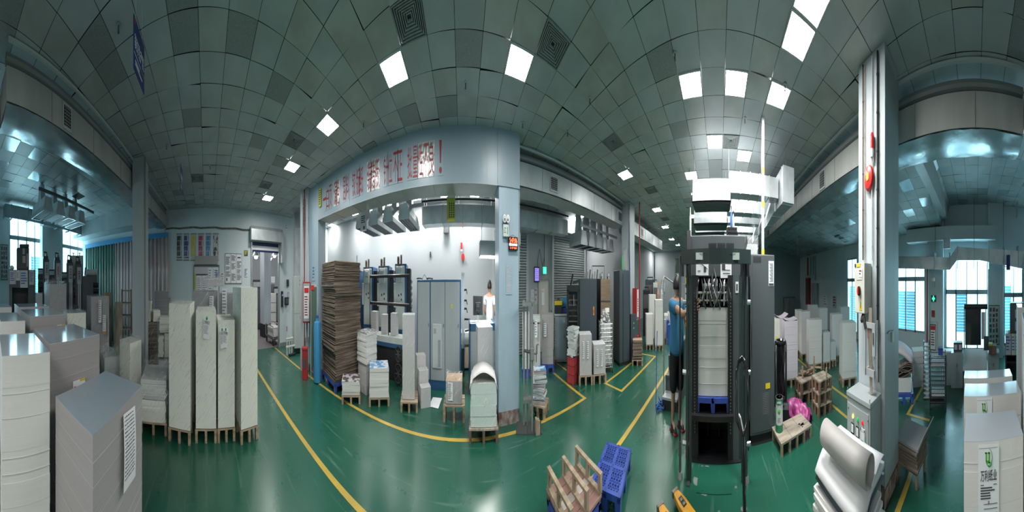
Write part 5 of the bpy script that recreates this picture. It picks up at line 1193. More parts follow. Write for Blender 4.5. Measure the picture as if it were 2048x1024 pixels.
o=T('fire_hydrant_cabinet','red fire cabinet with white notice panel on the aisle column','fire cabinet',(7.16,3.999,zt(607,8.1)),0);m=M();m.box(-0.12,-0.1,-0.33,0.12,0.1,0.33);m.build('case','red',o);m=M();m.box(-0.02,-0.115,-0.3,0.115,-0.1,0.3);m.build('door','note_white',o);m=M();m.bars(0.0,0.10,-0.2,0.1,6,-0.12,0.4);m.build('notice_lines','ink_red',o)
q=at(1276,8.05);o=T('extinguisher_box','red fire extinguisher box on the floor under the aisle fire cabinet','fire box',q,-0.9);m=M();m.box(-0.11,-0.1,0,0.11,0.1,0.46);m.build('case','red',o);m=M();m.box(-0.12,-0.11,0.46,0.12,0.11,0.49);m.build('lid','red',o)
q=at(1266,7.75);o=T('machine_control_box','dark floor box with green buttons at the aisle column','control box',(q.x,q.y,0),-0.7);m=M();m.box(-0.14,-0.1,0,0.14,0.1,0.98);m.build('case',MC,o)
for z in(0.8,0.7):m=M();m.cyl((0.0,-0.115,z),(0.0,-0.1,z),0.02);m.build('button','lamp_green',o)
q=Vector((6.70,4.3,zt(520,7.9)));box_on_wall('electric_box','grey electric panel high beside the aisle column over the dark cabinet','electric box',q,radians(-90),0.26,0.50,0.14,'cabinet_grey',[('green_labels',-0.1,-0.06,-0.2,0.1,'lamp_green',0.006),('cover',-0.03,0.11,-0.2,0.2,'box_grey',0.004)])
q=at(1259,7.85);o=T('cable_bundle','dark bundle of cables running up the aisle column','cable',(q.x,q.y,0),0)
for k in range(3):m=M();m.tube([(k*0.03,0,0.0),(k*0.03,0,1.1),(k*0.03+0.02,0.02,1.9),(k*0.03-0.02,0.02,2.3),(k*0.03,0.03,3.28)],0.012,5);m.build('strand',['black','ink_blue','black'][k],o)
# - the big press with its open delivery gate
PX=3.0
def pxY(x,X=PX):return X/tan(ang(x))
yL,yR=pxY(1378),pxY(1488)
o=T('printing_press','tall dark grey printing press end with open gate frame and green black header','printing press',(0,0,0),0)
def part(nm,m,mt,bev=0.0,par=None,smooth=False):return m.build(nm,mt,par or o,bev,smooth)
for y,s in((yL,1),(yR,-1)):
 m=M();m.box(PX-0.03,y-0.045,0.0,PX+0.03,y-0.005,1.80).box(PX-0.03,y+0.005,0.02,PX+0.03,y+0.05,1.80);part('gate_post',m,'press_green_black',0.004)
 for z in(0.30,0.88,1.45):m=M();m.cyl((PX,y,z),(PX,y+s*0.12,z),0.022,n=10);part('spacer_pin',m,'steel')
 m=M();m.box(PX-0.1,y-0.03,0,PX+0.2,y+0.03,0.015);part('foot_plate',m,'dark_steel')
m=M();N=12
for k in range(N):
 ya_,yb_=(yL+0.14+(yR-yL-0.26)*(k+j)/N for j in(0,1));xa_,xb_=(PX-0.05-0.08*sin(pi*(k+j)/N)for j in(0,1))
 m.hexa([(xa_,ya_,1.76),(xb_,yb_,1.76),(PX+0.03,yb_,1.76),(PX+0.03,ya_,1.76),(xa_,ya_,1.875),(xb_,yb_,1.875),(PX+0.03,yb_,1.875),(PX+0.03,ya_,1.875)])
h=part('header_beam',m,'press_green_black')
for u in(0.30,0.75):
 yy=yL+0.14+(yR-yL-0.26)*u;m=M();xp=PX-0.05-0.08*sin(pi*u);m.ob((xp+0.004,yy,1.815),(0.02,0.20,0.055),0.25*(1 if u<0.5 else-1)*abs(cos(pi*u)));s=part('instruction_plate',m,'ink_leaf' if False else'paper_green',0,h)
 m=M();
 for t in range(12):m.box(xp-0.012,yy-0.08+t*0.013,1.83,xp-0.006,yy-0.075+t*0.013,1.836)
 part('plate_print',m,'ink',0,s)
for u in(0.03,0.14,0.86,0.95):yy=yL+0.14+(yR-yL-0.26)*u;m=M();m.box(PX-0.12,yy-0.02,1.66,PX-0.06,yy+0.02,1.76);part('clamp_bracket',m,'black')
for x,yb_,zt_ in((1360,955,1.83),(1493,963,1.80)):
 q=gp(x,yb_);m=M();m.cyl((q.x,q.y,0.28),(q.x,q.y,zt_),0.013,n=8);rod=part('guard_rod',m,'black')
 m=M();m.cyl((q.x,q.y,0.0),(q.x,q.y,0.30),0.024,n=10);m.cyl((q.x,q.y,zt_-0.35),(q.x,q.y,zt_),0.022,n=10);part('rod_sleeve',m,'dark_steel',0,rod)
 m=M();m.cyl((q.x,q.y,0.0),(q.x,q.y,0.05),0.05,0.035);part('rod_foot',m,'frame_metal',0,rod)
X1=3.42
yiL,yiR=pxY(1376,X1),pxY(1500,X1)
m=M();m.box(X1,yiR,1.665,X1+1.0,yiL,1.84);part('upper_housing',m,'press_grey',0.01)
def fx(x,X):return X/tan(ang(x))
def fz(x,y,X):return zt(y,X/sin(ang(x)))
for(xa,xb,y0,y1,nm)in((1392,1417,515,551,'left'),(1441,1463,518,556,'right')):
 ya,ybb=fx(xb,X1),fx(xa,X1);m=M();m.box(X1-0.006,ya,fz(xa,y1,X1),X1,ybb,fz(xa,y0,X1));s=part('instruction_sheet',m,'note_white')
 m=M();z0,z1=fz(xa,y1,X1),fz(xa,y0,X1)
 if nm=='left':m.bar((X1-0.008,ybb-0.02,z1-0.02),(X1-0.008,ya+0.02,z0+0.06),0.004,0.004).box(X1-0.009,ya+0.05,z0+0.03,X1-0.006,ya+0.10,z0+0.08).box(X1-0.009,ybb-0.1,z0+0.04,X1-0.006,ybb-0.04,z0+0.045)
 else:m.box(X1-0.009,ybb-0.10,z1-0.10,X1-0.006,ybb-0.03,z1-0.04).box(X1-0.009,ya+0.02,z1-0.04,X1-0.006,ya+0.08,z1-0.015).box(X1-0.009,ya+0.03,z0+0.04,X1-0.006,ybb-0.05,z0+0.045).box(X1-0.009,ya+0.03,z0+0.07,X1-0.006,ybb-0.05,z0+0.075)
 part('sheet_print',m,'ink',0,s)
yc_=fx(1428,X1);m=M();m.tube([(X1-0.03,yc_+0.03,1.50),(X1-0.03,yc_+0.035,1.66),(X1-0.03,yc_,1.74),(X1-0.03,yc_-0.035,1.66),(X1-0.03,yc_-0.03,1.52),(X1-0.03,yc_,1.44)],0.016,6);part('hanging_cable',m,'dark_steel')
m=M();m.box(X1+0.1,yiR+0.10,1.84,X1+1.0,yiL-0.02,2.06);tp=part('top_box',m,'press_grey',0.01);m=M()
for g0 in(0.25,0.45,0.65):
 for k in range(9):yy=yiR+0.10+g0*0.95+k*0.019;m.box(X1+0.094,yy,1.93,X1+0.1,yy+0.010,1.985)
part('vent_slots',m,'black',0,tp)
m=M();m.bar((X1,yiL-0.02,1.78),(X1+0.1,yiL+0.0,2.10),0.08,0.05);part('top_bracket',m,'black')
m=M();m.bar((X1+0.02,yiR+0.18,1.84),(X1+0.35,yiR+0.02,2.05),0.05,0.08);part('top_brace',m,'black')
for(xa,xb,mt)in((1371,1383,'press_grey'),(1383,1396,'black'),(1456,1466,'black'),(1466,1478,'press_grey'),(1478,1486,'press_green_black')):
 ya,ybb=fx(xb,X1-0.05),fx(xa,X1-0.05);m=M();m.box(X1-0.05,ya,0.0,X1+0.12,ybb,1.68);u=part('upright',m,mt)
 if xa in(1383,1456):
  m=M();yy=(ya+ybb)/2
  for k in range(43):m.box(X1-0.056,yy-0.008,0.25+k*0.03,X1-0.05,yy+0.004,0.263+k*0.03)
  part('rack_holes',m,'steel',0,u)
yy=fx(1371,X1-0.07);m=M()
for k in range(4):m.box(X1-0.065,fx(1376,X1-.06),1.34+k*0.06,X1-0.052,fx(1371,X1-.06),1.385+k*0.06)
part('button_row',m,'note_white')
m=M()
for z in(1.27,1.21):m.box(X1-0.065,fx(1376,X1-.06),z,X1-0.052,fx(1371,X1-.06),z+0.04)
part('orange_button',m,'ink_orange')
m=M();m.box(X1-0.065,fx(1374.5,X1-.06),1.60,X1-0.052,fx(1371,X1-.06),1.66);part('red_yellow_tag',m,'yellow')
m=M();m.box(X1-0.06,fx(1477,X1-.06),1.52,X1-0.052,fx(1471,X1-.06),1.62);tg=part('white_tag',m,'note_white');m=M();m.box(X1-0.064,fx(1475.5,X1-.06),1.54,X1-0.06,fx(1472.5,X1-.06),1.60);part('tag_print',m,'ink',0,tg)
m=M();m.box(X1+0.75,yiR,0.0,X1+0.85,yiL,1.68);part('back_panel',m,'black')
m=M();m.box(X1+0.12,yiL-0.05,0.0,X1+0.75,yiL,1.665).box(X1+0.12,yiR,0.0,X1+0.75,yiR+0.05,1.665);part('inner_side_panel',m,'black')
m=M();m.box(X1-0.1,yiR+0.06,0.0,X1+0.75,yiL-0.06,0.012);part('shade_oil_plate',m,'black')  # black plate stands in for the shaded, oily floor inside the press
yc_=fx(1427,X1+0.1);rr=random.Random(21)
m=M();m.box(X1+0.05,yc_-0.10,1.46,X1+0.35,yc_+0.12,1.66);sh=part('suction_head',m,'dark_steel',0.01)
m=M();m.cyl((X1+0.05,yc_-0.12,1.575),(X1+0.05,yc_-0.46,1.575),0.05,n=12);part('roller_tube',m,'press_grey',0,sh)
m=M();m.cyl((X1+0.02,yc_+0.05,1.58),(X1+0.02,yc_+0.2,1.58),0.03,n=10);part('cylinder',m,'steel',0,sh)
for k in range(11):
 yy=yc_+0.34-k*0.07;m=M();m.box(X1-0.01,yy-0.012,1.40+0.02*(k%2),X1+0.05,yy+0.012,1.53-0.015*(k%3));part('sucker',m,['steel','dark_steel','galvanised_dull'][k%3],0,sh)
for k in range(14):
 yy=yc_+0.36-k*0.055;z0=rr.uniform(1.36,1.43);m=M();m.tube([(X1+0.02,yy,1.65),(X1-0.04,yy+rr.uniform(-.05,.05),1.58),(X1-0.06,yy+rr.uniform(-.06,.06),1.47),(X1-0.01,yy+rr.uniform(-.03,.03),z0)],0.011,5);part('air_hose',m,['black','dark_steel','black','steel'][k%4],0,sh)
m=M();m.cyl((X1-0.02,yc_+0.42,1.52),(X1-0.02,yc_-0.44,1.52),0.012,n=8).cyl((X1-0.02,yc_+0.42,1.45),(X1-0.02,yc_-0.44,1.45),0.010,n=8);part('cross_bar',m,'steel',0,sh)
m=M();m.box(X1-0.03,yc_+0.32,1.40,X1+0.05,yc_+0.42,1.44);part('meter',m,'note_white',0,sh)
m=M();m.box(X1+0.36,yiR+0.06,1.42,X1+0.74,yiL-0.06,1.66);part('mechanism_block',m,'black')
m=M();m.box(X1-0.12,fx(1466,X1),0.38,X1+0.75,fx(1384,X1),0.43);part('lift_platform',m,'black')
m=M();m.box(X1+0.68,fx(1466,X1),0.0,X1+0.74,fx(1384,X1),0.38)
for yy in(0.3,0.5,0.7):m.box(X1+0.5,yy*(yiL+yiR)-0.015 if False else yiR+(yiL-yiR)*yy-0.015,0.0,X1+0.53,yiR+(yiL-yiR)*yy+0.015,0.38)
part('dark_base',m,'black')
q=Vector((X1+0.30,(fx(1396,X1)+fx(1456,X1))/2,0.433));wq=abs(fx(1390,X1)-fx(1460,X1))
blue_pallet('blue plastic pallet carrying the white pile inside the press',q,radians(90)*-1,wq,0.7,0.14)
wp=abs(fx(1397,X1)-fx(1456,X1))
sheets('tall clean white paper pile loaded inside the press',(q.x,q.y,0.0),radians(-90),wp,0.62,0.578,1.385,'paper_white','paper_white',n=7,group='paper pile in the press')
Xc=3.66;a,b=fx(1500,Xc),fx(1549,Xc)
o2=T('control_cabinet','tall plain dark grey control cabinet at the right side of the press','cabinet',(0,0,0),0)
m=M();m.hexa([(Xc,b,0.08),(Xc+0.42,b-0.06,0.08),(Xc+0.42,a+0.05,0.08),(Xc,a,0.08),(Xc,b,1.90),(Xc+0.42,b-0.06,1.90),(Xc+0.42,a+0.05,1.90),(Xc,a,1.90)]);m.build('body','press_grey',o2,0.01)
m=M();m.box(Xc+0.03,b-0.02,0.0,Xc+0.38,a-0.02,0.08);m.build('plinth','black',o2)
m=M();m.box(Xc-0.005,b+0.015,0.11,Xc,a-0.05,1.80);dd=m.build('door','press_grey',o2);m=M();m.box(Xc-0.02,a-0.055,0.9,Xc,a-0.04,1.2);m.build('hinge','dark_steel',dd)
m=M()
for k in range(8):yy=a-0.08-k*0.024;m.box(Xc-0.006,yy-0.012,1.82,Xc-0.001,yy,1.875)
m.build('vent_slots','black',o2)
za,zb=fz(1540,572,Xc),fz(1540,522,Xc);m=M();m.box(Xc-0.009,fx(1547.5,Xc),za,Xc-0.004,fx(1537,Xc),zb);s=m.build('notice_sheet','note_white',o2);m=M()
for k in range(16):m.box(Xc-0.011,fx(1546,Xc),zb-0.03-k*0.012,Xc-0.008,fx(1538.5+(k%3)*1.2,Xc),zb-0.026-k*0.012)
m.box(Xc-0.011,fx(1547,Xc),za+0.004,Xc-0.008,fx(1537.5,Xc),za+0.028);m.build('printed_lines','ink',s)
m=M();m.box(Xc-0.009,fx(1540,Xc),fz(1535,777,Xc),Xc-0.004,fx(1531,Xc),fz(1535,766,Xc));m.build('yellow_sticker','yellow',o2)
m=M();rr=random.Random(2)
for i in range(13):
 for j in range(11):m.box(Xc-0.007,fx(1526,Xc)-j*0.014,fz(1535,826,Xc)+i*0.017,Xc-0.003,fx(1526,Xc)-j*0.014+0.009,fz(1535,826,Xc)+i*0.017+0.007)
m.build('perforated_grille','frame_metal',o2)
q=Vector((Xc+0.15,fx(1490,Xc)+0.03,1.905));
o3=T('lifting_pole','galvanised square pole with yellow stickers rising from the press cabinet to the ceiling','pole',(Xc+0.10,fx(1525.5,Xc+.1),1.9),0)
m=M();m.box(-0.028,-0.028,0.0,0.028,0.028,CZ-1.9-0.02);m.build('pole','galvanised',o3)
for y in(343,410,597):z=zt(y,3.92)-1.9;m=M();m.box(-0.032,-0.03,max(0.0,z-0.03),-0.027,0.03,max(0.0,z-0.03)+0.06);m.build('yellow_sticker','yellow',o3)
m=M();m.cyl((0.0,-0.04,0.01),(0.0,-0.04,0.05),0.025);m.build('foot_bolt','black',o3)
o3=T('plastic_box','clear plastic box on top of the press cabinet beside the pole','box',(3.95,fx(1503,3.95),1.87),-0.1);m=M();m.box(-0.12,-0.15,0,0.12,0.15,0.24);m.build('body','film_thick',o3);m=M();m.box(-0.10,-0.13,0.01,0.10,0.13,0.15);m.build('contents','galvanised_dull',o3)
m=M();m.box(3.80,-0.775,0.1,4.2,-0.68,1.865);o3=m.build('press_side_housing','press_grey');tag(o3,'grey housing joining the press to its tall cabinet','machine housing')
q=Vector((3.75,fx(1464,3.75),2.065));o3=T('file_pile','pile of dark folders lying on the press top','folders',q,0.1);m=M();slabs(m,0.22,0.22,0,0.09,5,0.015);m.build('folders','black',o3)
for k,(dy,c,hh,lb)in enumerate(((-0.02,'ink_blue',0.22,'blue spray bottle standing on the folders'),(-0.07,'note_white',0.17,'white bottle standing on the folders'))):
 o3=T('bottle',lb,'bottle',(q.x-0.03,q.y+dy+0.04,2.158),0,'bottles on the press');m=M();m.lathe([(0.022,0),(0.024,0.01),(0.024,hh*0.6),(0.008,hh*0.75),(0.008,hh*0.85)],n=12);m.build('body',c,o3,smooth=True);m=M();m.cyl((0,0,hh*0.85),(0,0,hh),0.012);m.build('cap','black',o3)
q=Vector((3.62,fx(1379,3.62)-0.02,2.06));o3=T('spray_bottle','slim pale bottle on the left edge of the press top','bottle',q,0,'bottles on the press');m=M();m.lathe([(0.022,0),(0.022,0.2),(0.01,0.25),(0.01,0.29)],n=12);m.build('body','box_cream',o3,smooth=True)
o4=T('press_steps','dark metal steps with checker treads at the left of the press','steps',(0,0,0),0)
for k in range(4):
 X0=4.5+k*0.30;z=0.16+0.21*k;ya=1.17;yb2=1.62
 m=M();m.box(X0,ya,z-0.03,X0+0.34,yb2,z);st=m.build('tread','galvanised_dull' if k==0 else'dark_steel',o4)
 m=M();m.box(X0+0.02,ya,0.0,X0+0.05,yb2,z-0.03);m.build('riser','press_grey' if k else'black',o4)
m=M();m.box(4.8,1.11,0.0,5.7,1.16,0.80);m.build('side_plate','press_grey',o4)
def hp(pts,lb,r=0.016):
 m=M();m.tube(pts,r,8);ob_=m.build('handrail','steel');tag(ob_,lb,'handrail','handrails of the press steps');return ob_
hp([(4.75,1.66,0.0),(4.75,1.66,1.66),(4.8,1.66,1.70),(5.8,1.66,1.62),(5.8,1.66,0.0)],'polished steel handrail loop of the press steps on the aisle side')
hp([(5.1,1.135,0.80),(5.1,1.135,1.60),(5.6,1.135,1.58),(5.6,1.135,0.80)],'short steel rail at the top of the press steps next to the worker')
m=M();c0=gp(1321,818);pts=[(4.45,1.76,1.0),(4.40,1.76,0.5),(4.30,1.74,0.06)]
pts+=[Vector((c0.x+0.30,c0.y+0.05,0.03)),Vector((c0.x+0.42,c0.y+0.22,0.02))]
for t in range(34):a=t*0.62;r=0.12+0.03*sin(t*1.7);pts.append(Vector((c0.x+r*1.25*cos(a)+0.10*(t%9>5),c0.y+r*sin(a),0.012+0.0012*t)))
m.tube(pts,0.011,6);ho=m.build('air_hose','ink_blue',smooth=True);tag(ho,'coiled thin blue hose on the floor by the press steps','hose')
def hood_rows():
 rows=[(4.45,353,403,1385,1461),(5.35,404,432,1388,1454),(6.3,434,453,1391,1448),(7.4,454,470,1394,1444),(8.4,471,480,1395,1439)]
 NM=['nearest','second','third','fourth','farthest']
 for k,(X,yt,yb2,xa,xb)in enumerate(rows):
  ya,ybb=X/tan(ang(xb)),X/tan(ang(xa));yc=(ya+ybb)/2;w=ybb-ya
  zb,ztp=zt(yb2,X),min(zt(yt,X),2.86)
  if k:zb=2.46;ztp=2.80
  o=T('extraction_hood',NM[k]+' galvanised extraction hood hanging over the press','extraction hood',(X,yc,0),0,'extraction hoods over the press')
  m=M();m.ext([(0,-w/2,zb+0.06),(0.55,-w/2,zb+0.06),(0.42,-w/2,ztp),(0.02,-w/2,ztp)],(0,w,0));m.build('body','pale_skin' if k==0 else'galvanised',o)
  m=M();m.box(-0.02,-w/2-0.02,zb,0.57,w/2+0.02,zb+0.012).box(-0.02,-w/2-0.02,zb,0.0,w/2+0.02,zb+0.09).box(0.55,-w/2-0.02,zb,0.57,w/2+0.02,zb+0.09).box(-0.02,-w/2-0.02,zb,0.57,-w/2,zb+0.09).box(-0.02,w/2,zb,0.57,w/2+0.02,zb+0.09);m.build('lip','galvanised',o)
  m=M()
  for q in range(10):m.ob((0.03+q*0.055,0,zb-0.006),(0.012,w,0.03),0,0,0.4)
  m.build('louver','dark_steel',o)
  L=yc-w/2+1.73
  m=M();m.box(0.05,-w/2-L,ztp-0.16,0.40,-w/2+0.02,ztp+0.10)
  for q in range(1,5):m.box(0.04,-w/2-L*q/5-0.01,ztp-0.17,0.41,-w/2-L*q/5+0.01,ztp+0.11)
  m.build('branch_duct','galvanised',o)
  for s in(-1,1):m=M();m.cyl((0.2,s*(w/2-0.03),ztp),(0.2,s*(w/2-0.03),CZ-0.01),0.006,n=5);m.build('hanger_rod','frame_metal',o)
hood_rows()
o5=T('air_duct','long galvanised duct joining the press hood branches, running down the hall','air duct',(0,0,0),0,'square air ducts')
m=M();m.box(4.2,-2.10,2.60,12,-1.76,3.05)
for k in range(9):m.box(4.3+k*0.9,-2.11,2.59,4.33+k*0.9,-1.75,3.06)
m.build('casing','galvanised',o5)
for k in range(5):m=M();xo=(4.93,5.83,6.83,7.9,8.9)[k];m.ext([(xo,-1.76,2.62),(xo,-1.5,2.40),(xo,-1.5,2.52),(xo,-1.76,2.9)],(0.32,0,0));m.build('side_outlet','galvanised_dull',o5)
m=M()
for k in range(8):m.cyl((4.4+k,-1.93,3.05),(4.4+k,-1.93,CZ-0.03),0.006,n=5)
m.build('hanger_rods','frame_metal',o5)
# - people (one skinned body each, clothing and hair as children)
def skinned(name,verts,edges,radii,mt,parent,sub=2,root=0):
 me=bpy.data.meshes.new(name);me.from_pydata(verts,edges,[]);me.update()
 o=bpy.data.objects.new(name,me);COL.objects.link(o)
 if parent:o.parent=parent
 md=o.modifiers.new('skin','SKIN');md.use_smooth_shade=True
 for i,r in enumerate(radii):
  sv=me.skin_vertices[0].data[i];sv.radius=(r,r)if not isinstance(r,tuple)else r;sv.use_root=(i==root)
 md.branch_smoothing=0.6
 ms=o.modifiers.new('sub','SUBSURF');ms.levels=sub;ms.render_levels=sub
 dg=bpy.context.evaluated_depsgraph_get();dg.update()
 nm=bpy.data.meshes.new_from_object(o.evaluated_get(dg));o.modifiers.clear();o.data=nm
 nm.materials.clear();nm.materials.append(MATS[mt]);nm.polygons.foreach_set('use_smooth',[True]*len(nm.polygons))
 return o
def head(parent,c,yaw,hairmt='hair',r=0.098,hairlow=-0.03):
 0
 Rz=Matrix.Translation(c)@Matrix.Rotation(yaw,4,'Z')
 def sh(scale,z0,fwd):
  def fn(u,v):
   a,b=u*2*pi,(v-0.5)*pi
   x,y,z=cos(b)*cos(a)*0.078*scale,cos(b)*sin(a)*0.098*scale,sin(b)*0.118*scale
   if z<0:x*=1-0.25*(-z/0.118)**1.5;y=y*(1-0.18*(-z/0.118))-0.012*(-z/0.118)
   return Rz@Vector((x,y+fwd,z+z0))
  return fn
 m=M();m.grid(sh(1.0,0,0),24,16)
 m.ext([Rz@Vector(p)for p in((-0.013,-0.092,-0.025),(0.013,-0.092,-0.025),(0.006,-0.092,0.025),(-0.006,-0.092,0.025))],Rz.to_3x3()@Vector((0,-0.018,-0.004)))
 for s in(-1,1):m.tube([Rz@Vector((s*0.076,0.012,-0.03)),Rz@Vector((s*0.086,0.018,0.0)),Rz@Vector((s*0.080,0.02,0.028))],[0.010,0.016,0.010],6)
 hd=m.build('head','skin',parent,smooth=True)
 m=M()
 for s in(-1,1):p=Rz@Vector((s*0.032,-0.088,0.012));m.ball(p,0.011,0.7,8);m.bar(Rz@Vector((s*0.018,-0.094,0.036)),Rz@Vector((s*0.050,-0.086,0.036)),0.006,0.006)
 m.build('eyes','hair',hd);m=M();m.bar(Rz@Vector((-0.022,-0.089,-0.058)),Rz@Vector((0.022,-0.089,-0.058)),0.008,0.008);m.build('mouth','red',hd)
 m=M()
 def hf(u,v):
  a=u*2*pi;front=max(0.0,-sin(a));lo=hairlow+0.095*front
  b0=lo/0.125;b=b0+(pi/2-b0)*v
  return Rz@Vector((cos(b)*cos(a)*0.084,cos(b)*sin(a)*0.106+0.004,sin(b)*0.130))
 m.grid(hf,24,8);m.build('hair',hairmt,hd,smooth=True,thick=0.01)
 return hd
w=at(1353.5,4.12);w=Vector((w.x,w.y,0))
rzw=radians(-62)
wk=T('person','worker in a blue short sleeved shirt and black shorts reaching into the press','person',w,0)
tgt=Vector((X1-0.065,fx(1397,X1-.065),1.41))
fd=Vector((tgt.x-w.x,tgt.y-w.y,0)).normalized();sd=Vector((-fd.y,fd.x,0))
fdn=fd
def L(f,s,z):return fd*f+sd*s+Vector((0,0,z))
th=tgt-w
body_v=[L(0,0,0.92),L(0,0,1.08),L(0.01,0,1.28),L(0.0,0,1.42),L(0.01,0,1.49),L(0,0.10,0.86),L(0.01,0.10,0.48),L(-0.02,0.10,0.09),L(0.10,0.11,0.03),L(0,-0.10,0.86),L(0.0,-0.10,0.48),L(-0.03,-0.10,0.09),L(0.09,-0.11,0.03),L(0,0.18,1.39),L(0.10,0.24,1.13),L(0.28,0.17,1.08),L(0,-0.18,1.39)]
sh_r=L(0,-0.18,1.39)
elb=sh_r*0.5+th*0.5+Vector((0,0,-0.10));wr=elb+(th-elb)*0.72
body_v+=[elb,wr]
be=[(0,1),(1,2),(2,3),(3,4),(0,5),(5,6),(6,7),(7,8),(0,9),(9,10),(10,11),(11,12),(3,13),(13,14),(14,15),(3,16),(16,17),(17,18)]
br=[0.13,0.12,0.135,0.10,0.052,0.085,0.056,0.038,0.034,0.085,0.056,0.038,0.034,0.058,0.042,0.030,0.058,0.042,0.029]
skinned('body',body_v,be,br,'skin',wk)
sv=[L(0,0,0.80),L(0,0,0.92),L(0,0,1.06),L(0.01,0,1.28),L(0,0,1.41),L(0,0.18,1.385),L(0.06,0.22,1.24),L(0,-0.18,1.385),sh_r*0.45+elb*0.55]
skinned('shirt',sv,[(0,1),(1,2),(2,3),(3,4),(4,5),(5,6),(4,7),(7,8)],[0.19,0.20,0.19,0.19,0.14,0.088,0.08,0.088,0.076],'shirt_blue',wk)
skinned('shorts',[L(0,0,1.0),L(0,0,0.88),L(0,0.095,0.76),L(0.005,0.10,0.40),L(0,-0.095,0.76),L(0,-0.10,0.40)],[(0,1),(1,2),(2,3),(1,4),(4,5)],[0.16,0.165,0.12,0.095,0.12,0.095],'trousers_black',wk)
for s in(1,-1):
 m=M();c=L(0.03,s*0.105,0);a2=atan2(fd.y,fd.x)
 m.grid(lambda u,v:c+Matrix.Rotation(a2,3,'Z')@Vector((0.135*cos(u*2*pi)*(1-0.15*v),0.05*sin(u*2*pi)*(1-0.25*v),0.005+0.055*v+(0.03*v if cos(u*2*pi)<0 else 0))),16,3)
 sh=m.build('shoe','black',wk,smooth=True,thick=0.008);m=M();m.ob(c+Vector((0,0,0.012)),(0.27,0.10,0.024),a2);m.build('sole','red',sh,0.01)
head(wk,L(0.02,0,1.575),1.10)
pd=(th-wr).normalized();up=Vector((0,0,1));up=(up-pd*up.dot(pd)).normalized();sdv=pd.cross(up)
hv=[wr,wr+pd*0.05,wr+pd*0.085];hvx=[wr+pd*0.005,wr+pd*0.05+up*0.0]
skinned('palm',[wr-pd*0.02,wr+pd*0.035,wr+pd*0.085+up*0.012,wr+pd*0.085-up*0.018],[(0,1),(1,2),(1,3)],[0.028,0.032,0.026,0.024],'skin',wk)
for k,(off,ln)in enumerate(((0.033,0.082),(0.012,0.090),(-0.010,0.084),(-0.031,0.068))):
 b0=wr+pd*0.085+up*off;sp=up*off*0.35
 skinned('finger',[b0-pd*0.01,b0+pd*ln*0.45+sp-sdv*0.004,b0+pd*ln*0.78+sp*1.5-sdv*0.002,b0+pd*ln+sp*1.8+sdv*0.012],[(0,1),(1,2),(2,3)],[0.0105,0.0095,0.009,0.007],'skin',wk)
b0=wr+pd*0.03+up*0.03
skinned('thumb',[b0-up*0.008,b0+pd*0.03+up*0.034,b0+pd*0.058+up*0.052],[(0,1),(1,2)],[0.013,0.011,0.008],'skin',wk)
wl=L(0.28,0.17,1.08);pl_=fd
skinned('left_palm',[wl,wl+fd*0.05-sd*0.01,wl+fd*0.09-sd*0.02],[(0,1),(1,2)],[0.028,0.034,0.028],'skin',wk)
for k in range(4):
 b0=wl+fd*0.09-sd*0.02+Vector((0,0,0.03-0.02*k));ln=(0.07,0.08,0.075,0.06)[k]
 skinned('finger',[b0,b0+fd*ln*0.5-sd*0.012,b0+fd*ln*0.8-sd*0.035],[(0,1),(1,2)],[0.010,0.009,0.007],'skin',wk)
skinned('thumb',[wl+fd*0.03+Vector((0,0,0.03)),wl+fd*0.06+Vector((0,0,0.06)),wl+fd*0.09+Vector((0,0,0.065))],[(0,1),(1,2)],[0.012,0.010,0.008],'skin',wk)
w2=at(979,6.9);p2=T('person','man in a white T shirt with short black hair standing behind the inspection desk','person',(w2.x,w2.y,0),0)
f2_=Vector((0.35,0.94,0));s2_=Vector((-f2_.y,f2_.x,0))
def L2(f,s,z):return f2_*f+s2_*s+Vector((0,0,z))
bv=[L2(0,0,0.92),L2(0,0,1.08),L2(0.01,0,1.26),L2(0,0,1.38),L2(0.01,0,1.46),L2(0,0.09,0.86),L2(0.01,0.1,0.48),L2(0,0.1,0.08),L2(0.12,0.1,0.03),L2(0,-0.09,0.86),L2(0.01,-0.1,0.48),L2(0,-0.1,0.08),L2(0.12,-0.1,0.03),L2(0,0.18,1.36),L2(0.04,0.23,1.10),L2(0.22,0.20,1.02),L2(0,-0.18,1.36),L2(0.04,-0.23,1.10),L2(0.22,-0.20,1.02),L2(0.30,0.19,1.01),L2(0.30,-0.19,1.01)]
skinned('body',bv,[(0,1),(1,2),(2,3),(3,4),(0,5),(5,6),(6,7),(7,8),(0,9),(9,10),(10,11),(11,12),(3,13),(13,14),(14,15),(3,16),(16,17),(17,18),(15,19),(18,20)],[0.13,0.12,0.13,0.10,0.05,0.085,0.056,0.04,0.035,0.085,0.056,0.04,0.035,0.056,0.042,0.03,0.056,0.042,0.03,0.03,0.03],'skin',p2)
skinned('shirt',[L2(0,0,0.80),L2(0,0,1.06),L2(0.01,0,1.26),L2(0,0,1.38),L2(0,0.18,1.355),L2(0.03,0.215,1.2),L2(0,-0.18,1.355),L2(0.03,-0.215,1.2)],[(0,1),(1,2),(2,3),(3,4),(4,5),(3,6),(6,7)],[0.17,0.168,0.165,0.125,0.084,0.076,0.084,0.076],'shirt_white',p2)
skinned('trousers',[L2(0,0,0.93),L2(0,0,0.86),L2(0,0.095,0.74),L2(0,0.1,0.1),L2(0,-0.095,0.74),L2(0,-0.10,0.1)],[(0,1),(1,2),(2,3),(1,4),(4,5)],[0.16,0.165,0.12,0.085,0.12,0.085],'trousers_black',p2)
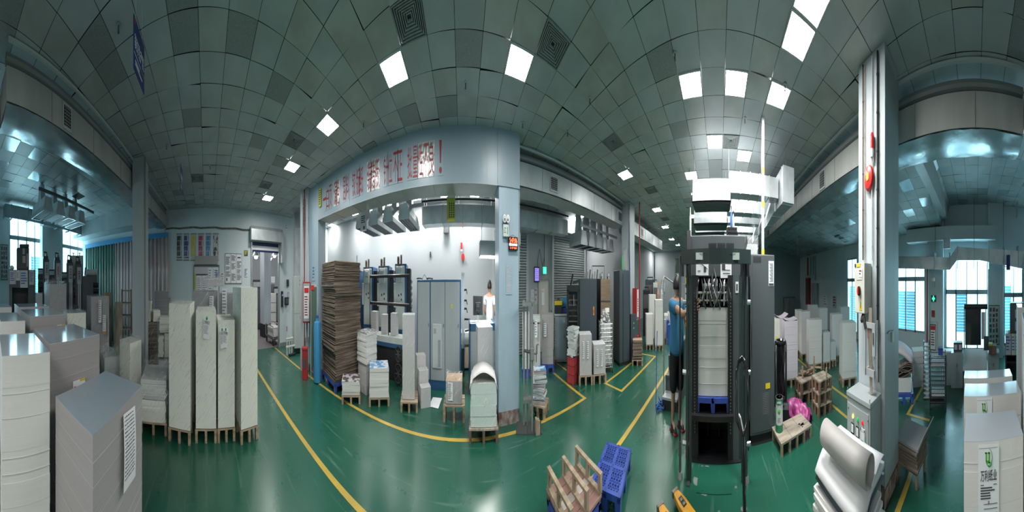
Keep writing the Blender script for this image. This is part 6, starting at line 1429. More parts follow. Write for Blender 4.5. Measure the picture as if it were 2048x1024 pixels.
for s in(1,-1):
 for k in range(4):
  b0=L2(0.33,s*0.19+0.02-k*0.014,1.01);skinned('finger',[b0,b0+f2_*0.04,b0+f2_*0.065-Vector((0,0,0.02))],[(0,1),(1,2)],[0.010,0.009,0.007],'skin',p2)
 b0=L2(0.29,s*0.165,1.02);skinned('thumb',[b0,b0+f2_*0.03-s2_*s*0.02,b0+f2_*0.055-s2_*s*0.024],[(0,1),(1,2)],[0.012,0.010,0.008],'skin',p2)
head(p2,L2(0.02,0,1.545),atan2(f2_.x,-f2_.y))
# - right of the press
GP='white paper stacks on low pallets beyond the press'
def stk(label,x,d,w,dp,z1,side='paper_white',rz=0.0,pal=True,pl='',wrap=False,grp=GP,curl=0.0,top=None,ph=0.13):
 q=at(x,d);c=Vector((q.x,q.y,0))+at(x,dp*0.5)
 if pal:pallet(pl,(c.x,c.y,0),face(x)+rz,w+0.02,dp+0.02,ph,'wood',group='pallets under the stacks beyond the press')
 return sheets(label,(c.x,c.y,0),face(x)+rz,w,dp,ph+0.003 if pal else 0.0,z1,side,top,wrap=wrap,group=grp,curl=curl,n=8)
stk('tall mauve white paper stack with curled top behind the trash bag',1579,5.8,0.48,0.5,1.03,'paper_mauve',0.25,True,'low pallet under the mauve stack behind the trash bag',curl=0.03)
stk('mauve white stack with heavily curled top close to the press cabinet',1560,6.6,0.56,0.5,1.0,'paper_mauve',0.3,True,'low pallet under the curled stack close to the press cabinet',curl=0.07)
q=at(1552,5.6);box_=T('carton','cream metal box with yellow sticker beside the press cabinet','box',q,face(1552));m=M();m.box(-0.2,0,0.02,0.13,0.4,1.05);m.build('body','box_cream',box_);m=M();m.box(0.0,-0.004,0.75,0.06,0,0.82);m.build('yellow_sticker','yellow',box_);m=M();m.box(-0.18,-0.004,0.70,0.12,0,0.705);m.build('seam','ink_grey',box_)
FIELD=[(1597.5,8.3,0.30,1.02,'first narrow white stack of the block near the far corner'),(1609,7.9,0.42,1.02,'second tall white stack of the block near the far corner'),(1628,6.9,0.58,0.94,'tall wide white stack at the front corner of the block'),(1650.5,7.05,0.30,0.69,'medium pale stack beside the tall front corner one'),(1663,7.25,0.30,0.48,'shortest pale stack in front of the block by the windows'),(1672,7.7,0.50,0.98,'tall two part grey stack at the window side of the block'),(1645,8.5,0.42,1.05,'tall cool white stack standing behind the medium pale one'),(1625,9.2,0.5,1.08,'white stack standing behind the wide front corner one'),(1688,8.7,0.5,1.06,'last pale stack of the block beside the window')]
for x,d,w,z1,lb in FIELD:stk(lb,x,d,w,0.42,z1,'paper_cool' if'pale' in lb or'cool' in lb else'paper_white',0.30,True,'low pallet under the '+lb.replace('first narrow ','narrow '))
stk('single tall grey white stack standing alone before the window column',1695,5.85,0.52,0.5,0.99,'paper_cool',0.30,True,'low pallet under the single tall stack before the window column')
q=at(1561,5.05);o=T('waste_bag_stand','black plastic waste bag hung on a dark tube stand beside the press cabinet','waste bag',q,face(1561))
m=M();rr=random.Random(8)
def bagf(u,v):
 a=u*2*pi;n=noise.noise(Vector((cos(a)*2.2,sin(a)*2.2,v*3)))*0.03
 return((0.15+n-0.03*v)*cos(a),(0.16+n)*sin(a),0.04+0.78*v+0.02*noise.noise(Vector((cos(a)*4,sin(a)*4,5))))
m.grid(bagf,28,14);m.build('bag','black_gloss',o,smooth=True)
for s in(-1,1):m=M();m.tube([(s*0.17,-0.16,0.0),(s*0.17,-0.16,0.72),(s*0.17,-0.10,0.80),(s*0.17,0.14,0.80),(s*0.17,0.16,0.0)],0.022,8);m.build('stand_tube','black',o)
m=M();m.tube([(0.15*cos(t*pi/10),0.16*sin(t*pi/10),0.82)for t in range(21)],0.03,6);m.build('rolled_rim','black_gloss',o)
pc=Vector((3.47,-1.68,0));rzp=radians(97)
o=T('wooden_pallet','weathered low wooden pallet with boards and ink splash under the glue can','pallet',pc,rzp+radians(-90),'wooden pallets on the green floor');w,d,h=0.46,0.84,0.13
m=M()
for k in range(3):m.box(-w/2,-d/2+k*d/3+0.003,h-0.02,w/2,-d/2+(k+1)*d/3-0.003,h)
dk=m.build('deck','wood_grey',o);m=M();rr=random.Random(6)
for t in range(9):a=rr.uniform(0,6.3);r=rr.uniform(0.01,0.07);m.cyl((-0.08+r*cos(a),-0.22+r*sin(a),h),(-0.08+r*cos(a),-0.22+r*sin(a),h+0.001),rr.uniform(0.008,0.03),n=9)
m.build('ink_splash','black',dk)
for k in range(5):y=-d/2+0.03+(d-0.06)*k/4;m=M();m.box(-w/2,y-0.02,h-0.045,w/2,y+0.02,h-0.02).box(-w/2,y-0.022,0,-w/2+0.05,y+0.022,h-0.045).box(w/2-0.05,y-0.022,0,w/2,y+0.022,h-0.045);m.build('runner','wood',o)
p=gp(1559,862,0.13);o=T('glue_can','tall white and green can with Chinese writing standing on the weathered pallet','can',(p.x+0.02,p.y,0.132),face(1559));r=0.082
m=M();m.lathe([(r,0),(r,0.33)],n=24);m.build('body','machine_white',o,smooth=True)
for z0,z1,nm in((0.0,0.075,'lower_green_band'),(0.275,0.325,'upper_green_band')):m=M();m.lathe([(r+0.001,z0),(r+0.001,z1)],n=24);m.build(nm,'glue_green',o,smooth=True)
m=M();m.lathe([(r+0.002,0.322),(r+0.002,0.336),(r-0.008,0.336),(r-0.01,0.328)],n=24);m.build('rim','steel',o);m=M();m.cyl((0,0,0.326),(0,0,0.329),r-0.008);m.build('lid','lime_yellow',o);m=M();m.cyl((0.01,-0.01,0.329),(0.01,-0.01,0.345),0.02);m.build('spout','black',o)
m=M();m.ball((0,-r*0.62,0.21),0.04,1.2,12);m.build('emblem','ink_leaf',o);m=M();m.bars(-0.03,0.045,0.10,0.15,3,-r-0.001,0.5);m.build('printed_lines','ink_grey',o)
txt(o,'band_writing','水性覆膜胶',0.11,0.028,'note_white',0,0.30,-r-0.003)
q=at(1562,4.35);o=T('oil_tray','black perforated tray with a coiled hose behind the glue can','tray',q+Vector((0.02,-0.02,0)),face(1562));m=M();m.box(-0.16,-0.1,0,0.2,0.2,0.16);m.build('tray','black',o)
m=M();m.tube([(-0.02+(0.04+0.008*t/3)*cos(t*0.8),-0.02+(0.06)*sin(t*0.8),0.18+t*0.004)for t in range(26)],0.012,6);m.build('coiled_hose','black_rubber',o)
m=M()
for i in range(7):
 for j in range(5):m.box(0.02+i*0.024,-0.08+j*0.05,0.16,0.034+i*0.024,-0.05+j*0.05,0.163)
m.build('perforations','frame_metal',o)
a,b=at(1573,4.75),at(1622,4.30);m=M()
def mg(u,v):
 p=Vector((a.x,a.y,0)).lerp(Vector((b.x,b.y,0)),u);ax=(b-a);nx=Vector((-ax.y,ax.x,0)).normalized();t=v*pi
 e=sin(pi*min(1,max(0,u*0.94+0.03)))**0.35;n=noise.noise(Vector((u*7,v*6,1)))*0.05
 return p+nx*cos(t)*(0.19*e+n)+Vector((0,0,0.01+sin(t)*(0.20*e+n)))
m.grid(mg,40,22);o=m.build('plastic_bundle','magenta',smooth=True,thick=0.004);tag(o,'crumpled magenta plastic bundle lying on the floor by the broken pallets','plastic bundle')
for k,z in enumerate((0.0,0.15,0.30)):
 q=at(1643,4.72,z);pallet(['lowest','middle','topmost'][k]+' old wooden pallet of the stack of three by the magenta bundle',(q.x,q.y,z),face(1643)+0.55+0.06*k,0.44,0.40,0.147,'wood_dark',group='old wooden pallets heaped up',deck='wood_grey',boards=3)
for k,z in enumerate((0.0,0.16)):
 q=at(1612,5.2,z);pallet(['lower','upper'][k]+' old wooden pallet left of the stack of three old pallets',(q.x,q.y,z),face(1612)+0.5+0.15*k,0.62,0.38,0.155,'wood_dark',group='old wooden pallets heaped up',deck='wood_grey',boards=2)
rr=random.Random(14)
for k in range(9):
 q=at(1606+k*3.2,5.25,0.335+0.022*(k//2));m=M();m.ob((0,0,0.011),(0.36,0.05,0.02),0);o=m.build('loose_plank',['wood','wood_dark','wood_pale'][k%3]);o.location=q;o.rotation_euler=(rr.uniform(-.1,.1),rr.uniform(-.16,.16),face(1612)+rr.uniform(-.5,.7));tag(o,'loose broken plank in the tangle on top of the old pallets','plank','loose planks on the old pallets')
for x,z,h,lb in((1628,0.0,0.62,'pale upright stick in the tangle of planks'),(1653,0.455,0.12,'short upright block beside the topmost old pallet'),(1605,0.33,0.16,'thin upright post at the left of the plank tangle')):
 q=at(x,5.1 if x!=1653 else 4.6,z);m=M();m.ob((0,0,h/2),(0.035,0.035,h));o=m.build('wood_post','wood_pale');o.location=q;tag(o,lb,'wood post')
def wr_(x,y,off=0.01):X=XR-off;d=X/sin(ang(x));return Vector((X,X/tan(ang(x)),zt(y,d)))
q=wr_(1576,600);o=T('metal_cupboard','dark green grey double cupboard against the far right wall','cupboard',(XR-0.02,q.y,0),radians(-90));w=1.15
m=M();m.box(-w/2,-0.4,0,w/2,0,1.05);m.build('body','glass_green',o)
for s in(-1,1):m=M();m.box(s*w/4-w/4+0.02,-0.42,0.05,s*w/4+w/4-0.02,-0.4,1.0);m.build('door','galvanised_dull' if False else'frame_metal',o)
def ww(x,y,off=0.02):q=toY(x,YW+off);q.z=zt(y,dist(q));return q
q=ww(1632,605);o=T('electric_box','tall grey green electric box with conduit on the wall beyond the white stacks','electric box',(q.x,YW+0.02,q.z),pi);m=M();m.box(-0.38,-0.25,-0.75,0.38,0,0.75);m.build('case','column_grey',o,0.01);m=M();m.box(0.1,-0.27,-0.1,0.15,-0.25,0.15);m.build('handle','dark_steel',o)
for k,x in enumerate((1616,1622,1627,1631)):q=ww(x,600);m=M();m.cyl((q.x,YW+0.05,1.95 if k<3 else q.z+0.75),(q.x,YW+0.05,2.70),0.05 if k else 0.07,n=8);o=m.build('wall_conduit','red_pipe' if k==0 else'column_grey');tag(o,['dark red pipe','first grey conduit','second grey conduit','conduit entering the electric box'][k]+' on the far wall beyond the white stacks','conduit')
q=ww(1618,615);o=T('fire_hydrant_cabinet','dark red fire cabinet on the far wall beside the electric box','fire cabinet',(q.x,YW+0.02,0.75),pi);m=M();m.box(-0.30,-0.2,0,0.30,0,1.1);m.build('case','red',o);m=M();m.box(-0.22,-0.22,0.1,0.22,-0.2,0.95);m.build('door','dark_steel',o)
for x,y,c,lb in((1650.5,602,'note_white','small grey notice on the far wall right of the electric box'),(1669,604,'bright_wall','small pale red printed notice on the far wall near the window')):
 q=ww(x,y);note(lb,(q.x,YW+0.02,q.z),pi,0.42,0.40,c,rows=4,ink='ink_grey' if x<1660 else'ink_red',group='notices on the far wall')
Yc4=-2.275
def c4p(x,y,Y=Yc4):q=toY(x,Y);return Vector((q.x,Y,zt(y,dist(q))))
def vline(label,x,y0,y1,r,mt,Y=Yc4+0.02,nm='conduit',cat='conduit',grp='conduits on the right hand column'):
 a,b=c4p(x,y0,Y),c4p(x,y1,Y);m=M();m.cyl((a.x,Y,max(0.85,b.z)),(a.x,Y,min(CZ-0.05,a.z)),r,n=8)
 for z in[max(0.85,b.z)+0.1+k*0.28 for k in range(9)]:
  if z<min(CZ-0.05,a.z):m.cyl((a.x,Y,z),(a.x,Y,z+0.012),r*1.35,n=8)
 o=m.build(nm,mt);return tag(o,label,cat,grp)
vline('black perforated cable duct along the middle of the right hand column',1755,100,640,0.016,'black')
vline('worn grey conduit below the black duct on the right hand column',1757,640,764,0.013,'dark_steel')
vline('black cable pair at the left edge of the right hand column',1726,130,520,0.010,'black')
vline('yellowish cable beside the black pair on the right hand column',1729,130,520,0.007,'card_tan')
vline('thin white conduit beside the alarm on the right hand column',1744,110,520,0.010,'light_pipe')
p=c4p(1747,302);o=T('alarm_siren','red and white alarm siren high on the right hand column','siren',(p.x,Yc4,p.z),pi);m=M();m.lathe([(0.03,-0.06),(0.032,0.0)],(0,-0.04,0),14);m.build('base','note_white',o);m=M();m.lathe([(0.032,0.0),(0.034,0.09),(0.02,0.12),(0.005,0.125)],(0,-0.04,0),14);m.build('red_dome','bright_red',o)
p=c4p(1740,358);o=T('fire_bell','round red fire bell with yellow centre on the right hand column','fire bell',(p.x+0.0,Yc4,p.z),pi);m=M();m.tube([(0,0,0),(0,-0.03,0),(0,-0.06,0),(0,-0.075,0)],[0.06,0.10,0.085,0.03],18);m.build('gong','bright_red',o,smooth=True);m=M();m.cyl((0,-0.075,0),(0,-0.08,0),0.03);m.build('centre_label','yellow',o)
p0,p1=c4p(1709,527,-2.08),c4p(1729,628,-2.08)
o=T('isolator_box','cream isolator box with red rotary switch and warning triangle on the right hand column','switch box',((p0.x+p1.x)/2,-2.08,(p0.z+p1.z)/2),pi);w,h=abs(p0.x-p1.x),abs(p0.z-p1.z)
m=M();m.box(-w/2,0,-h/2,w/2,0.19,h/2);m.build('case','box_cream',o,0.006)
m=M();m.box(-0.055,-0.004,0.06,0.06,0,0.12);m.build('worn_patch','machine_white',o)
m=M();m.box(-0.01,-0.006,0.08,0.06,-0.003,0.14);s=m.build('white_label','note_white',o);m=M();m.bars(0.0,0.05,0.09,0.13,2,-0.009,0.4);m.build('label_print','ink_red',s)
m=M();m.box(-0.06,-0.004,0.155,0.02,0,0.18);m.build('yellow_label','yellow',o)
m=M();m.box(-w/2+0.005,-0.004,0.155,-w/2+0.035,0,0.18);m.build('maker_plate','black',o)
m=M();m.cyl((0,-0.025,-0.02),(0,0,-0.02),0.035);sw=m.build('rotary_switch','black',o);m=M();m.box(-0.012,-0.045,-0.045,0.012,-0.02,0.005);m.build('switch_handle','bright_red',sw)
m=M();m.ext([(-0.0,-0.003,-0.16),(0.06,-0.003,-0.16),(0.03,-0.003,-0.08)],(0,0.003,0));wtr=m.build('warning_triangle','yellow',o);m=M();m.bar((0.033,-0.006,-0.10),(0.026,-0.006,-0.145),0.006,0.003);m.build('bolt_mark','ink',wtr)
m=M();m.tube([(0.05,0.06,-h/2),(0.03,0.03,-h/2-0.05),(0.10,0.0,-h/2-0.03),(0.14,0.0,-h/2-0.10)],0.026,8);m.build('corrugated_hose','black_rubber',o)
p0,p1=c4p(1700,641,-2.0),c4p(1724,743,-2.0)
o=T('cable_bracket','grey steel bracket frame carrying a slim breaker beside the right hand column','bracket',(p1.x,-2.10,0),pi);z0,z1=zt(743,2.75),zt(641,2.75)
m=M();m.box(-0.015,-0.02,z0,0.02,0.16,z0+0.045).box(-0.015,-0.02,z1-0.04,0.02,0.16,z1).box(0.0,-0.02,z0,0.20,0.0,z0+0.05).box(0.0,-0.02,z1-0.04,0.20,0.0,z1).box(-0.012,-0.03,z0,0.012,-0.005,z1).box(0.18,-0.02,z0,0.195,0.0,z1);m.build('frame','galvanised_dull',o)
m=M();m.box(0.16,-0.05,z1-0.22,0.215,-0.021,z1);s=m.build('breaker','cabinet_grey',o);m=M();m.box(0.175,-0.056,z1-0.14,0.195,-0.05,z1-0.06);m.build('breaker_lever','dark_steel',s)
m=M()
for k in range(4):m.tube([(0.06+0.015*k,0.02,z1+0.1),(0.055+0.02*k,0.0,(z0+z1)/2+0.1),(0.075+0.012*k,0.02,0.83)],0.008,5)
m.build('cables','wood_grey',o);
p=c4p(1740.5,665);o=T('call_point','small red fire call point on the right hand column','call point',(p.x,Yc4,p.z),pi);m=M();m.box(-0.035,-0.03,-0.045,0.035,0,0.045);m.build('case','bright_red',o,0.004);m=M();m.box(-0.018,-0.033,-0.02,0.018,-0.03,0.02);m.build('label','note_white',o)
o=T('side_switch','small cream switch on the shaded side of the right hand column','switch',(1.375,-2.50,zt(672,2.85)),radians(-90));m=M();m.box(-0.02,-0.02,-0.045,0.02,0,0.045);m.build('plate','box_cream',o);m=M();m.tube([(0.0,-0.01,0.03),(-0.08,-0.005,0.045),(-0.16,-0.005,0.04)],0.008,5);m.build('conduit_stub','column_grey',o)
o=T('control_cabinet','grey electric control cabinet with three lamps, meters and yellow warning sign at the column','cabinet',(1.70,-1.96,0),pi);w,d,h=0.485,0.30,0.82
m=M();m.box(-w/2,0.0,0,w/2,d,h-0.03);m.build('body','cabinet_grey',o,0.004);m=M();m.box(-w/2-0.008,-0.012,h-0.035,w/2+0.008,d,h);m.build('cap','cabinet_grey',o,0.004)
m=M();m.box(-w/2+0.02,-0.006,0.36,w/2-0.03,0,h-0.08);dr=m.build('door','cabinet_grey',o,0.002)
for s in(-1,1):
 for z in(0.40,h-0.12):m=M();m.cyl((s*0.205,-0.012,z),(s*0.205,-0.006,z),0.006,n=8);m.build('screw','dark_steel',dr)
m=M();m.box(-w/2,0,0.055,w/2,0.001,0.06);m.build('seam','ink_grey',o)
for x,mt_,nm in((-0.10,'lamp_amber','amber'),(0.00,'lamp_green','green'),(0.10,'lamp_red','red')):m=M();m.tube([(x,-0.006,0.665),(x,-0.02,0.665),(x,-0.026,0.665)],[0.016,0.014,0.006],12);l=m.build('indicator_lamp',mt_,o,smooth=True);l['label']=nm+' indicator lamp'
for k,x in enumerate((-0.11,-0.005,0.105)):
 m=M();m.box(x-0.030,-0.014,0.53,x+0.030,-0.006,0.615);mt2=m.build('meter','black',o);m=M();m.box(x-0.023,-0.017,0.55,x+0.023,-0.014,0.607);m.build('dial','note_white',mt2)
 if k==2:
  m=M();m.box(x-0.042,-0.018,0.515,x-0.026,-0.008,0.63).box(x+0.026,-0.018,0.51,x+0.042,-0.008,0.625).box(x-0.04,-0.018,0.61,x+0.04,-0.008,0.63).box(x-0.035,-0.018,0.50,x+0.042,-0.008,0.535);t_=m.build('tape','note_white',mt2)
m=M();m.box(-0.225,-0.005,0.25,-0.135,0,0.33);s=m.build('red_notice','red',o);m=M();m.bars(-0.19,-0.145,0.27,0.315,4,-0.008,0.4);m.build('notice_lines','note_white',s);m=M();m.box(-0.225,-0.005,0.33,-0.135,0,0.355);m.build('notice_header','note_white',s)
m=M();m.box(-0.09,-0.005,0.20,0.085,0,0.345);s=m.build('warning_sign','yellow',o);txt(o,'warning_writing','警示',0.145,0.085,'ink_red',-0.002,0.272,-0.007)
m=M()
for c_ in(0.09,0.16):
 for k in range(13):m.ext([(w/2,c_,0.70-k*0.04),(w/2+0.007,c_,0.695-k*0.04),(w/2+0.007,c_+0.045,0.675-k*0.04),(w/2,c_+0.045,0.68-k*0.04)],(0,0,0.012))
m.build('louver','cabinet_grey',o);m=M();m.box(w/2,0.03,0.06,w/2+0.003,d-0.03,0.78);m.build('side_panel','column_grey',o);m=M();m.box(w/2+0.002,0.06,0.13,w/2+0.01,0.14,0.20);m.build('side_handle','black',o)
for s in(-1,1):m=M();m.tube([(s*(w/2-0.01),0.0,h),(s*(w/2-0.01),0.0,h+0.025)],0.006,6);m.build('lifting_eye','steel',o)
pp=Vector((1.19,-1.235,0));rzq=radians(184)
o=T('paper_pile','messy pile of large white offcut sheets near the camera under the curled roll','paper pile',pp,rzq)
m=M();rr=random.Random(12);z=0.0
while z<0.635:h_=rr.uniform(0.012,0.03);m.ob((rr.uniform(-.03,.03),rr.uniform(-.05,.01),z+h_/2),(0.60,0.40,h_*0.93),rr.uniform(-.05,.05));z+=h_
m.build('sheets','paper_white',o)
m=M();m.grid(lambda u,v:((u-0.5)*0.62,-0.21+0.40*v,0.700+0.09*sin(min(1,v*2.2)*pi/2)-0.01*u),6,12);m.build('bowed_sheets','sheet_plain',o,smooth=True,thick=0.03)
m=M();m.grid(lambda u,v:((u-0.5)*0.62+0.005,-0.215+0.40*v,0.674+0.08*sin(min(1,v*2.2)*pi/2)-0.01*u),6,12);m.build('dark_edged_sheets','cabinet_dark',o,smooth=True,thick=0.008)
m=M()
def roll(u,v):
 t=v*1.75*pi;r=0.075
 return((u-0.5)*0.60+0.01,-0.085+r*1.1*sin(t)*(1-0.1*v),0.865-r*cos(t)*0.9+0.0)
m.grid(roll,4,28);m.build('curled_sheet','paper_grey' if False else'roll_grey',o,smooth=True,thick=0.006)
m=M();m.grid(lambda u,v:((u-0.5)*0.60+0.02,-0.06+0.22*v,0.80+0.10*v-0.06*v*v),4,6);m.build('rising_sheet','note_white',o,smooth=True,thick=0.003)
m=M();m.grid(lambda u,v:((u-0.5)*0.3+0.26+0.05*v,-0.1+0.3*u*0+0.28*(v-0.2),0.64-0.42*v*v+0.05*u),4,8);m.build('drooping_sheet','paper_cool',o,smooth=True,thick=0.003)
# - beyond the column toward the windows
q=at(1808,5.25);blue_pallet('blue plastic pallet under the curled cardboard pile past the column',q,face(1808),0.58,0.6,0.15)
o=T('cardboard_pile','bulging pile of curled white and brown cardboard on a blue pallet past the column','cardboard pile',(q.x,q.y,0),face(1808))
m=M();m.ob((0,0,0.25),(0.44,0.5,0.19));m.build('lower_box','paper_cool',o)
m=M();rr=random.Random(17)
for k in range(7):ph=rr.uniform(0,6);m.grid(lambda u,v:((u-0.5)*0.54,(v-0.5)*0.5,0.37+k*0.022+0.03*sin(u*5+ph)+0.02*u),10,3)
m.build('brown_sheets','card_brown',o,thick=0.006)
m=M();m.grid(lambda u,v:((u-0.5)*0.56-0.02,(v-0.5)*0.5,0.70-0.16*u*u+0.05*v),10,3);m.build('curled_top','paper_mauve',o,smooth=True,thick=0.06)
q=at(1836,6.0);sheets('layered grey board stack behind the curled cardboard pile',q,face(1836)+0.2,0.42,0.4,0,0.56,'paper_cool',n=6,jit=0.02,twist=0.08,group='board stacks past the column',name='board_stack',cat='board stack')
q=Vector((1.19,-2.93,0));o=T('board_stack','low pile of brown boards with a tilted grey sheet right behind the column','board pile',q,radians(172))
for sx in(-1,1):
 for sy in(-1,1):m=M();m.box(sx*0.20-0.02,sy*0.16-0.02,0,sx*0.20+0.02,sy*0.16+0.02,0.12);m.build('leg','wood_pale',o)
m=M();slabs(m,0.46,0.40,0.12,0.32,12,0.012,None,0,0.03);m.build('boards','card_brown',o);m=M();m.ob((0,0,0.335),(0.50,0.42,0.02),0,0.08);m.build('grey_board','paper_dark',o);m=M();m.ob((0.27,0.02,0.36),(0.26,0.46,0.012),0,0,-0.85);m.build('tilted_sheet','paper_dark',o)
q=at(1876,4.95);o=T('wire_trolley','dark wire shelf trolley with papers by the window aisle','trolley',q,face(1876));w,d,h=0.46,0.4,0.70
for sx in(-1,1):
 for sy in(-1,1):
  m=M();m.cyl((sx*w/2,sy*d/2,0.06),(sx*w/2,sy*d/2,h),0.012,n=6);m.build('post','black',o);m=M();m.cyl((sx*w/2-0.014,sy*d/2,0.04),(sx*w/2+0.014,sy*d/2,0.04),0.04);m.build('wheel','black_rubber',o)
for k in range(11):
 z=0.1+k*0.056;m=M()
 m.cyl((-w/2,-d/2,z),(w/2,-d/2,z),0.006,n=5).cyl((-w/2,d/2,z),(w/2,d/2,z),0.006,n=5).cyl((-w/2,-d/2,z),(-w/2,d/2,z),0.006,n=5).cyl((w/2,-d/2,z),(w/2,d/2,z),0.006,n=5)
 for t in range(1,10):m.cyl((-w/2+w*t/10,-d/2,z),(-w/2+w*t/10,d/2,z),0.003,n=4)
 m.build('wire_shelf','dark_steel',o)
m=M();m.box(-w/2,-d/2,0.08,w/2,d/2,0.11);m.build('base','black',o)
for z,mt_,lb in((0.162,'note_white','white sheets lying on the lowest open shelf of the wire trolley'),(0.553,'paper_mauve','pale sheets lying near the top of the wire trolley')):
 m=M();slabs(m,0.38,0.32,0,0.03,3,0.01);o2=m.build('paper_sheets',mt_);place(o2,(q.x,q.y,z),face(1876));tag(o2,lb,'paper')
q2=at(1881,5.0,0.665);o2=T('plastic_box','small blue box on top of the wire trolley','box',q2,face(1881));m=M();m.box(-0.07,-0.08,0,0.07,0.08,0.09);m.build('body','plastic_blue',o2);m=M();m.box(-0.075,-0.085,0.07,0.075,-0.08,0.09);m.build('rim','plastic_blue_deep',o2)
q=at(1853,5.3);o=T('tray_rack','slim stack of black trays standing behind the wire trolley','tray rack',q,face(1853))
for k in range(12):m=M();m.box(-0.09,-0.12,0.02+k*0.065,0.09,0.12,0.035+k*0.065);m.build('tray','galvanised_dull',o)
for s in(-1,1):m=M();m.box(s*0.085-0.01,-0.1,0,s*0.085+0.01,0.1,0.8);m.build('side_post','black',o)
for k,(x,mt_)in enumerate(((1850,'light_pipe'),(1854,'red_pipe'),(1857.5,'light_pipe'))):q=toY(x,-7.75);m=M();m.cyl((q.x,-7.75,0.0),(q.x,-7.75,2.2),0.035,n=8);o=m.build('riser_pipe',mt_);tag(o,['white pipe beside the pier, left of the dark red one','dark red pipe between two white pipes at the window pier','white pipe beside the pier, right of the dark red one'][k],'pipe','riser pipes at the window pier')
def pier(x,y,Y=-7.89):q=toY(x,Y);q.z=zt(y,dist(q));return q
o=T('exit_sign','lit green exit sign with white cross on the window pier','sign',pier(1867.5,597),pi);m=M();m.box(-0.12,-0.05,-0.07,0.12,0,0.07);m.build('case','black',o);m=M();m.box(-0.02,-0.055,-0.06,0.02,-0.05,0.06).box(-0.07,-0.055,-0.02,0.07,-0.05,0.02);m.build('lit_symbol','exit_green',o)
o=T('call_point','small dark red call point below the exit sign on the window pier','call point',pier(1866.5,627),pi);m=M();m.box(-0.08,-0.04,-0.07,0.08,0,0.07);m.build('case','red',o);m=M();m.bars(-0.05,0.05,-0.05,0.05,3,-0.045,0.5);m.build('printed_lines','ink',o)
o=T('framed_notice','framed white notice with red heading on the window pier behind the wire trolley','notice',pier(1866.5,674),pi);m=M();m.box(-0.21,-0.05,-0.33,0.21,0,0.33);m.build('frame','machine_white',o);m=M();m.box(-0.15,-0.055,-0.28,0.15,-0.05,0.28);m.build('border','black',o);m=M();m.box(-0.13,-0.06,-0.26,0.13,-0.055,0.26);m.build('sheet','note_white',o);m=M();m.box(-0.12,-0.064,0.16,0.12,-0.06,0.25);m.build('heading','bright_red',o);m=M();m.bars(-0.10,0.10,-0.2,0.12,6,-0.064,0.4);m.build('printed_lines','ink_red',o)
o=T('emergency_light','small twin spot emergency light high on the window pier','emergency light',pier(1867,565),pi);m=M();m.box(-0.08,-0.05,-0.10,0.08,0,0.02);m.build('case','machine_white',o)
for s in(-1,1):m=M();m.tube([(s*0.05,-0.02,0.06),(s*0.05,-0.07,0.06)],[0.03,0.045],10);m.build('spot_lamp','steel',o)
GC='low grey cabinets under the windows'
for k,(x,d,w)in enumerate(((1893,5.9,0.42),(1914,5.75,0.42),(1987,5.85,0.40))):
 q=at(x,d);o=T('low_cabinet',['low grey cabinet next to the wire trolley under the window','low grey cabinet between wire trolley and roll screen','low dark grey cabinet right of the roll screen'][k],'cabinet',q,face(x),GC);h=zt(706,d)
 m=M();m.box(-w/2,0,0,w/2,0.4,h);m.build('body','column_grey',o,0.006)
 for s in(-1,1):m=M();m.box(s*w/4-w/4+0.01,-0.012,0.04,s*w/4+w/4-0.01,0,h-0.03);dd=m.build('door','column_grey',o);m=M();m.box(-s*0+s*0.02-0.006,-0.02,h*0.6,s*0.02+0.006,-0.012,h*0.7);m.build('handle','dark_steel',dd)
q=at(1904,6.0,zt(706,5.9)+0.002);o=T('paper_tray','small grey two drawer box on the low cabinets under the window','box',at(1916,5.95,zt(706,5.75)+0.003),face(1916));m=M();m.box(-0.16,-0.1,0,0.16,0.1,0.14);m.build('case','cabinet_dark',o)
for s in(-1,1):m=M();m.box(s*0.08-0.05,-0.105,0.03,s*0.08+0.05,-0.1,0.11);m.build('label','paper_mauve',o)
m=M();slabs(m,0.3,0.25,0,0.02,3,0.02);o=m.build('paper_sheets','note_white');place(o,at(1895,6.05,zt(706,5.9)+0.004),face(1895));tag(o,'white sheets lying on the low cabinet next to the wire trolley','paper')
d=5.9;o=T('inspection_console','inspection console with white lit table and dark roll screen before the windows','console',at(1950,d),face(1950));w=(1974-1926)/326*d
m=M();m.box(-w/2,-0.12,0,w/2,0.4,zt(737,d));m.build('base','cabinet_dark',o)
m=M();m.hexa([(-w/2,-0.16,zt(738,d)),(w/2,-0.16,zt(738,d)),(w/2,0.40,zt(724,d)),(-w/2,0.40,zt(724,d)),(-w/2,-0.16,zt(732,d)),(w/2,-0.16,zt(732,d)),(w/2,0.40,zt(706,d)),(-w/2,0.40,zt(706,d))]);m.build('table_top','sheet_white',o)
z0,z1=zt(690,d+0.4),zt(618,d+0.4)
m=M();m.box(-w/2+0.05,0.38,z0,w/2-0.20,0.39,z1);m.build('roll_screen','black_gloss',o);m=M();m.cyl((-w/2+0.02,0.38,z1+0.04),(w/2+0.05,0.38,z1+0.04),0.045);m.build('screen_roller','black',o);m=M();m.box(w/2-0.19,0.37,z0+0.1,w/2-0.04,0.38,z1-0.05);s=m.build('side_sheet','paper_mauve',o)
for s_ in(-1,1):m=M();m.box(s_*(w/2-0.02)-0.015,0.37,0.3,s_*(w/2-0.02)+0.015,0.40,z1+0.03);m.build('post','black',o)
m=M();m.box(w/2-0.12,-0.05,zt(700,d),w/2+0.06,0.0,zt(672,d));m.build('side_panel','cabinet_dark',o)
q=at(1986,5.75,zt(706,5.8)+0.003);o=T('carton','small dark carton on the low cabinet right of the roll screen','carton',q,face(1986));m=M();m.box(-0.15,-0.1,0,0.12,0.1,0.13);m.build('body','wood_dark',o);m=M();m.box(-0.16,-0.11,0.13,-0.02,0.1,0.16);m.build('lid','olive_yellow',o)
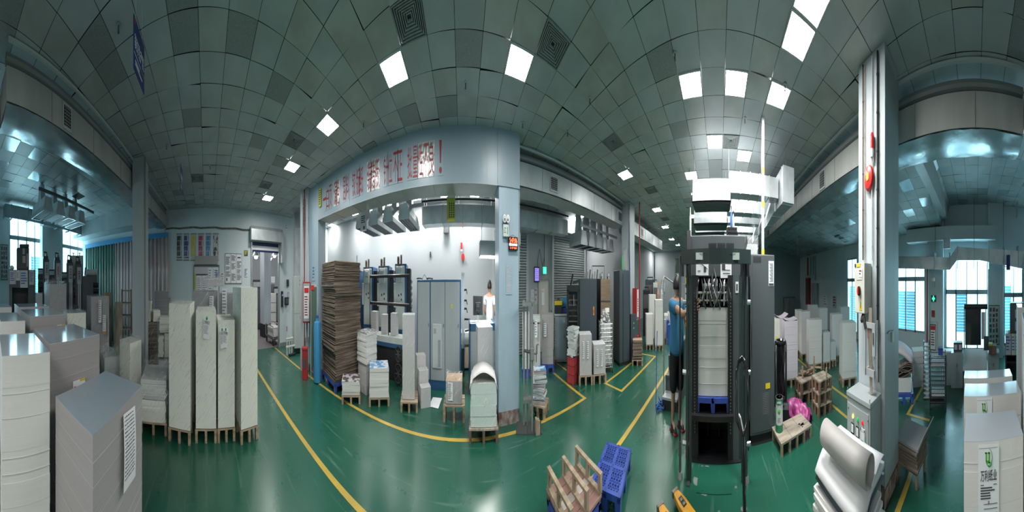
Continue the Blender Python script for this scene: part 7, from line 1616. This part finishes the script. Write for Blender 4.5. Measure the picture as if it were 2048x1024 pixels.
def photo_board(label,x,y0,y1,w,Y):
 q0,q1=pier(x,y0,Y),pier(x,y1,Y);h=q0.z-q1.z;o=T('photo_board',label,'photo board',(q0.x,Y,(q0.z+q1.z)/2),pi);m=M();m.box(-w/2,-0.02,-h/2,w/2,0,h/2);m.build('frame','glue_green',o);m=M();m.box(-w/2+0.02,-0.024,-h/2+0.02,w/2-0.02,-0.02,h/2-0.02);m.build('backing','paper_silver',o)
 rr=random.Random(int(x));m=M()
 for i in range(3):
  for j in range(7):m.box(-w/2+0.05+i*(w-0.08)/3,-0.03,-h/2+0.05+j*(h-0.08)/7,-w/2+0.05+i*(w-0.08)/3+rr.uniform(.5,.9)*(w-0.1)/3.2,-0.024,-h/2+0.05+j*(h-0.08)/7+rr.uniform(.5,.9)*h/8)
 m.build('pinned_photos','poster_black',o)
photo_board('green framed board of small photographs on the pier right of the roll screen',1988,610,690,0.54,-7.98)
photo_board('green framed board of small photographs on the pier beside the left dark console',8.5,489,560,0.42,-8.19)
def desk_machine(label,x0,d,sx=1):
 o=T('machine_console',label,'machine console',at(x0,d),face(x0),'press consoles by the windows');return o
d=6.6;xm=2033
o=desk_machine('grey upright console on a dark desk covered with papers at the picture seam',xm,d)
zt1,ztab,zlow=zt(606,d),zt(668,d),zt(708,d)
m=M();m.box(-0.26,0.0,ztab,0.36,0.5,zt1);m.build('tower','press_grey',o,0.02);m=M();m.box(-0.27,-0.0,ztab+0.02,-0.26,0.48,zt1-0.02);m.build('side_panel','pale_blue_paint',o)
m=M();m.box(-0.06,-0.01,ztab+0.28,0.05,0,ztab+0.43).box(-0.06,-0.01,ztab+0.06,0.08,0,ztab+0.22);m.build('label_sheet','paper_silver',o)
m=M();m.box(-0.45,-0.1,ztab-0.05,0.5,0.5,ztab);m.build('desk_top','cabinet_dark',o);m=M();m.box(-0.45,-0.08,0,-0.38,0.5,ztab-0.05).box(-0.38,0.4,0,0.5,0.48,ztab-0.05).box(-0.38,0,0.2,0.5,0.4,0.24);m.build('desk_body','black',o)
for a,b,c in((-0.43,-0.22,'paper_mauve'),(-0.2,-0.06,'note_cream'),(-0.05,0.3,'paper_cool')):m=M();m.box(a,-0.11,zlow,b,-0.10,ztab+0.02);s=m.build('hanging_sheet',c,o);m=M();m.bars(a+0.02,b-0.02,zlow+0.05,ztab-0.03,5,-0.115,0.35);m.build('printed_lines','ink_blue',s)
m=M();m.ball((-0.30,0.05,ztab+0.03),0.07,0.5,8);m.build('rag','note_cream',o)
d=6.4;x0=45
o=desk_machine('dark console with grey tower and hanging paper sheets left of the four press units',x0,d)
zt1,ztab,zlow=zt(488,d),zt(540,d),zt(573,d)
m=M();m.box(-0.22,0,ztab,0.26,0.5,zt1-0.06);m.box(-0.12,0,zt1-0.06,0.26,0.5,zt1);m.build('tower','press_grey',o,0.02);m=M();m.box(-0.235,0.02,ztab+0.02,-0.22,0.48,zt1-0.08);m.build('side_panel','pale_blue_paint',o)
m=M();m.box(0.0,-0.01,ztab+0.27,0.09,0,ztab+0.37).box(0.0,-0.01,ztab+0.12,0.12,0,ztab+0.24).box(0.16,-0.01,ztab+0.06,0.22,0,ztab+0.28);m.build('label_sheet','paper_silver',o)
m=M();m.box(-0.52,-0.12,zlow-0.02,0.50,0.5,ztab);m.build('desk_front','cabinet_dark',o);m=M();m.box(-0.52,-0.1,0,-0.40,0.5,zlow-0.02).box(0.22,-0.1,0,0.5,0.5,zlow-0.02);m.build('desk_leg','press_grey',o);m=M();m.box(-0.40,0.3,0,0.22,0.5,zlow-0.02);m.build('recess','black',o);m=M();m.box(-0.38,-0.05,1.1,0.2,0.3,1.12).box(-0.38,-0.05,0.8,0.2,0.3,0.82);m.build('recess_shelf','dark_steel',o)
for a,b,c,zz in((-0.50,-0.26,'paper_mauve',0.04),(-0.25,-0.1,'note_cream',0.10),(-0.09,0.20,'paper_cool',-0.02),(0.26,0.45,'paper_silver',0.03)):m=M();m.box(a,-0.13,zlow+zz,b,-0.12,ztab-0.01);s=m.build('hanging_sheet',c,o);m=M();m.bars(a+0.03,b-0.03,zlow+zz+0.04,ztab-0.05,5,-0.135,0.4);m.build('printed_lines','ink_blue',s)
m=M();m.ball((-0.42,0.0,ztab+0.035),0.09,0.5,8);m.build('rag','note_cream',o)
UL=['first','second','third','fourth']
for k,(x,yt)in enumerate(((92,514),(115,516),(140,521),(157,524))):
 dd=7.35-0.05*k;o=T('press_unit',UL[k]+' dark press unit column with a white character plate, counted from the console','printing machine',at(x,dd),face(x)+0.1,'dark press units by the windows');z1=zt(yt,dd)
 m=M();m.box(-0.14,0,0,0.14,0.35,z1-0.04);m.build('column','cabinet_dark',o,0.01);m=M();m.box(-0.02,-0.012,0.1,0.10,0,z1-0.42);m.build('front_rail','galvanised_dull',o);m=M();m.box(0.025,-0.02,0.1,0.05,-0.012,z1-0.42);m.build('rail_slot','black',o)
 m=M();m.box(-0.06,-0.02,z1-0.42,0.12,-0.01,z1-0.10);p_=m.build('character_plate','paper_silver',o);txt(o,'character',['黑','青','品','黄'][k],0.11,0.2,'ink' if k!=1 else'ink_red',0.03,z1-0.26,-0.024)
 m=M();m.box(-0.12,0.02,z1-0.04,0.10,0.3,z1+0.02).bar((-0.1,0.0,z1-0.02),(-0.1,0.0,z1+0.10),0.03,0.03).bar((-0.1,0.0,z1+0.10),(0.05,0.0,z1+0.08),0.03,0.03).box(0.0,-0.02,z1,0.06,0.05,z1+0.06);m.build('top_clamp','black',o)
 m=M();gw=(0.36,0.36,0.36,0.21)[k];m.box(-gw,0.1,0.3,-0.14,0.5,z1-0.22);m.build('inking_body','black',o)
 for t in range(3):m=M();m.cyl((-gw,0.08,z1-0.30-t*0.17),(-0.14,0.08,z1-0.30-t*0.17),0.05,n=10);m.build('roller',['steel','dark_steel','black'][t],o)
q=at(153,7.9);o=T('tall_cabinet','pale green grey cabinet with two knobs on top behind the dark press units','cabinet',q,face(153));w=0.66;z1=zt(511,7.9);m=M();m.box(-w/2,0,0,w/2,0.3,z1);m.build('body','paper_green',o)
for s in(-1,1):m=M();m.cyl((s*0.15,0.1,z1),(s*0.15,0.1,z1+0.05),0.02,n=8);m.cyl((s*0.15,0.1,z1+0.05),(s*0.15,0.1,z1+0.06),0.06,n=10);m.build('top_knob','dark_steel',o)
q=at(181,7.2);o=T('delivery_unit','dark low machine end with stacked rollers and teal cover beside the strip curtain','printing machine',q,face(181));m=M();m.box(-0.34,0,0,0.30,0.5,zt(552,7.2));m.build('body','cabinet_dark',o)
for t in range(4):m=M();m.cyl((0.12,-0.04,zt(570+t*12,7.2)),(0.34,-0.04,zt(570+t*12,7.2)),0.045,n=10);m.build('roller','black',o)
m=M();m.box(-0.16,0.05,zt(552,7.2),0.22,0.35,zt(541,7.2));m.build('teal_cover','glue_green',o);m=M();m.cyl((-0.2,-0.02,zt(545,7.2)),(0.3,-0.02,zt(545,7.2)),0.06,n=12);m.build('cover_roller','galvanised',o);m=M();m.bar((-0.25,0,zt(552,7.2)),(-0.22,0,zt(535,7.2)),0.05,0.05);m.build('arm','black',o)
q=Vector((XE-0.02,0,0))
def ae(x,y,off=0.02):X=XE-off;d=X/sin(ang(x));return Vector((X,X/tan(ang(x)),zt(y,d)))
for k,(xa,xb)in enumerate(((1278,1310),(1350,1362))):
 A,B=ae(xa,514),ae(xb,600);y0,y1=min(A.y,B.y),min(YN-0.05,max(A.y,B.y));z0,z1=0.8,A.z
 m=M();m.box(XE-0.05,y0,z0,XE-0.02,y1,z1);o=tag(m.build('window_%d'%(7+k),'glass_green'),None,None,None,'structure');m=M()
 for t in range(3 if k==0 else 2):y=y0+(y1-y0)*t/(2 if k==0 else 1);m.box(XE-0.1,y-0.06,z0,XE-0.02,y+0.06,z1)
 m.box(XE-0.1,y0,z0+(z1-z0)*0.56,XE-0.02,y1,z0+(z1-z0)*0.62).box(XE-0.1,y0,z1-0.08,XE-0.02,y1,z1);m.build('window_frame','column_white',o)
 if k==0:m=M();m.box(XE-0.08,y0+(y1-y0)*0.36,z0+(z1-z0)*0.62,XE-0.05,y0+(y1-y0)*0.66,z1);m.build('white_blind','bright_wall',o)
note('small notice on the white wall at the end of the aisle',ae(1327,577),radians(-90),0.34,0.62,rows=6,group='notices at the aisle end');note('pale notice below the first one at the end of the aisle',ae(1329,590),radians(-90),0.3,0.4,'paper_mauve',rows=3,group='notices at the aisle end')
GA='white paper stacks along the aisle'
for x,d,w,z1,lb,pb in((1298.5,9.1,0.40,0.87,'shorter white stack at the front of the aisle group','low pallet under the shorter aisle stack'),(1317,9.0,0.42,1.22,'tallest white stack in the aisle group','low pallet under the tallest aisle stack'),(1304,10.2,0.42,1.31,'white stack standing behind the two front aisle stacks','low pallet under the rear aisle stack'),(1328,10.2,0.26,0.62,'short grey edged stack right of the tallest aisle stack','low pallet under the short grey edged aisle stack')):
 stk(lb,x,d,w,0.45,z1,'paper_white' if x!=1328 else'paper_grey',0.15,True,pb,grp=GA)
for x,d,w,h,mt_,lb in((1293,11.5,0.5,1.42,'black','black machine beside the aisle stacks'),(1300,12.8,0.75,1.75,'cabinet_dark','dark topped machine at the back of the aisle'),(1311,12.2,0.35,1.65,'machine_white','white machine box at the back of the aisle')):
 q=at(x,d);o=T('aisle_machine',lb,'machine',q,face(x),'machines at the back of the aisle');m=M();m.box(-w/2,0,0,w/2,0.5,h);m.build('body',mt_,o,0.02);m=M();m.box(-w/2+0.04,-0.02,h*0.6,w/2-0.04,0,h*0.9);m.build('panel','dark_steel',o);m=M();m.tube([(-w*0.3,0.1,h),(-w*0.3,0.1,h+0.08),(w*0.3,0.1,h+0.08),(w*0.3,0.1,h)],0.02,6);m.build('top_rail','black',o)
for x,z,c,lb in((1316,0,'skin','orange tinted bottle behind the aisle stacks'),(1323,0,'ink_orange','thin bottle with orange top behind the aisle stacks')):
 q=at(x,11.0);o=T('bottle',lb,'bottle',q,0,'bottles in the aisle');m=M();m.lathe([(0.09,0),(0.09,1.3),(0.05,1.42),(0.03,1.45),(0.03,1.6)],n=10);m.build('body',c if c=='skin' else'machine_white',o);m=M();m.cyl((0,0,1.6),(0,0,1.72),0.025);m.build('cap','ink_orange',o)
for k,(x,d,z,c)in enumerate(((1331,12.6,0.0,'paper_white'),(1333,11.2,0.0,'plastic_blue'),(1338,13.4,0.0,'paper_white'),(1342,10.0,0.0,'plastic_blue'))):
 q=at(x,d);o=T('plastic_tub',['white sack at the aisle end beside the stacks','blue tub at the aisle end beside the stacks','second white sack behind the blue tub','blue crate next to the press step rail'][k],'tub',q,face(x));m=M();m.lathe([(0.16,0),(0.22,0.1),(0.22,0.55),(0.15,0.62)],n=12)if c=='paper_white' else m.box(-0.2,-0.15,0,0.2,0.15,0.5);m.build('body',c,o,smooth=(c=='paper_white'));m=M();m.box(-0.18,-0.16,0.5,0.18,0.16,0.53);m.build('rim',c,o)
cb=Vector((2.37,1.80,0));rzb2=radians(18-90)
blue_pallet('bright blue plastic pallet with lattice deck lying on the open floor',cb,rzb2,0.52,0.78,0.16,lattice=True)
blue_pallet('blue plastic pallet hidden under the upturned wooden one',(1.57,1.935,0),0.0,0.60,0.58,0.15)
o=T('wooden_pallet','upturned wooden pallet with three raised runners and reddish boards in the foreground','pallet',(1.57,1.935,0.152),0)
w,d=0.62,0.60
m=M()
for k in range(5):m.box(-w/2,-d/2+k*d/5+0.003,0.03,w/2,-d/2+(k+1)*d/5-0.003,0.05)
dk=m.build('deck','plank_red',o);m=M();m.box(-w/2+0.05,-0.06,0.05,w/2-0.02,0.04,0.0515);m.build('tape_strip','plank_tape',dk)
for k in range(3):
 x=-0.27+k*0.285;m=M();m.box(x-0.03,-d/2+0.01,0.05,x+0.03,d/2-0.01,0.072).box(x-0.026,-d/2,0.172,x+0.026,d/2,0.195)
 for q in(-1,0,1):y=q*(d/2-0.03);m.box(x-0.022,y-0.028,0.072,x+0.022,y+0.028,0.172)
 m.build('runner','wood_pale',o)
m=M()
for s in(-1,1):
 for t in(-1,0,1):m.box(s*(w/2-0.02)-0.02,t*0.25-0.03,0,s*(w/2-0.02)+0.02,t*0.25+0.03,0.03)
m.build('side_block','wood_dark',o)
tip1,tip2=gp(1345,975,0.09),gp(1320,1003,0.09)
fdir=Vector((0.59,0.81,0)).normalized();sdir=Vector((fdir.y,-fdir.x,0))
mid=(tip1+tip2)/2;L_=1.28;base=Vector((mid.x,mid.y,0))-fdir*L_
o=T('hand_pallet_truck','worn yellow hand pallet truck with forks pointing at the press and black loop handle','pallet truck',base,atan2(fdir.y,fdir.x)-pi/2)
half=0.15
for s in(-1,1):
 x=s*half;m=M()
 prof=[(x-0.072,0.05),(x-0.072,L_-0.22),(x-0.05,L_-0.08),(x-0.02,L_-0.02),(x+0.02,L_-0.02),(x+0.05,L_-0.08),(x+0.072,L_-0.22),(x+0.072,0.05)]
 m.ext([(a,b,0.045)for a,b in prof],(0,0,0.045));fk=m.build('fork','jack_yellow',o,0.006)
 m=M();m.box(x-0.032,L_-0.30,0.088,x+0.032,L_-0.16,0.092);m.build('wheel_opening','black',fk)
 for t in(-1,1):m=M();m.cyl((x-0.02,L_-0.23+t*0.032,0.05),(x+0.02,L_-0.23+t*0.032,0.05),0.046);m.build('fork_roller','worn_metal',fk)
 m=M();m.box(x-0.055,L_-0.06,0.05,x+0.055,L_-0.022,0.094);m.build('worn_tip','worn_metal',fk)
m=M();m.box(-0.25,-0.06,0.05,0.25,0.06,0.16);m.hexa([(-0.2,-0.04,0.16),(0.2,-0.04,0.16),(0.2,0.06,0.16),(-0.2,0.06,0.16),(-0.08,-0.04,0.36),(0.08,-0.04,0.36),(0.08,0.03,0.36),(-0.08,0.03,0.36)]);m.build('cross_frame','jack_yellow',o,0.01)
m=M();m.cyl((0,-0.12,0.10),(0,-0.12,0.38),0.05);m.build('pump','worn_metal',o)
for s in(-1,1):m=M();m.cyl((s*0.06-0.025,-0.12,0.085),(s*0.06+0.025,-0.12,0.085),0.085);m.build('steering_wheel','black_rubber',o)
hb=o.matrix_basis.inverted()if False else None
inv=(Matrix.Translation(base)@Matrix.Rotation(atan2(fdir.y,fdir.x)-pi/2,4,'Z')).inverted()
tp_=at(1484,2.12,zt(716,2.12));bt=base+Vector((0,0,0.36))-fdir*0.12
htop=inv@tp_;hbot=Vector((0,-0.12,0.34));ax=(htop-hbot);n_=ax.normalized()
s0=hbot+ax*0.55
m=M();m.tube([hbot,s0],0.020,10);m.build('handle_shaft','black_gloss',o)
side=(inv.to_3x3()@Vector((cos(ang(1484)),-sin(ang(1484)),0))).normalized()
wv=0.075
m=M();m.tube([s0,s0+ax*0.09-side*wv,s0+ax*0.36-side*wv,s0+ax*0.425-side*wv*0.6,s0+ax*0.45,s0+ax*0.425+side*wv*0.5,s0+ax*0.36+side*wv*0.9,s0+ax*0.10+side*wv*0.9,s0],0.017,10);m.build('handle_loop','black_gloss',o,smooth=True)
m=M();m.tube([s0-side*wv*0.7+ax*0.12,s0-side*wv*0.4+ax*0.1,s0+ax*0.03],0.010,8);m.build('release_lever','steel',o)
mm=M();rr=random.Random(30)
for k in range(16):
 x,y=rr.uniform(2.6,3.4),rr.uniform(-0.45,0.55);r=rr.uniform(0.02,0.07);pts=[(x+r*rr.uniform(.6,1.2)*cos(t*pi/5),y+r*rr.uniform(.6,1.4)*sin(t*pi/5),0.0015)for t in range(10)];mm.face(pts)
o=mm.build('floor_wear','floor_scuff');tag(o,None,None,None,'structure')
mm=M();mm.box(3.62,-1.30,0.0012,3.68,-0.75,0.002);o=mm.build('floor_dark_strip','black');tag(o,None,None,None,'structure')  # thin black strip on the floor along the cabinet's front edge
# - ducts along the beams
def beam_duct(label,A,B,z0,z1,dep,side,foil='duct_foil',skin='duct_skin',vents=(),pipe=True,flap=True):
 A,B=Vector(A),Vector(B);ax=B-A;Ln=ax.length;rz=atan2(ax.y,ax.x)
 o=T('air_duct',label,'air duct',(A.x,A.y,0),rz,'square air ducts')
 y0,y1=(0,dep)if side>0 else(-dep,0)
 m=M();m.box(0,y0,z0,Ln,y1,z1)
 m.build('casing',skin,o);m=M();k=0.9;yf=0 if side>0 else 0
 while k<Ln:m.box(k,-0.006,z0-0.004,k+0.012,0.006,z1);k+=1.15
 m.build('seam','frame_metal',o)
 m=M()
 def uf(u,v):
  x=u*Ln;y=side*(-0.008+(dep+0.016)*v);n=noise.noise(Vector((x*1.7,v*2.5,A.y)))*0.03+noise.noise(Vector((x*5,v*5,3)))*0.012
  return(x,y,z0-0.012-abs(n)-0.025*sin(pi*v))
 m.grid(uf,int(Ln*9),6);m.build('foil_wrap',foil,o,smooth=True)
 for(px_,w,h)in vents:
  m=M();m.box(px_-w/2-0.03,-0.02*side if side>0 else 0.0,(z0+z1)/2-h/2-0.03,px_+w/2+0.03,0.0 if side>0 else 0.02,(z0+z1)/2+h/2+0.03);fr=m.build('vent_frame','box_grey',o)
  m=M();m.box(px_-w/2,-0.026 if side>0 else 0.02,(z0+z1)/2-h/2,px_+w/2,-0.02 if side>0 else 0.026,(z0+z1)/2+h/2);m.build('vent_opening','black',fr)
  m=M()
  for q in range(6):z=(z0+z1)/2-h/2+h*(q+0.5)/6;m.box(px_-w/2,-0.032 if side>0 else 0.026,z-0.006,px_+w/2,-0.026 if side>0 else 0.032,z+0.004)
  for q in range(1,4):x=px_-w/2+w*q/4;m.box(x-0.003,-0.034 if side>0 else 0.026,(z0+z1)/2-h/2,x+0.003,-0.026 if side>0 else 0.034,(z0+z1)/2+h/2)
  m.build('grille','frame_metal',fr)
 if pipe:
  m=M();yy=side*0.06;m.cyl((0,yy,z1+0.075),(Ln,yy,z1+0.075),0.05,n=10);p_=m.build('insulated_pipe','grey_pipe',o);
  m=M();m.box(0,-side*0.10-0.02,CZ-0.035,Ln,-side*0.10+0.02,CZ-0.012);m.build('ceiling_angle','light_pipe',o)
 return o
beam_duct('grey duct with torn foil along the ceiling beam on the left of the hall',(-0.92,-2.56,0),(-8.45,-2.14,0),2.93,3.19,0.55,1,vents=((1.18,0.16,0.17),))if False else beam_duct('grey duct with torn foil along the ceiling beam on the left of the hall',(-8.45,-2.14,0),(-0.92,-2.56,0),2.93,3.19,0.55,-1,vents=((6.30,0.17,0.17),))
beam_duct('grey duct with sagging foil along the ceiling beam behind the right hand column',(-0.92,-2.97,0),(13.5,-2.97,0),2.84,3.13,0.62,-1,vents=((4.93,0.22,0.20),(10.3,0.26,0.20)))
beam_duct('pale duct with slatted vents along the right bay between the two columns',(1.50,4.5,0),(6.72,4.5,0),2.86,3.17,0.60,1,'pale_skin','galvanised_dull',vents=((1.33,0.24,0.17),(5.0,0.26,0.17)),pipe=True)
beam_duct('short duct continuing past the aisle column',(7.28,4.5,0),(12.5,4.5,0),2.80,3.12,0.6,1,'pale_skin','galvanised_dull',vents=((1.6,0.25,0.18),),pipe=False)
o=T('air_duct','bright galvanised duct running across the inside of the bay','air duct',(0,0,0),0,'square air ducts')
m=M();m.box(-1.65,6.5,2.66,4.9,6.95,2.98)
m.build('casing','galvanised',o);m=M()
for k in range(8):x=-1.6+k*0.8;m.box(x,6.485,2.64,x+0.025,6.97,3.0)
m.build('flange','steel',o);m=M();m.cyl((-1.65,6.45,3.06),(4.9,6.45,3.06),0.02,n=8);m.build('top_pipe','black',o)
m=M()
for k in range(5):x=-1.5+k*1.35;m.cyl((x,6.7,2.98),(x,6.7,CZ-0.01),0.008,n=5)
m.build('hanger_rod','frame_metal',o)
def row_hoods(Xs,yc,w,zb,zt_,t,names,group,neck=True):
 for X,nm in zip(Xs,names):
  o=T('extraction_hood',nm,'extraction hood',(X,yc,0),0,group)
  m=M();m.ext([(-t/2,-w/2,zb+0.05),(t/2,-w/2,zb+0.05),(t*0.34,-w/2,zt_),(-t*0.34,-w/2,zt_)],(0,w,0));m.build('body','galvanised',o)
  m=M()
  for a,b,c,d in((-t/2-0.01,-w/2-0.01,t/2+0.01,-w/2+0.01),(-t/2-0.01,w/2-0.01,t/2+0.01,w/2+0.01),(-t/2-0.01,-w/2,-t/2+0.01,w/2),(t/2-0.01,-w/2,t/2+0.01,w/2)):m.box(a,b,zb,c,d,zb+0.07)
  m.build('lip','galvanised',o);m=M();m.box(-t/2+0.01,-w/2+0.01,zb+0.04,t/2-0.01,w/2-0.01,zb+0.05)
  for q in range(4):m.ob((-t/2+t*(q+0.5)/4,0,zb+0.015),(0.012,w-0.03,0.03),0,0,0.4)
  m.build('mouth','dark_steel',o)
  m=M();m.hexa([(-t*0.3,-0.12,zt_),(t*0.3,-0.12,zt_),(t*0.3,0.12,zt_),(-t*0.3,0.12,zt_),(-0.07,-0.07,CZ-0.02),(0.07,-0.07,CZ-0.02),(0.07,0.07,CZ-0.02),(-0.07,0.07,CZ-0.02)]);m.build('neck','galvanised',o)
row_hoods((-3.55,-2.98,-2.41,-1.84),5.5,1.25,2.50,2.72,0.36,['galvanised hood in the bay above the left printing tower','galvanised hood in the bay second from the left','galvanised hood in the bay second from the right','galvanised hood in the bay nearest the grey cabinet'],'hoods in the bay')
m=M();m.bar((-4.3,5.42,2.78),(-1.3,5.42,2.78),0.06,0.05);o=m.build('hood_rail','galvanised_dull');tag(o,'metal rail crossing over the hoods in the bay','rail')
row_hoods([4.95+0.5*k for k in range(5)],5.75,0.8,2.36,2.64,0.38,['galvanised hood in the right bay nearest the roller shutter','second galvanised hood in the right bay from the roller shutter','middle galvanised hood of the five in the right bay','fourth galvanised hood in the right bay from the roller shutter','galvanised hood in the right bay against the partition wall'],'hoods in the right bay')
a,b=(4.7,5.33,2.72),(7.4,5.33,2.72);m=M();m.bar(a,b,0.05,0.05);o=m.build('hood_rail','galvanised_dull');tag(o,'metal rail crossing the slanted hoods in the right bay','rail')
row_hoods((-3.45,-4.05,-4.65,-5.25),-5.5,0.95,2.78,3.02,0.40,['hanging metal hood over the press units, nearest the console window','second hanging metal hood over the press units','third hanging metal hood over the press units','hanging metal hood over the press units, nearest the strip curtain'],'hanging hoods over the dark press units')
a,b=(-3.0,-4.98,3.08),(-6.0,-4.98,3.08);m=M();m.bar(a,b,0.05,0.05);o=m.build('hood_rail','dark_steel');tag(o,'dark rail crossing the hanging hoods by the strip curtain','rail')
o=T('air_duct','blue grey duct over the right windows that steps up beside the pier','air duct',(0,0,0),0,'square air ducts')
def wz(x,y):q=toY(x,-7.35);return q.x,zt(y,dist(q))
pts=[(1796,513,537),(1900,515,540),(1914,494,521),(1960,497,521),(2046,503,538)]
m=M();P_=[(wz(x,a),wz(x,b))for x,a,b in pts]
for(t0,b0),(t1,b1)in zip(P_[:-1],P_[1:]):m.hexa([(b0[0],-7.65,b0[1]),(b1[0],-7.65,b1[1]),(b1[0],-7.3,b1[1]),(b0[0],-7.3,b0[1]),(t0[0],-7.65,t0[1]),(t1[0],-7.65,t1[1]),(t1[0],-7.3,t1[1]),(t0[0],-7.3,t0[1])])
m.build('casing','duct_foil',o);m=M()
for x in(1869,1899,1915,1948,1978,2008,2036):q=wz(x,503);m.box(q[0]-0.012,-7.67,q[1]-0.34,q[0]+0.012,-7.28,q[1]+0.12 if x>1910 else q[1]-0.02)
m.build('flange','galvanised_dull',o)
m=M()
for x in(1869,1948,2008):q=wz(x,503);m.cyl((q[0],-7.5,2.3),(q[0],-7.5,CZ-0.02),0.01,n=5)
m.build('hanger_rod','dark_steel',o)
o=T('air_duct','blue grey duct high over the left windows behind the hanging hoods','air duct',(0,0,0),0,'square air ducts');a,b=toY(2,-7.3),toY(170,-7.3)
m=M();m.box(-7.6,-7.6,2.98,a.x-0.2,-7.3,3.26);m.build('casing','duct_foil',o);m=M()
for k in range(7):x=-7.4+k*0.9;m.box(x,-7.62,2.96,x+0.02,-7.28,3.28)
m.build('flange','galvanised_dull',o)
o=T('wall_lamp','square work lamp on the bulkhead above the exit sign pier','lamp',pier(1894,488,-7.6),pi);m=M();m.box(-0.16,-0.1,-0.10,0.16,0.0,0.12);m.build('case','machine_white',o);m=M();m.box(-0.14,-0.11,-0.08,0.14,-0.1,0.10);m.build('front_glass','galvanised',o)
# - hanging blue signs, sprinklers
def blue_sign(label,a,b,z0,z1,writing=True):
 a,b=Vector(a),Vector(b);ax=b-a;o=T('hanging_sign',label,'sign',((a+b)/2).to_tuple()[:2]+(z0,),atan2(ax.y,ax.x),'blue hanging signs');L_=ax.length;h=z1-z0
 m=M();m.box(-L_/2,-0.004,0,L_/2,0.004,h);m.build('board','sign_blue',o)
 m=M()
 for s in(-1,1):m.cyl((s*L_*0.3,0,h),(s*L_*0.3,0,CZ-z0-0.01),0.002,n=5)
 m.build('hanging_wire','light_pipe',o)
 if writing:
  for sg in(1,):
   txt(o,'main_writing','装订生产区',L_*0.86,h*0.28,'note_white',0,h*0.56,-0.005)
   m=M();m.box(-L_*0.48,-0.006,h*0.31,L_*0.1,-0.004,h*0.325);m.build('white_rule','note_white',o);m=M();m.box(L_*0.1,-0.006,h*0.31,L_*0.48,-0.004,h*0.325);m.build('orange_rule','ink_orange',o)
   m=M();m.bars(-L_*0.38,L_*0.3,h*0.10,h*0.22,2,-0.006,0.5);m.build('small_print','note_white',o);m=M();m.box(-L_*0.45,-0.006,h*0.86,-L_*0.38,-0.004,h*0.95);m.build('red_mark','bright_red',o)
 return o
blue_sign('large dark blue sign with white writing hanging overhead on the left',(-1.75,-0.84,0),(-2.06,-0.83,0),2.72,3.0)
q=at(363.5,4.5);blue_sign('smaller blue sign hanging farther along towards the colour posters',(q.x+0.16,q.y-0.01,0),(q.x-0.15,q.y,0),2.70,3.0)
q=at(312.5,7.3);blue_sign('small blue sign hanging beside the grey column before the pink strips',(q.x-0.16,q.y,0),(q.x+0.16,q.y+0.1,0),2.62,2.90,False)
q=at(1594,10.5);blue_sign('small blue sign hanging far beyond the press cabinet',(q.x-0.12,q.y,0),(q.x+0.12,q.y-0.1,0),1.93,2.27,False)
q=at(2017,6.9);blue_sign('small bright blue sign hanging before the window duct',(q.x-0.07,q.y,0),(q.x+0.07,q.y-0.1,0),1.86,2.14,False)
sp=None
for x,y in((237,48),(333,289),(727,243),(931,164),(1135,262),(1180,195),(1350,105),(1570,168),(1379,338),(1238,363),(1318,455),(1690,455),(960,470),(552,400),(1296,430),(420,330),(1045,245),(1490,235)):
 d=(CZ-H)*S/(YH-y);p=at(x,d,cz(*at(x,d)[:2])-0.004)
 if p.y>YN-0.2 or abs(p.x)>14:continue
 if sp is None:
  sp=T('sprinkler_head','small pendent sprinkler head under the ceiling plates','sprinkler',p,0,'sprinkler heads');m=M();m.cyl((0,0,0),(0,0,-0.008),0.035,n=12);m.build('escutcheon','galvanised_dull',sp);m=M();m.cyl((0,0,-0.008),(0,0,-0.05),0.010,n=8);m.cyl((0,0,-0.05),(0,0,-0.054),0.018,n=8);m.build('nozzle','dark_steel',sp)
 else:dup(sp,p,0)
